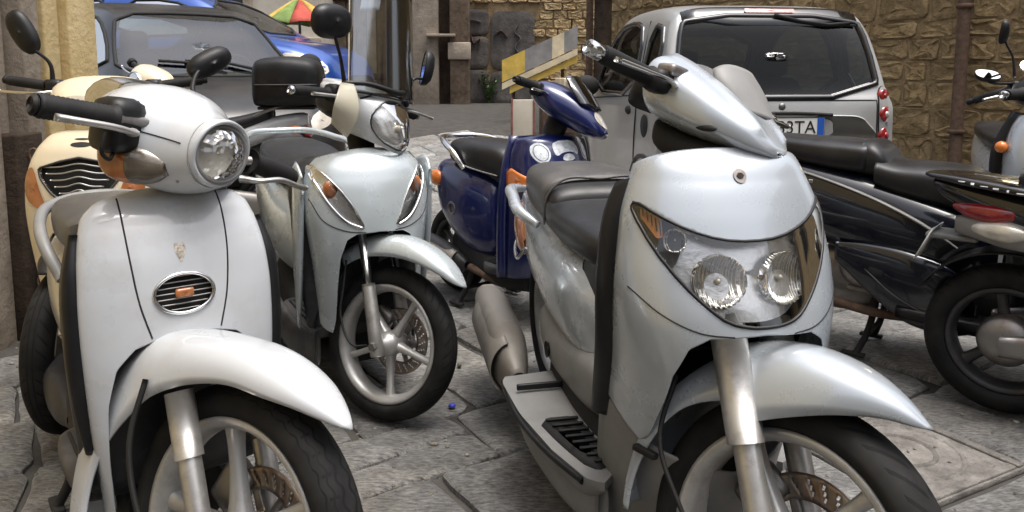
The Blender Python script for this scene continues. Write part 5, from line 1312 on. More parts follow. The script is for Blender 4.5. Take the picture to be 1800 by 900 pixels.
for sg in (-1, 1):
    for k in range(7):
        h = hit(bT, 'y', sg, -1.40 + 0.034 * k, 0.779 - 0.0037 * k, 0.001)
        if h is not None: s.add('lettering', xf(rbox((0, 0, 0), ((0.022, 0.012, 0.024, 0.018, 0.008, 0.022, 0.015)[k], 0.003, (0.004, 0.008, 0.003, 0.006, 0.008, 0.004, 0.006)[k]), 0.001, 1), np.array(Matrix.Translation(Vector(h)) @ Matrix.Rotation(rad(sg * 14), 4, 'Z'))), M_CHROME, tr, smooth=False)
    s.add('tail_light', loft([(-1.24, 0.665, 0.70, 0.008, 1, 1, sg * 0.118), (-1.30, 0.645, 0.71, 0.03, 1, 1, sg * 0.10), (-1.38, 0.655, 0.71, 0.035, 1, 1, sg * 0.07), (-1.43, 0.68, 0.70, 0.02, 1, 1, sg * 0.045)], 18), M_RED)
    s.add('rear_indicator', loft([(-1.20, 0.615, 0.64, 0.008, 1, 1, sg * 0.135), (-1.26, 0.595, 0.66, 0.03, 1, 1, sg * 0.125), (-1.33, 0.60, 0.655, 0.03, 1, 1, sg * 0.10), (-1.38, 0.62, 0.64, 0.01, 1, 1, sg * 0.08)], 18), M_CLEARW)
    s.add('lamp_surround', loft([(-1.12, 0.57, 0.64, 0.012, .8, .8, sg * 0.13), (-1.25, 0.575, 0.665, 0.02, .8, .8, sg * 0.115), (-1.36, 0.59, 0.665, 0.03, .8, .8, sg * 0.075), (-1.42, 0.60, 0.655, 0.02, .8, .8, sg * 0.05)], 18), M_GREYP)
s.add('mud_guard', rbox((-1.43, 0, 0.58), (0.16, 0.13, 0.02), 0.008), M_GREYP)
s.add('number_plate', xf(rbox((0, 0, 0), (0.003, 0.17, 0.12), 0.0), np.array(Matrix.Translation((-1.51, 0, 0.55)) @ Matrix.Rotation(rad(25), 4, 'Y'))), M_PLATE)
s.add('seat_base', loft([(-0.57, 0.36, 0.52, 0.09), (-0.6, 0.34, 0.68, 0.12), (-0.7, 0.4, 0.70, 0.13)], 20, e=0.6), M_PLAST)
floorboard(s, -0.26, -0.60, 0.19, 0.28, M_PLAST)
s.add('leg_shield', Shell([(0.9, -0.27, 0.15, -0.30), (0.6, -0.27, 0.21, -0.30), (0.28, -0.29, 0.185, -0.31)], ef=0.6).surf(lambda t: 0.9 + 0 * t, lambda t: 0.28 + 0 * t, 24, 16), M_PLAST, solid=0.03)
s.add('underbody', loft([(-0.28, 0.14, 0.25, 0.12), (-0.5, 0.13, 0.26, 0.15), (-0.9, 0.18, 0.42, 0.12)], 18, e=0.5), M_DARK)
wheel(s, -1.254, 0.252, 0.12, 0.175, 3, M_RIMD, M_TYRE, name='rear_wheel', spoke_w=0.035, twist=20, drum=0.085)
s.add('swing_arm', loft([(-0.75, 0.24, 0.36, 0.03, .7, .7, -0.11), (-0.95, 0.24, 0.34, 0.03, .7, .7, -0.115), (-1.26, 0.22, 0.29, 0.02, .7, .7, -0.12)], 18), M_STEEL)
engine(s, -1.254, 0.252)
s.add('rear_hugger', arch_geo(-1.254, 0.25, 0.30, 0.075, 25, 150), M_PLAST, solid=0.006)

# ================================================================ the silver scooter at the right edge, facing the camera
s = K = Sc(2.55, 3.62, -18, 12, 'silver scooter with upturned mirrors at the right edge before the stone wall', axis=(-0.33, 0.85))
wheel(s, 0, 0.27, 0.09, 0.2, 5, M_RIM, M_TYRE, True)
fork(s, 0.27, 0.08, 0.024, 0.016, 0.2, 0.34)
fender(s, [(40, 0.315, 0.0, 0.01), (60, 0.32, 0.04, 0.055), (100, 0.325, 0.07, 0.07), (140, 0.325, 0.06, 0.07)], 0, 0.27, M_SILVER)
apr = Shell([(0.93, -0.25, 0.12, -0.30), (0.88, -0.20, 0.155, -0.30), (0.8, -0.16, 0.185, -0.29), (0.65, -0.12, 0.20, -0.28), (0.5, -0.12, 0.195, -0.28), (0.28, -0.16, 0.17, -0.30)], ef=0.75)
g0 = apr.surf(lambda t: 0.93 - 0.02 * np.abs(t), lambda t: np.interp(np.abs(t), [0, .3, .5, .65, 1], [0.60, 0.58, 0.46, 0.28, 0.28]), 60, 50)
bK = bvh(g0)
ao = s.add('front_apron', g0, M_SILVER, solid=0.004)
for sg in (-1, 1):
    lp = [(sg * 0.03, 0.80), (sg * 0.09, 0.845), (sg * 0.13, 0.85), (sg * 0.115, 0.79), (sg * 0.07, 0.755), (sg * 0.035, 0.76)]
    lo_ = s.add('front_lamp', patch(bK, 'x', 1, lp, 0.003, 4, 40, round_=1), M_CLEARW)
    s.add('lamp_rim', outline(bK, 'x', 1, lp, 0.003, 0.003, 40, 1), M_DGREY, lo_)
    pear(s, (-0.25, sg * 0.215, 0.755), (0.03, 0.03, 0.03), 0, M_AMBER, st=False)
s.add('leg_shield', Shell([(0.92, -0.31, 0.14, -0.35), (0.75, -0.30, 0.215, -0.34), (0.5, -0.30, 0.21, -0.34), (0.28, -0.31, 0.18, -0.34)], ef=0.6).surf(lambda t: 0.92 + 0 * t, lambda t: 0.28 + 0 * t, 24, 16), M_PLAST, solid=0.04)
s.add('handlebar_cover', loft([(-0.24, 0.98, 1.02, 0.05), (-0.27, 0.96, 1.07, 0.11), (-0.34, 0.97, 1.11, 0.15), (-0.42, 1.0, 1.10, 0.13), (-0.45, 1.03, 1.07, 0.08)], 26, e=0.75), M_PLAST, st=True)
s.add('instrument_pod', loft([(-0.30, 1.08, 1.12, 0.05), (-0.34, 1.07, 1.15, 0.08), (-0.42, 1.06, 1.14, 0.08), (-0.45, 1.08, 1.11, 0.04)], 20, e=0.6), M_STEEL, st=True)
for sg in (-1, 1):
    grip(s, sg, 0.19, 0.34, -0.36, 1.02, -0.03, -0.07, 0.019, endlen=0.03, end=M_RUBBER)
    lever(s, sg, [(-0.33, 0.13, 1.03), (-0.29, 0.16, 1.02), (-0.28, 0.26, 0.99), (-0.29, 0.34, 0.96)], M_CHROME)
    s.add('switch_housing', rbox((-0.36, sg * 0.16, 1.035), (0.06, 0.07, 0.06), 0.015), M_PLAST, st=True)
mirror(s, -1, (-0.36, 0.17, 1.05), (-0.34, 0.315, 1.085), 0, (0.25, 0.0, 1), 0.06, 0.045, (0.55, 0.05, 0.85), depth=0.03)
mirror(s, -1, (-0.34, 0.08, 1.08), (-0.28, 0.14, 1.15), 0, (0.2, 0.35, 1), 0.062, 0.04, (0.75, 0.3, 0.6), depth=0.025, m=M_CHROME, glass=mat('mirror glass wall reflection', (0.75, 0.66, 0.45), 0.05, 1.0))  # yellow reflection of the wall painted into the second mirror's glass
mirror(s, -1, (-0.38, 0.17, 1.08), (-0.40, 0.255, 1.30), 0, (0.05, 0.1, 1), 0.03, 0.06, (-0.6, 0.75, 0.05), depth=0.03, mid=(-0.39, 0.19, 1.18))
s.add('rear_body', loft([(-0.58, 0.40, 0.55, 0.10), (-0.63, 0.34, 0.66, 0.15), (-0.8, 0.36, 0.70, 0.17), (-1.1, 0.48, 0.74, 0.16), (-1.4, 0.62, 0.76, 0.09), (-1.44, 0.66, 0.73, 0.03)], 26, e=0.7), M_SILVER)
s.add('seat', loft([(-0.57, 0.70, 0.74, 0.05), (-0.60, 0.68, 0.77, 0.11), (-0.75, 0.69, 0.79, 0.15), (-1.05, 0.72, 0.81, 0.155), (-1.3, 0.75, 0.82, 0.11), (-1.34, 0.78, 0.80, 0.05)], 26, e=0.6), M_SEAT)
floorboard(s, -0.30, -0.62, 0.19, 0.29, M_DGREY)
s.add('underbody', loft([(-0.28, 0.14, 0.26, 0.12), (-0.5, 0.13, 0.27, 0.15), (-0.9, 0.16, 0.36, 0.13)], 18, e=0.5), M_DARK)
wheel(s, -1.30, 0.27, 0.10, 0.2, 5, M_RIM, M_TYRE, name='rear_wheel')
engine(s, -1.30, 0.27)
stand(s, -0.85)

# ================================================================ cars
def car_ring(st, n=44):
    x, zb, w, wb, zbelt, wt, zt = st
    ctl = np.array([(0, zb), (w * 0.75, zb), (w * 0.97, zb + 0.06), (w, zb + (zbelt - zb) * 0.45), (wb + (w - wb) * 0.4, zb + (zbelt - zb) * 0.85), (wb, zbelt), (wb + (wt - wb) * 0.5, zbelt + (zt - zbelt) * 0.5), (wt, zt - (zt - zbelt) * 0.14), (wt * 0.78, zt - (zt - zbelt) * 0.02), (0, zt)])
    t = np.concatenate([[0], np.cumsum(np.linalg.norm(np.diff(ctl, axis=0), axis=1) + 1e-6)])
    return crs(np.arange(len(ctl)) , ctl)(np.linspace(0, len(ctl) - 1, n))
def car_body(sts, m=120, n=44):
    a = np.array(sts, float)
    k = len(a)
    R = crs(np.arange(k), a)(np.linspace(0, k - 1, m))
    P = []
    for r in R:
        h = car_ring(r, n)
        full = np.vstack([h, (h * np.array([-1, 1]))[::-1][1:-1]])
        P.append([(r[0], y, z) for y, z in full])
    return grid(np.array(P), cv=True, cap0=True, cap1=True)
class Car(Sc):
    def __init__(s, X, Y, heading, label, name, z=None, pitch=0.0):
        s.root = empty(name, (X, Y, gz(X, Y) if z is None else z), rad(heading - 90))
        s.root.rotation_euler = (0, rad(-pitch), rad(heading - 90))
        tag(s.root, label, 'car', 'cars parked behind the scooters')
        s.T = np.eye(4)
def car_wheel(s, x, side, y, R, name):
    c = (x, side * y, R)
    w = s.add(name, lathe([(R * 0.66, -0.085), (R * 0.66, 0.085), (R * 0.60, 0.09), (R * 0.60, -0.02)] if side > 0 else [(R * 0.66, 0.085), (R * 0.66, -0.085), (R * 0.60, -0.09), (R * 0.60, 0.02)], 40, 'y', c), M_RIM)
    s.add('tyre', lathe([(a, b) for a, b in tyre_prof(R, 0.18, R * 0.66)], 48, 'y', c, uv=True), M_TYRE, w)
    for k in range(5):
        s.add('spoke', mv(xf(loft([(0.03, -0.03, 0.03, 0.012), (R * 0.63, -0.022, 0.022, 0.012)], 8), rotm((0, 1, 0), 72 * k)), x, side * (y + 0.06), R), M_RIM, w)
    s.add('hub', lathe([(0.001, side * 0.08), (0.05, side * 0.075), (0.06, side * 0.04)], 20, 'y', c), M_RIM, w)
def windows(s, g, specs, glass, rim=M_DARK, rimr=0.012):
    """cut each window out of the body and glaze it; specs (name, axis, sign, polygon)"""
    b = bvh(g); out = g
    for nm, ax, sg, poly in specs:
        out = cut(out, ax, sg, [poly], 1, lim=0.0)
        if ax == 'y': continue
    for nm, ax, sg, poly in specs:
        if nm == 'windscreen' and glass is M_CGLASS: gl = M_WGLASS
        else: gl = glass
        f = s.add(nm, outline(b, ax, sg, poly, rimr, 0.0, 110, 1), rim)
        s.add('pane', patch(b, ax, sg, poly, -0.001, 8, 90, round_=1), gl, f)
    return out, b
def interior(s, x0, w, z0=0.5):
    s.add('dashboard', loft([(x0 + 0.75, 0.55, 0.92, w), (x0 + 0.5, 0.55, 0.96, w), (x0 + 0.42, 0.6, 0.9, w)], 20, e=0.4), M_DARK)
    for sg in (-1, 1):
        se = s.add('car_seat', loft([(x0 - 0.12, 0.40, 1.02, 0.20, .5, .5, sg * 0.33), (x0 - 0.20, 0.40, 1.08, 0.24, .5, .5, sg * 0.33), (x0 - 0.30, 0.42, 1.08, 0.22, .5, .5, sg * 0.33)], 20), M_SEATG)
        s.add('headrest', rbox((x0 - 0.24, sg * 0.33, 1.17), (0.10, 0.24, 0.18), 0.05), M_SEATG, se)
    s.add('steering_wheel', tube([(x0 + 0.36 + 0.05 * math.sin(t), 0.33 + 0.18 * math.cos(t), 0.92 + 0.17 * math.sin(t)) for t in np.linspace(0, 2 * PI, 28, endpoint=False)], 0.014, 8, closed=True), M_DARK)

# the small silver city car
s = SM = Car(1.46, 6.02, 187, 'small silver two-seat city car seen from behind against the stone wall', 'city_car')
ST = [(-1.275, 0.42, 0.62, 0.60, 0.75, 0.50, 0.86), (-1.255, 0.33, 0.71, 0.70, 0.86, 0.61, 0.945), (-1.215, 0.28, 0.745, 0.735, 0.92, 0.66, 1.03), (-1.13, 0.25, 0.755, 0.735, 0.95, 0.645, 1.28), (-1.05, 0.24, 0.755, 0.735, 0.95, 0.625, 1.46), (-0.95, 0.24, 0.755, 0.735, 0.95, 0.61, 1.52), (-0.6, 0.22, 0.755, 0.73, 0.94, 0.61, 1.555), (0, 0.22, 0.755, 0.73, 0.92, 0.61, 1.545), (0.35, 0.22, 0.755, 0.73, 0.90, 0.60, 1.46), (0.62, 0.22, 0.755, 0.73, 0.88, 0.62, 1.20), (0.85, 0.22, 0.75, 0.72, 0.84, 0.62, 0.96), (1.0, 0.24, 0.74, 0.70, 0.78, 0.60, 0.88), (1.2, 0.28, 0.68, 0.62, 0.66, 0.5, 0.74), (1.26, 0.35, 0.55, 0.5, 0.55, 0.4, 0.6)]
g = car_body(ST, 200, 60)
side = [(-0.62, 0.965), (-0.55, 1.40), (-0.3, 1.455), (0.10, 1.43), (0.42, 1.22), (0.60, 0.955)]
qtr = [(-1.06, 1.0), (-1.00, 1.38), (-0.76, 1.42), (-0.74, 1.0)]
rear = [(-0.64, 0.968), (0.64, 0.968), (0.60, 1.30), (0.545, 1.46), (-0.545, 1.46), (-0.60, 1.30)]
frontw = [(-0.62, 0.99), (0.62, 0.99), (0.53, 1.44), (-0.53, 1.44)]
gc, b = windows(s, g, [('rear_window', 'x', -1, rear), ('windscreen', 'x', 1, frontw), ('door_window', 'y', 1, side), ('door_window', 'y', -1, side), ('quarter_window', 'y', 1, qtr), ('quarter_window', 'y', -1, qtr)], M_TGLASS, M_BLACKP, 0.02)
bo = s.add('car_body', gc, M_CARS)
s.add('roof_spoiler', patch(b, 'z', 1, [(-1.075, -0.56), (-1.075, 0.56), (-0.99, 0.57), (-0.97, 0), (-0.99, -0.57)], 0.008, 5, 50, round_=1, skirt=0.02), M_BLACKP)
s.add('brake_light', patch(b, 'x', -1, [(-0.16, 1.472), (0.16, 1.472), (0.16, 1.492), (-0.16, 1.492)], 0.02, 3, 30, round_=0, skirt=0.0), M_RED)
s.add('rear_wiper', cat(tube([hit(b, 'x', -1, y, z, 0.022) for y, z in ((-0.02, 1.455), (-0.18, 1.42), (-0.36, 1.40), (-0.50, 1.41))], 0.010, 8), tube([hit(b, 'x', -1, y, z, 0.012) for y, z in ((-0.08, 1.44), (-0.30, 1.40), (-0.54, 1.40))], 0.007, 8)), M_DARK)
for sg in (-1, 1):
    pod = s.add('lamp_pod', patch(b, 'x', -1, [(sg * 0.63, 0.60), (sg * 0.70, 0.62), (sg * 0.715, 0.85), (sg * 0.69, 1.02), (sg * 0.655, 1.04), (sg * 0.62, 0.98), (sg * 0.615, 0.75)], 0.010, 4, 40, round_=1), M_CARS)
    s.add('panel_gap', outline(b, 'x', -1, [(sg * 0.63, 0.60), (sg * 0.70, 0.62), (sg * 0.715, 0.85), (sg * 0.69, 1.02), (sg * 0.655, 1.04), (sg * 0.62, 0.98), (sg * 0.615, 0.75)], 0.005, 0.002, 50, 1), M_DARK, pod)
    for z_, r_ in ((0.975, 0.036), (0.865, 0.042), (0.735, 0.048)):
        h = hit(b, 'x', -1, sg * 0.665, z_, 0)
        if h is None: continue
        q = np.array(Vector((1, 0, 0)).rotation_difference(Vector((-1, sg * 0.5, 0.05))).to_matrix().to_4x4()); q[:3, 3] = h
        tl = s.add('tail_light', xf(lathe([(r_ + 0.006, -0.02), (r_ + 0.006, 0.008), (r_, 0.010), (r_ * 0.6, 0.012), (0.001, 0.013)], 24, 'x'), q), M_RED)
        s.add('lamp_centre', xf(lathe([(r_ * 0.45, 0.010), (r_ * 0.42, 0.016), (0.001, 0.018)], 16, 'x'), q), M_RED if z_ != 0.865 else M_CLEARW, tl)
    s.add('panel_gap', tube([hit(b, 'y', sg, x, z, 0.001) for x, z in ((-0.70, 0.30), (-0.72, 0.60), (-0.70, 0.95), (-0.66, 1.20), (-0.62, 1.45))], 0.005, 6, smooth=30), M_DARK, bo)
    s.add('panel_gap', tube([hit(b, 'y', sg, x, z, 0.001) for x, z in ((-1.12, 0.92), (-0.7, 0.955), (0.0, 0.93), (0.6, 0.90))], 0.005, 6, smooth=30), M_DARK, bo)
    s.add('door_handle', ellip(tuple(hit(b, 'y', sg, -0.52, 0.86, 0.0)), (0.06, 0.02, 0.03)), M_DARK)
    s.add('fuel_flap', lathe([(0.075, sg * 0.002), (0.07, sg * 0.006), (0.001, sg * 0.006)], 28, 'y', tuple(hit(b, 'y', sg, -0.93, 0.78, 0.0))), M_DARK if sg > 0 else M_CARS)
    s.add('door_mirror', ellip((0.42, sg * 0.83, 1.0), (0.06, 0.11, 0.085)), M_DARK)
s.add('hatch_gap', outline(b, 'x', -1, [(-0.60, 0.60), (0.60, 0.60), (0.61, 0.95), (-0.61, 0.95)], 0.004, 0.001, 80, 0), M_DARK, bo)
s.add('badge', lathe([(0.022, 0.0), (0.020, -0.006), (0.001, -0.006)], 20, 'x', tuple(hit(b, 'x', -1, 0, 0.915, 0.0))), M_STEEL)
rc = s.add('plate_recess', patch(b, 'x', -1, [(-0.33, 0.71), (0.33, 0.71), (0.31, 0.87), (-0.31, 0.87)], 0.004, 4, 50, round_=1), M_CARS)
s.add('plate_lip', tube([hit(b, 'x', -1, y, z, 0.012) for y, z in ((-0.31, 0.862), (-0.15, 0.872), (0.15, 0.872), (0.31, 0.862))], 0.010, 8, smooth=16), M_DARK, rc)
px = -1.288
pl = s.add('number_plate', rbox((px, 0, 0.795), (0.006, 0.52, 0.112), 0.0), M_PLATE, smooth=False)
s.add('plate_band', rbox((px - 0.0045, -0.235, 0.795), (0.003, 0.042, 0.11), 0.0), M_PBLUE, pl, smooth=False)
s.add('plate_edge', tube([(px - 0.003, y, z) for y, z in ((-0.26, 0.74), (0.26, 0.74), (0.26, 0.851), (-0.26, 0.851))], 0.003, 6, closed=True), M_DARK, pl)
tg = text_geo('133TA', 0.108)
tw = tg[0][:, 0].max() - tg[0][:, 0].min()
tv = tg[0]
tx = np.stack([px - 0.0045 - tv[:, 2], -(tv[:, 0] - tv[:, 0].max()) * (0.275 / tw) - 0.205, tv[:, 1] + 0.757], 1)
s.add('plate_characters', (tx, tg[1]), M_DARK, pl, smooth=False)
s.add('rear_bumper', loft([(-1.305, 0.36, 0.56, 0.60), (-1.285, 0.32, 0.60, 0.70), (-1.22, 0.30, 0.60, 0.755), (-1.1, 0.30, 0.58, 0.765)], 24, e=0.4), M_DGREY)
for x in (-0.93, 0.88):
    for sg in (-1, 1):
        car_wheel(s, x, sg, 0.68, 0.28, 'wheel')
        s.add('wheel_arch', mv(lathe([(0.325, -0.01), (0.30, -0.012), (0.30, -0.10)] if sg > 0 else [(0.325, 0.01), (0.30, 0.012), (0.30, 0.10)], 40, 'y', (x, sg * 0.775, 0.28)), 0, 0, 0), M_DGREY)
interior(s, -0.15, 0.60)

# the blue estate car further up the street
s = BL = Car(-3.92, 9.62, 80, 'bright blue estate car with roof rails standing behind the dark car', 'estate_car', pitch=0.0)
ST = [(-2.22, 0.42, 0.62, 0.60, 0.75, 0.52, 0.92), (-2.18, 0.34, 0.80, 0.78, 0.86, 0.62, 1.05), (-2.05, 0.28, 0.85, 0.82, 0.93, 0.60, 1.38), (-1.9, 0.24, 0.87, 0.83, 0.93, 0.60, 1.45), (-1.2, 0.22, 0.875, 0.83, 0.92, 0.61, 1.49), (-0.1, 0.22, 0.875, 0.83, 0.91, 0.61, 1.50), (0.45, 0.22, 0.875, 0.83, 0.91, 0.61, 1.45), (0.85, 0.22, 0.875, 0.82, 0.91, 0.62, 1.26), (1.25, 0.22, 0.87, 0.80, 0.90, 0.66, 1.03), (1.40, 0.22, 0.87, 0.78, 0.87, 0.62, 0.97), (1.75, 0.23, 0.85, 0.74, 0.80, 0.58, 0.90), (2.05, 0.25, 0.78, 0.68, 0.68, 0.5, 0.78), (2.15, 0.3, 0.66, 0.58, 0.55, 0.42, 0.63), (2.2, 0.36, 0.5, 0.45, 0.5, 0.3, 0.55)]
g = car_body(ST, 180, 50)
s1 = [(-0.32, 0.97), (-0.30, 1.38), (0.25, 1.38), (0.65, 1.24), (1.02, 1.0)]
s2 = [(-1.30, 0.97), (-1.28, 1.38), (-0.40, 1.385), (-0.42, 0.97)]
s3 = [(-2.0, 1.0), (-1.85, 1.36), (-1.38, 1.375), (-1.38, 0.98)]
specs = [('windscreen', 'x', 1, [(-0.66, 1.02), (0.66, 1.02), (0.52, 1.40), (-0.52, 1.40)]), ('rear_window', 'x', -1, [(-0.6, 1.02), (0.6, 1.02), (0.52, 1.36), (-0.52, 1.36)])]
for sg in (-1, 1):
    specs += [('door_window', 'y', sg, s1), ('door_window', 'y', sg, s2), ('quarter_window', 'y', sg, s3)]
gc, b = windows(s, g, specs, M_CGLASS, M_DARK, 0.016)
bo = s.add('car_body', gc, M_CARB)
for sg in (-1, 1):
    s.add('roof_rail', tube([(-1.9, sg * 0.58, 1.46), (-1.8, sg * 0.58, 1.53), (-0.5, sg * 0.58, 1.55), (0.3, sg * 0.58, 1.51), (0.38, sg * 0.58, 1.46)], 0.016, 10, smooth=30), M_DARK)
    s.add('headlight', patch(b, 'y', sg, [(1.62, 0.62), (1.60, 0.80), (1.85, 0.78), (2.08, 0.68), (2.12, 0.55), (1.85, 0.54)], 0.006, 4, 40, round_=1), M_CLEARW)
    s.add('door_mirror', ellip((0.88, sg * 0.95, 1.0), (0.07, 0.11, 0.08)), M_CARB)
    s.add('panel_gap', tube([hit(b, 'y', sg, x, z, 0.001) for x, z in ((1.0, 0.34), (1.06, 0.6), (1.03, 0.96))], 0.006, 6, smooth=20), M_DARK, bo)
    s.add('panel_gap', tube([hit(b, 'y', sg, x, z, 0.001) for x, z in ((-0.45, 0.30), (-0.46, 0.6), (-0.45, 0.95))], 0.006, 6, smooth=20), M_DARK, bo)
    s.add('tail_light', patch(b, 'x', -1, [(sg * 0.62, 0.75), (sg * 0.76, 0.78), (sg * 0.72, 1.0), (sg * 0.62, 1.0)], 0.006, 4, 30), M_RED)
    for x in (-1.32, 1.32):
        car_wheel(s, x, sg, 0.78, 0.31, 'wheel')
s.add('front_grille', patch(b, 'x', 1, [(-0.35, 0.42), (0.35, 0.42), (0.30, 0.52), (-0.30, 0.52)], 0.006, 3, 30), M_DARK)
s.add('lower_bumper', loft([(1.9, 0.24, 0.42, 0.80), (2.12, 0.26, 0.42, 0.70), (2.22, 0.3, 0.40, 0.5)], 20, e=0.5), M_DARK)
s.add('underbody', rbox((0, 0, 0.28), (3.9, 1.5, 0.18), 0.04), M_DARK)
interior(s, -0.05, 0.66)

# the dark car with the broad windscreen
s = DK = Car(-2.95, 7.15, 38, 'charcoal car facing the camera with sky mirrored in its windscreen', 'hatchback_car', z=gz(-2.9, 7.1) + 0.02, pitch=-4.0)
ST = [(-1.80, 0.42, 0.62, 0.60, 0.75, 0.52, 0.92), (-1.76, 0.34, 0.78, 0.76, 0.86, 0.62, 1.05), (-1.65, 0.28, 0.82, 0.80, 0.93, 0.60, 1.38), (-1.5, 0.24, 0.84, 0.81, 0.93, 0.60, 1.45), (-0.9, 0.22, 0.845, 0.81, 0.92, 0.62, 1.50), (-0.2, 0.22, 0.845, 0.81, 0.91, 0.62, 1.48), (0.15, 0.22, 0.845, 0.81, 0.91, 0.62, 1.40), (0.5, 0.22, 0.845, 0.80, 0.91, 0.64, 1.20), (0.85, 0.22, 0.84, 0.78, 0.90, 0.66, 1.00), (1.0, 0.22, 0.84, 0.76, 0.86, 0.62, 0.95), (1.35, 0.23, 0.82, 0.72, 0.80, 0.58, 0.89), (1.65, 0.25, 0.76, 0.66, 0.68, 0.5, 0.77), (1.78, 0.3, 0.64, 0.56, 0.55, 0.42, 0.62), (1.82, 0.36, 0.5, 0.45, 0.5, 0.3, 0.55)]
g = car_body(ST, 170, 50)
s1 = [(-0.40, 0.97), (-0.38, 1.38), (-0.05, 1.36), (0.30, 1.22), (0.62, 0.99)]
s2 = [(-1.30, 0.99), (-1.22, 1.38), (-0.46, 1.39), (-0.48, 0.97)]
specs = [('windscreen', 'x', 1, [(-0.71, 0.965), (0, 0.955), (0.71, 0.965), (0.65, 1.2), (0.56, 1.41), (0, 1.43), (-0.56, 1.41), (-0.64, 1.2)]), ('rear_window', 'x', -1, [(-0.6, 1.02), (0.6, 1.02), (0.52, 1.36), (-0.52, 1.36)])]
for sg in (-1, 1):
    specs += [('door_window', 'y', sg, s1), ('door_window', 'y', sg, s2)]
gc, b = windows(s, g, specs, M_CGLASS, M_DARK, 0.016)
bo = s.add('car_body', gc, M_CARK)
for sg in (-1, 1):
    s.add('headlight', patch(b, 'x', 1, [(sg * 0.42, 0.60), (sg * 0.60, 0.64), (sg * 0.66, 0.72), (sg * 0.56, 0.76), (sg * 0.42, 0.70)], 0.006, 4, 40, round_=1), M_CLEARW)
    s.add('door_mirror', ellip((0.52, sg * 0.95, 1.02), (0.07, 0.12, 0.10)), M_DARK)
    wp = [hit(b, 'x', 1, y, z, 0.02) for y, z in ((sg * 0.1 + 0.2, 0.995), (sg * 0.1 + 0.05, 1.03), (sg * 0.1 - 0.3, 1.05))]
    s.add('wiper', tube([q for q in wp if q is not None], 0.012, 8), M_DARK)
    for x in (-1.1, 1.1):
        car_wheel(s, x, sg, 0.76, 0.30, 'wheel')
s.add('front_grille', patch(b, 'x', 1, [(-0.35, 0.42), (0.35, 0.42), (0.30, 0.52), (-0.30, 0.52)], 0.006, 3, 30), M_DARK)
s.add('underbody', rbox((0, 0, 0.28), (3.2, 1.45, 0.18), 0.04), M_DARK)
interior(s, -0.05, 0.66)
# ================================================================ buildings and walls
def stone_mat(name, c1, c2, sc=4.0, bump=0.6):
    m = bpy.data.materials.new(name)
    m.use_nodes = True
    N, L = m.node_tree.nodes, m.node_tree.links
    b = N['Principled BSDF']; b.inputs['Roughness'].default_value = 0.92
    b.inputs['Specular IOR Level'].default_value = 0.2
    tc = N.new('ShaderNodeTexCoord'); oi = N.new('ShaderNodeObjectInfo')
    n1 = N.new('ShaderNodeTexNoise'); n1.inputs['Scale'].default_value = sc; n1.inputs['Detail'].default_value = 10; n1.inputs['Roughness'].default_value = 0.7
    L.new(tc.outputs['Object'], n1.inputs['Vector'])
    r = N.new('ShaderNodeValToRGB')
    r.color_ramp.elements[0].position, r.color_ramp.elements[1].position = 0.33, 0.68
    r.color_ramp.elements[0].color = (*c1, 1); r.color_ramp.elements[1].color = (*c2, 1)
    L.new(n1.outputs['Fac'], r.inputs['Fac'])
    rn = N.new('ShaderNodeMapRange'); rn.inputs[3].default_value = 0.82; rn.inputs[4].default_value = 1.15
    L.new(oi.outputs['Random'], rn.inputs[0])
    vm = N.new('ShaderNodeVectorMath'); vm.operation = 'SCALE'
    L.new(r.outputs[0], vm.inputs[0]); L.new(rn.outputs[0], vm.inputs['Scale'])
    L.new(vm.outputs[0], b.inputs['Base Color'])
    n2 = N.new('ShaderNodeTexNoise'); n2.inputs['Scale'].default_value = sc * 6; n2.inputs['Detail'].default_value = 8; n2.inputs['Roughness'].default_value = 0.7
    L.new(tc.outputs['Object'], n2.inputs['Vector'])
    bp = N.new('ShaderNodeBump'); bp.inputs['Strength'].default_value = bump; bp.inputs['Distance'].default_value = 0.03
    L.new(n2.outputs['Fac'], bp.inputs['Height']); L.new(bp.outputs[0], b.inputs['Normal'])
    return m
M_TUFF = stone_mat('tuff stone', (0.17, 0.118, 0.058), (0.50, 0.365, 0.195), 7.0, 1.0)
M_TUFFL = stone_mat('pale tuff stone', (0.28, 0.20, 0.105), (0.52, 0.39, 0.22))
M_MORT = stone_mat('lime mortar', (0.17, 0.12, 0.065), (0.44, 0.325, 0.185), 8, 1.0)
M_DSTONE = stone_mat('dark stained stone', (0.045, 0.043, 0.042), (0.16, 0.145, 0.13), 2.5)
M_PLASTER = stone_mat('grimy plaster', (0.20, 0.165, 0.13), (0.48, 0.41, 0.33), 2.6, 0.5)
M_YELLOW = stone_mat('ochre plaster', (0.62, 0.46, 0.20), (0.82, 0.66, 0.38), 3.6, 0.4)
M_BEIGE = stone_mat('beige plaster', (0.42, 0.38, 0.31), (0.58, 0.54, 0.46), 1.4, 0.2)
M_WOOD = stone_mat('weathered wood', (0.07, 0.05, 0.035), (0.20, 0.15, 0.11), 6, 0.5)
M_WOODD = stone_mat('dark wood', (0.02, 0.014, 0.010), (0.06, 0.042, 0.03), 6, 0.5)

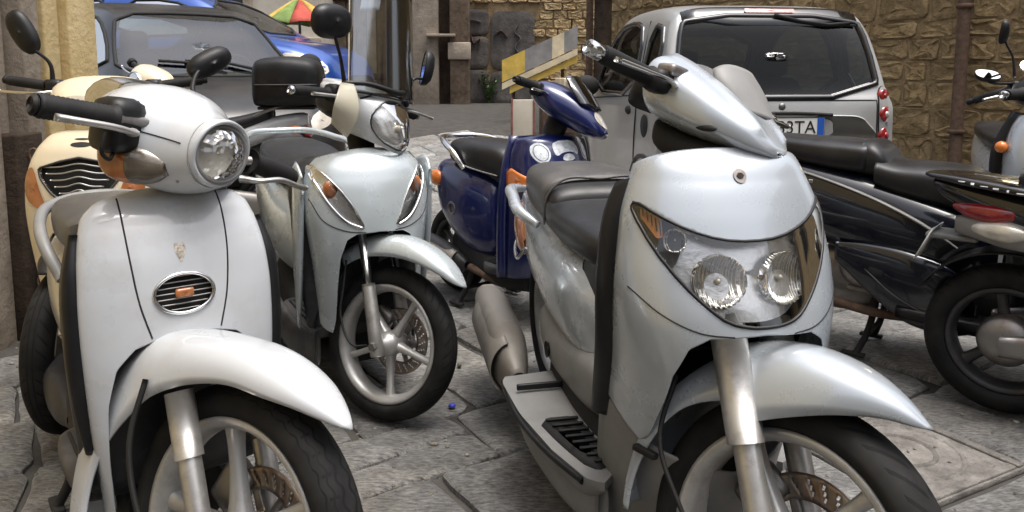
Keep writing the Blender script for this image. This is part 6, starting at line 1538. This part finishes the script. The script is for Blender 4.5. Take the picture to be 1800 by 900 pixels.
def place_along(o, a, b, base=0.0):
    """stand a wall whose local x runs from a to b and whose face looks along local -y"""
    d = Vector((b[0] - a[0], b[1] - a[1]))
    o.location = (a[0], a[1], base); o.rotation_euler = (0, 0, math.atan2(d.y, d.x))
    return d.length
def stone_geo(w, h, dep, rs, rough=0.014, jag=0.12):
    """a hewn block: wavy outline, pillowed front with broken edges"""
    n = 12
    pts = []
    for k in range(n):
        a = 2 * PI * k / n + PI / 4
        c, s_ = math.cos(a), math.sin(a)
        q = 0.35
        x = 0.5 * math.copysign(abs(c) ** q, c); z = 0.5 * math.copysign(abs(s_) ** q, s_)
        pts.append((x * w * (1 - rs.uniform(0, jag)), z * h * (1 - rs.uniform(0, jag))))
    rows = []
    for sc, y in ((1.0, 0.10), (1.0, -dep * 0.7), (0.97, -dep * 0.98), (0.72, -dep), (0.35, -dep)):
        rows.append([(x * sc, y + (rs.uniform(-rough, rough) if sc < 1 else 0), z * sc) for x, z in pts])
    return grid(np.array(rows), cv=True, cap1=True)
def stone_wall(name, a, b, top, label, m, mback, hs_, ws_, dep=0.06, seed=3, zmax=None, base=0.0, thick=0.4, skip=None, low=0.0):
    root = empty(name, (0, 0, 0)); L_ = place_along(root, a, b, base)
    tag(root, label, 'wall')
    mk('wall_core', rbox((L_ / 2, thick / 2, top / 2 - 0.3), (L_, thick, top + 0.6), 0.0), mback, root, smooth=False)
    r_ = random.Random(seed)
    z = low; n = 0
    while z < (zmax or top):
        h = r_.uniform(*hs_); x = r_.uniform(-0.2, 0)
        while x < L_:
            w = r_.uniform(*ws_)
            if not (skip and skip(x + w / 2, z + h / 2)) and x > -0.1 and x + w < L_ + 0.15:
                o = mk('stone', stone_geo(w * 0.995, h * 0.99, r_.uniform(dep * 0.4, dep * 1.5), r_), m, root, smooth=False)
                o.location = (x + w / 2, 0, z + h / 2); n += 1
            x += w
        z += h
    print(name, n)
    return root

# tuff wall on the right, behind the city car
TW_A, TW_B = (1.32, 11.6), (5.6, 5.6)
tw = stone_wall('stone_wall', TW_A, TW_B, 5.5, 'rough brown tuff stone wall behind the city car', M_TUFF, M_MORT, (0.15, 0.34), (0.2, 0.6), 0.013, 5, zmax=3.0, low=-0.1)
# the wall across the end of the street
BY = 14.6
bw = stone_wall('end_wall', (-1.3, BY), (2.2, BY), 6.0, 'pale stone wall with dark stained blocks closing the street', M_TUFFL, M_MORT, (0.13, 0.19), (0.2, 0.42), 0.04, 9, zmax=2.9, base=0.46, skip=lambda x, z: x < 1.78 and z < 1.78, low=0.0)
r_ = random.Random(4)
for (x0, x1, z0, z1) in ((0.32, 0.88, 0, 0.62), (0.90, 1.72, 0, 0.60), (0.32, 0.88, 0.64, 1.22), (0.90, 1.72, 0.62, 1.68), (0.32, 0.88, 1.24, 1.70)):
    o = mk('stone', stone_geo(x1 - x0, z1 - z0, 0.025, r_, 0.004, 0.012), M_DSTONE, bw, auto=50)
    o.location = ((x0 + x1) / 2, -0.02, (z0 + z1) / 2)
# faded spray marks on the dark blocks
M_SPR = mat('pale spray paint', (0.30, 0.32, 0.35), 0.8, var=(12, 0.4))
M_SPRR = mat('red spray paint', (0.20, 0.07, 0.06), 0.8, var=(12, 0.4))
for (pts, m) in (([(1.42, 1.45), (1.35, 1.3), (1.45, 1.2), (1.36, 1.02), (1.46, 0.9)], M_SPR), ([(0.98, 1.25), (1.1, 1.32), (1.22, 1.2)], M_SPRR), ([(0.55, 1.3), (0.62, 1.1), (0.72, 1.18), (0.7, 0.98)], M_SPRR), ([(0.45, 1.5), (0.6, 1.52), (0.75, 1.48)], M_SPR)):
    mk('spray_mark', tube([(x, -0.078, z) for x, z in pts], 0.03, 8, smooth=20, flat=0.1), m, bw)
# wooden shutters and plaster pier to the left of the end wall
pier = empty('plaster_pier', (-1.02, BY - 0.42, 0.46)); tag(pier, 'weathered plaster pier with a dark recess at the end of the street', 'pier')
mk('pier_shaft', rbox((-0.50, 0.1, 2.5), (0.46, 0.34, 5.4), 0.02), M_PLASTER, pier)
mk('pier_shaft', rbox((0.10, 0.1, 2.5), (0.34, 0.40, 5.4), 0.02), M_WOOD, pier)
mk('recess', rbox((-0.16, 0.22, 2.5), (0.22, 0.2, 5.4), 0.0), M_WOODD, pier, smooth=False)
mk('ledge', rbox((-0.22, -0.12, 1.22), (0.5, 0.22, 0.05), 0.01), M_PLASTER, pier)
mk('capping', rbox((0.10, -0.13, 0.95), (0.40, 0.06, 0.3), 0.02), M_PLASTER, pier)
# plank gate between the pier and the beige building
gt_ = empty('plank_gate', (-3.35, BY - 0.1, 0.46)); tag(gt_, 'tall weathered plank gate left of the pier, behind the tall windscreen', 'gate')
mk('gate_frame', rbox((1.0, 0.12, 2.4), (2.0, 0.1, 5.2), 0.0), M_WOODD, gt_, smooth=False)
for k in range(11):
    mk('plank', rbox((0.10 + 0.18 * k, 0.03 + 0.008 * (k % 3), 2.4), (0.165, 0.06, 5.1), 0.008), M_WOOD if k % 4 else M_PLASTER, gt_)
for z in (0.5, 1.9):
    mk('gate_rail', rbox((1.0, -0.02, z), (1.96, 0.05, 0.12), 0.01), M_WOODD, gt_)
# facade behind the cars, far left
fac = empty('plaster_building', (-7.6, 13.2, 0.4)); tag(fac, 'beige plaster building with framed windows behind the blue car', 'building')
mk('facade', rbox((1.2, 1.2, 4.5), (6.4, 2.0, 10), 0.0), M_BEIGE, fac, smooth=False)
mk('plinth', rbox((1.2, 0.17, 0.4), (6.42, 0.10, 1.4), 0.01), M_PLASTER, fac)
for k, x in enumerate((-0.9, 0.9, 2.7)):
    for z in (2.0, 5.2):
        w = mk('window', rbox((x, 0.17, z), (1.0, 0.10, 1.7), 0.01), M_DARK, fac)
        mk('window_frame', cat(rbox((x - 0.55, 0.12, z), (0.12, 0.14, 1.9), 0.01), rbox((x + 0.55, 0.12, z), (0.12, 0.14, 1.9), 0.01), rbox((x, 0.12, z + 0.92), (1.22, 0.16, 0.12), 0.01)), M_PLASTER, w)
        mk('pane', rbox((x, 0.115, z), (0.92, 0.012, 1.6), 0.0), M_GLASS, w, smooth=False)
        mk('sill', rbox((x, 0.05, z - 0.92), (1.3, 0.24, 0.08), 0.01), M_PLASTER, w)
for z in (0.95, 3.4):
    mk('string_course', rbox((1.2, 0.13, z + 0.2), (6.46, 0.16, 0.14), 0.02), M_PLASTER, fac)
# the yellow doorway pier at the left, close by
lb = empty('corner_building', (-2.15, 4.12, 0)); tag(lb, 'ochre plastered house corner with moulded door jamb at the left edge', 'building')
mk('wall', rbox((-1.2, -3.2, 3.0), (2.2, 5.6, 6.2), 0.0), M_YELLOW, lb, smooth=False)
for k, (y0, y1, xo, m) in enumerate(((-0.26, 0.0, 0.03, M_YELLOW), (-0.32, -0.26, -0.02, M_YELLOW), (-0.45, -0.32, 0.02, M_YELLOW), (-0.53, -0.45, -0.05, M_YELLOW), (-0.66, -0.53, 0.05, M_PLASTER), (-0.78, -0.66, -0.03, M_PLASTER))):
    mk('jamb_moulding', rbox(((xo - 0.3) / 2, (y0 + y1) / 2, 3.0), (0.3 + xo, (y1 - y0) - 0.006, 6.3), 0.012), m, lb)
mk('rusty_door_edge', rbox((-0.0, -0.70, 0.42), (0.14, 0.20, 0.90), 0.01), M_WOODD, lb)
mk('jamb_moulding', rbox((-0.06, -0.94, 3.0), (0.16, 0.28, 6.3), 0.01), M_PLASTER, lb)
# unseen facades behind the photographer and along the right, added for shade and reflections
opp = empty('unseen_opposite_building', (0, -15, 0)); tag(opp, 'unseen ochre building added behind the photographer for shade and reflections', 'building')
mk('facade', rbox((0, -2, 5.0), (26, 4, 10), 0.0), M_PLASTER, opp, smooth=False)
for k in range(-5, 6):
    for z in (1.9, 5.4, 8.4):
        w = mk('window', rbox((k * 2.3, -0.02, z), (1.1, 0.1, 2.0), 0.0), M_DARK, opp, smooth=False)
        mk('shutter', rbox((k * 2.3 - 0.78, 0.05, z), (0.5, 0.06, 2.0), 0.01), M_WOOD, w)
rb = empty('unseen_side_building', (11.5, 1.5, 0)); tag(rb, 'unseen tuff house added along the right for shade and reflections', 'building')
mk('facade', rbox((1.5, -2.0, 4.0), (3, 12, 8), 0.0), M_TUFFL, rb, smooth=False)
for y in (-6, -3.5, -1, 1.5):
    w = mk('window', rbox((0.0, y, 4.4), (0.1, 1.0, 1.8), 0.0), M_DARK, rb, smooth=False)
    mk('shutter', rbox((-0.06, y + 0.75, 4.4), (0.06, 0.45, 1.8), 0.01), M_WOOD, w)

# poles
def pole(X, Y, r, h, m, label, kind='pole', base=None):
    z0 = gz(X, Y) if base is None else base
    o = mk('pole', tube([(0, 0, -0.05), (0, 0, 0.0), (0, 0, h * 0.5), (0, 0, h)], [r * 1.2, r * 1.05, r, r * 0.96], 16), m)
    o.location = (X, Y, z0)
    for z in (0.55, 1.7):
        mk('pole_clamp', lathe([(r * 1.02, -0.02), (r * 1.35, -0.02), (r * 1.35, 0.02), (r * 1.02, 0.02)], 16, 'z', (0, 0, z)), M_RUST, o)
    return tag(o, label, kind)
pole(4.14, 7.40, 0.055, 4.5, M_RUST, 'dark drain pipe standing against the tuff wall on the right', 'pipe')
pole(1.02, 10.6, 0.045, 4.0, M_RUST, 'thin rusty pole beside the striped board')
pole(1.16, 10.3, 0.11, 4.5, M_WOODD, 'thick dark post at the near end of the stone wall', 'post')

# striped board and boxes behind the navy scooter
X0, Y0 = 0.10, 9.6
zb = gz(0.4, 9.6)
bd = empty('striped_barrier', (0, 0, 0)); tag(bd, 'slanting yellow and grey striped board behind the navy scooter', 'barrier')
M_YEL = mat('worn yellow paint', (0.55, 0.38, 0.07), 0.6, var=(8, 0.25), dirt=((0.3, 0.25, 0.2), 9, 0.5, 0.8, 0.6))
M_GRY = mat('worn grey paint', (0.22, 0.22, 0.22), 0.6, var=(8, 0.25))
M_CRM = mat('worn cream paint', (0.60, 0.52, 0.36), 0.6, var=(8, 0.2))
p0, p1 = np.array([-0.12, 9.62, 1.02]), np.array([0.80, 9.85, 1.44])
d_ = p1 - p0
def board_piece(f0, f1, dz0, dz1, m, nm, off=0.0):
    a, b_ = p0 + d_ * f0, p0 + d_ * f1
    P = np.array([[a + [0, -0.02 - off, dz0], b_ + [0, -0.02 - off, dz0]], [a + [0, -0.02 - off, dz1], b_ + [0, -0.02 - off, dz1]], [a + [0, 0.02, dz1], b_ + [0, 0.02, dz1]], [a + [0, 0.02, dz0], b_ + [0, 0.02, dz0]]])
    mk(nm, (P.reshape(-1, 3), [(0, 1, 3, 2), (2, 3, 5, 4), (4, 5, 7, 6), (6, 7, 1, 0), (0, 2, 4, 6), (1, 7, 5, 3)]), m, bd, smooth=False, recalc=True)
for k, (f0, f1, m) in enumerate(((0, 0.30, M_YEL), (0.30, 0.66, M_GRY), (0.66, 0.82, M_CRM), (0.82, 1.0, M_GRY))):
    board_piece(f0, f1, -0.06, 0.20, m, 'stripe')
board_piece(0.0, 1.0, -0.15, -0.075, M_CRM, 'lower_rail', 0.02)
board_piece(0.1, 1.0, -0.24, -0.16, M_YEL, 'lower_rail', 0.0)
for x, y in ((0.62, 9.80), (0.02, 9.66)):
    mk('prop', tube([(x, y + 0.06, zb - 0.1), (x, y + 0.06, 1.28 if x > 0.3 else 1.0)], 0.02, 8), M_RUST, bd)
for (X, Y, w, h, z, rz, m, lab) in ((0.66, 9.25, 0.24, 0.20, 0.62, 0.3, M_CRM, 'open cardboard box on the stack behind the navy scooter'), (0.56, 9.3, 0.45, 0.62, 0.0, 0.1, M_RUST, 'dark brown crate under the cardboard box behind the navy scooter')):
    o = mk('box', rbox((0, 0, h / 2), (w, 0.3, h), 0.006), m)
    o.location = (X, Y, gz(X, Y) + z); o.rotation_euler = (0, 0, rz)
    mk('flap', rbox((0.02, -0.20, h - 0.01), (w * 0.9, 0.12, 0.006), 0.0), m, o, smooth=False)
    tag(o, lab, 'box')
o = mk('metal_panel', rbox((0, 0, 0.35), (0.20, 0.03, 0.72), 0.004), M_BEIGE); o.location = (0.10, 7.6, gz(0.10, 7.6)); o.rotation_euler = (0.05, 0, 0.1)
tag(o, 'narrow pale panel with red edges standing behind the navy scooter', 'panel')
for sg in (-1, 1):
    mk('red_edge', rbox((sg * 0.105, -0.006, 0.35), (0.018, 0.035, 0.74), 0.003), M_SPRR, o)
# market umbrella and white sheet behind the blue car
um = empty('market_umbrella', (-3.05, 11.6, gz(-3.0, 11.6))); tag(um, 'folded umbrella in red, yellow and green behind the blue car', 'umbrella')
for k in range(8):
    a0, a1 = 2 * PI * k / 8, 2 * PI * (k + 1) / 8
    m = (mat('red cloth', (0.36, 0.06, 0.04), 0.85, var=(5, 0.4)), mat('yellow cloth', (0.48, 0.33, 0.07), 0.85, var=(5, 0.3)), mat('green cloth', (0.16, 0.24, 0.06), 0.85, var=(5, 0.4)))[k % 3]
    mk('canopy_panel', grid(np.array([[(r_2 * math.cos(a), r_2 * math.sin(a), 1.58 - 0.75 * r_2 ** 1.3 + (0.03 if 0.2 < f < 0.8 else 0)) for f, a in ((0, a0), (0.33, a0 + (a1 - a0) * .33), (0.66, a0 + (a1 - a0) * .66), (1, a1))] for r_2 in np.linspace(0.03, 0.55, 8)])), m, um, solid=0.004)
mk('umbrella_pole', tube([(0, 0, 0), (0, 0, 1.68)], 0.02, 10), M_STEEL, um)
sh = mk('white_sheet', grid(np.array([[(0.26 * u_ - 0.05 + 0.12 * v_, 0.02 * math.sin(9 * u_ + 2 * v_), 1.40 + 0.62 * v_) for u_ in np.linspace(0, 1, 24)] for v_ in np.linspace(0, 1, 16)])), mat('white sheet cloth', (0.62, 0.66, 0.72), 0.8), solid=0.004)
sh.location = (-2.0, 10.9, gz(-2.0, 10.9)); tag(sh, 'pale hanging sheet behind the blue car and tall windscreen', 'sheet')
mk('sheet_pole', tube([(0.30, 0.03, 0), (0.30, 0.03, 2.05)], 0.015, 8), M_STEEL, sh)

# chain on the rusty door edge
ch = empty('hanging_chain', (-2.055, 3.40, 0)); tag(ch, 'rusty chain hanging down the door edge at the far left', 'chain')
for k in range(18):
    lk = tube([(0.016 * math.cos(t), 0, 0.026 * math.sin(t)) for t in np.linspace(0, 2 * PI, 12, endpoint=False)], 0.0055, 6, closed=True)
    o = mk('chain_link', xf(lk, rotm((0, 0, 1), 90 * (k % 2) + 20)), M_RUST, ch); o.location = (0.03 * math.sin(k * 0.7) * 0.3, 0, 0.78 - 0.040 * k)

# weed at the foot of the end wall
wd = empty('weed', (-0.42, BY - 0.12, 0.48)); tag(wd, 'green weed growing at the foot of the dark stained blocks', 'plant')
M_LEAF = mat('weed leaf', (0.06, 0.12, 0.025), 0.6, var=(9, 0.5))
r_ = random.Random(5)
V, F = [], []
for k in range(16):
    a = r_.uniform(0, 2 * PI); h = r_.uniform(0.25, 0.62); lean = r_.uniform(0.05, 0.22)
    stem = [(lean * t * math.cos(a), lean * t * math.sin(a) * 0.5, h * t) for t in np.linspace(0, 1, 6)]
    for j in range(12):
        t = r_.uniform(0.15, 1); p = np.array([lean * t * math.cos(a), lean * t * math.sin(a) * 0.5, h * t])
        d = np.array([r_.uniform(-1, 1), r_.uniform(-1, 0.6), r_.uniform(-0.2, 0.8)]); d /= np.linalg.norm(d)
        sd_ = np.cross(d, [0.3, 0.2, 1]); sd_ /= np.linalg.norm(sd_); l_ = r_.uniform(0.05, 0.10)
        i0 = len(V); V += [p, p + d * l_ * 0.5 + sd_ * l_ * 0.22, p + d * l_ + np.array([0, 0, -0.01]), p + d * l_ * 0.5 - sd_ * l_ * 0.22]; F.append((i0, i0 + 1, i0 + 2, i0 + 3))
mk('leaves', (np.array(V), F), M_LEAF, wd, smooth=False)
mk('stems', cat(*[tube([(0, 0, 0), (0.1 * math.cos(k), 0.05 * math.sin(k), 0.28), (0.2 * math.cos(k), 0.08 * math.sin(k), 0.5)], [0.006, 0.004, 0.002], 5) for k in range(9)]), M_LEAF, wd)

# manhole cover with raised rings
mc = empty('manhole_cover', (MH[0], MH[1], 0.0)); mc.rotation_euler = (0, 0, rad(MH[3])); tag(mc, 'square ribbed manhole cover in the paving at the lower right', 'manhole')
M_COVER = stone_mat('worn cover', (0.13, 0.12, 0.11), (0.36, 0.34, 0.31), 9, 0.9)
mk('cover_plate', rbox((0, 0, -0.012), (MH[2] * 2, MH[2] * 2, 0.02), 0.004), M_COVER, mc)
for r in (0.09, 0.165):
    mk('raised_ring', lathe([(r, -0.003), (r + 0.003, 0.0015), (r + 0.015, 0.0015), (r + 0.018, -0.003)], 48, 'z'), M_COVER, mc)
for sg in (-1, 1):
    mk('rim_bar', rbox((sg * (MH[2] - 0.02), 0, 0.0), (0.03, MH[2] * 2 - 0.01, 0.012), 0.003), M_COVER, mc)
    mk('rim_bar', rbox((0, sg * (MH[2] - 0.02), 0.0), (MH[2] * 2 - 0.085, 0.03, 0.012), 0.003), M_COVER, mc)

# litter
o = mk('bottle_cap', lathe([(0.001, 0.012), (0.012, 0.012), (0.015, 0.008), (0.015, 0.0), (0.012, 0.0)], 20, 'z'), mat('blue plastic', (0.05, 0.06, 0.45), 0.4)); o.location = (-0.205, 2.60, 0.004); o.scale = (0.75, 0.75, 0.75)
mk('cap_rim', lathe([(0.0152, 0.0), (0.0165, 0.001), (0.0165, 0.004), (0.0152, 0.005)], 20, 'z'), MATS['blue plastic'], o)
tag(o, 'small blue bottle cap on the paving between the scooters', 'bottle cap')
r_ = random.Random(8)
V, F = [], []
for k in range(900):
    Y = r_.uniform(1.6, 6.5) if k % 3 else r_.uniform(1.6, 3.2); X = r_.uniform(-0.70, 0.70) * Y
    if X < -2.1 or X > 3.1: continue
    sz = r_.uniform(0.002, 0.006) * (2.0 if r_.random() < 0.05 else 1)
    g = ellip((X, Y, gz(X, Y) + sz * 0.3), (sz * r_.uniform(.7, 1.6), sz * r_.uniform(.7, 1.6), sz * 0.6), 6, 4)
    F += [tuple(i + len(V) for i in f) for f in g[1]]; V += list(g[0])
gt = mk('grit', (np.array(V), F), stone_mat('grit stone', (0.12, 0.10, 0.08), (0.45, 0.41, 0.35), 30)); gt['kind'] = 'stuff'; gt['label'] = 'loose grit and crumbs on the paving'
for k, (X, Y, sz, lab) in enumerate(((-1.98, 3.45, 0.05, 'largest lump of rubble at the foot of the yellow wall'), (-1.93, 3.30, 0.03, 'small lump of rubble nearest the chain'), (-1.88, 3.62, 0.035, 'lump of rubble furthest from the chain by the wall'))):
    g = ellip((0, 0, sz * 0.5), (sz * 1.3, sz, sz * 0.6), 10, 7)
    g = (g[0] * (1 + 0.25 * np.random.uniform(-1, 1, (len(g[0]), 1))), g[1])
    o = mk('rubble', g, M_PLASTER, smooth=False); o.location = (X, Y, 0.0); tag(o, lab, 'rubble', 'rubble by the wall')
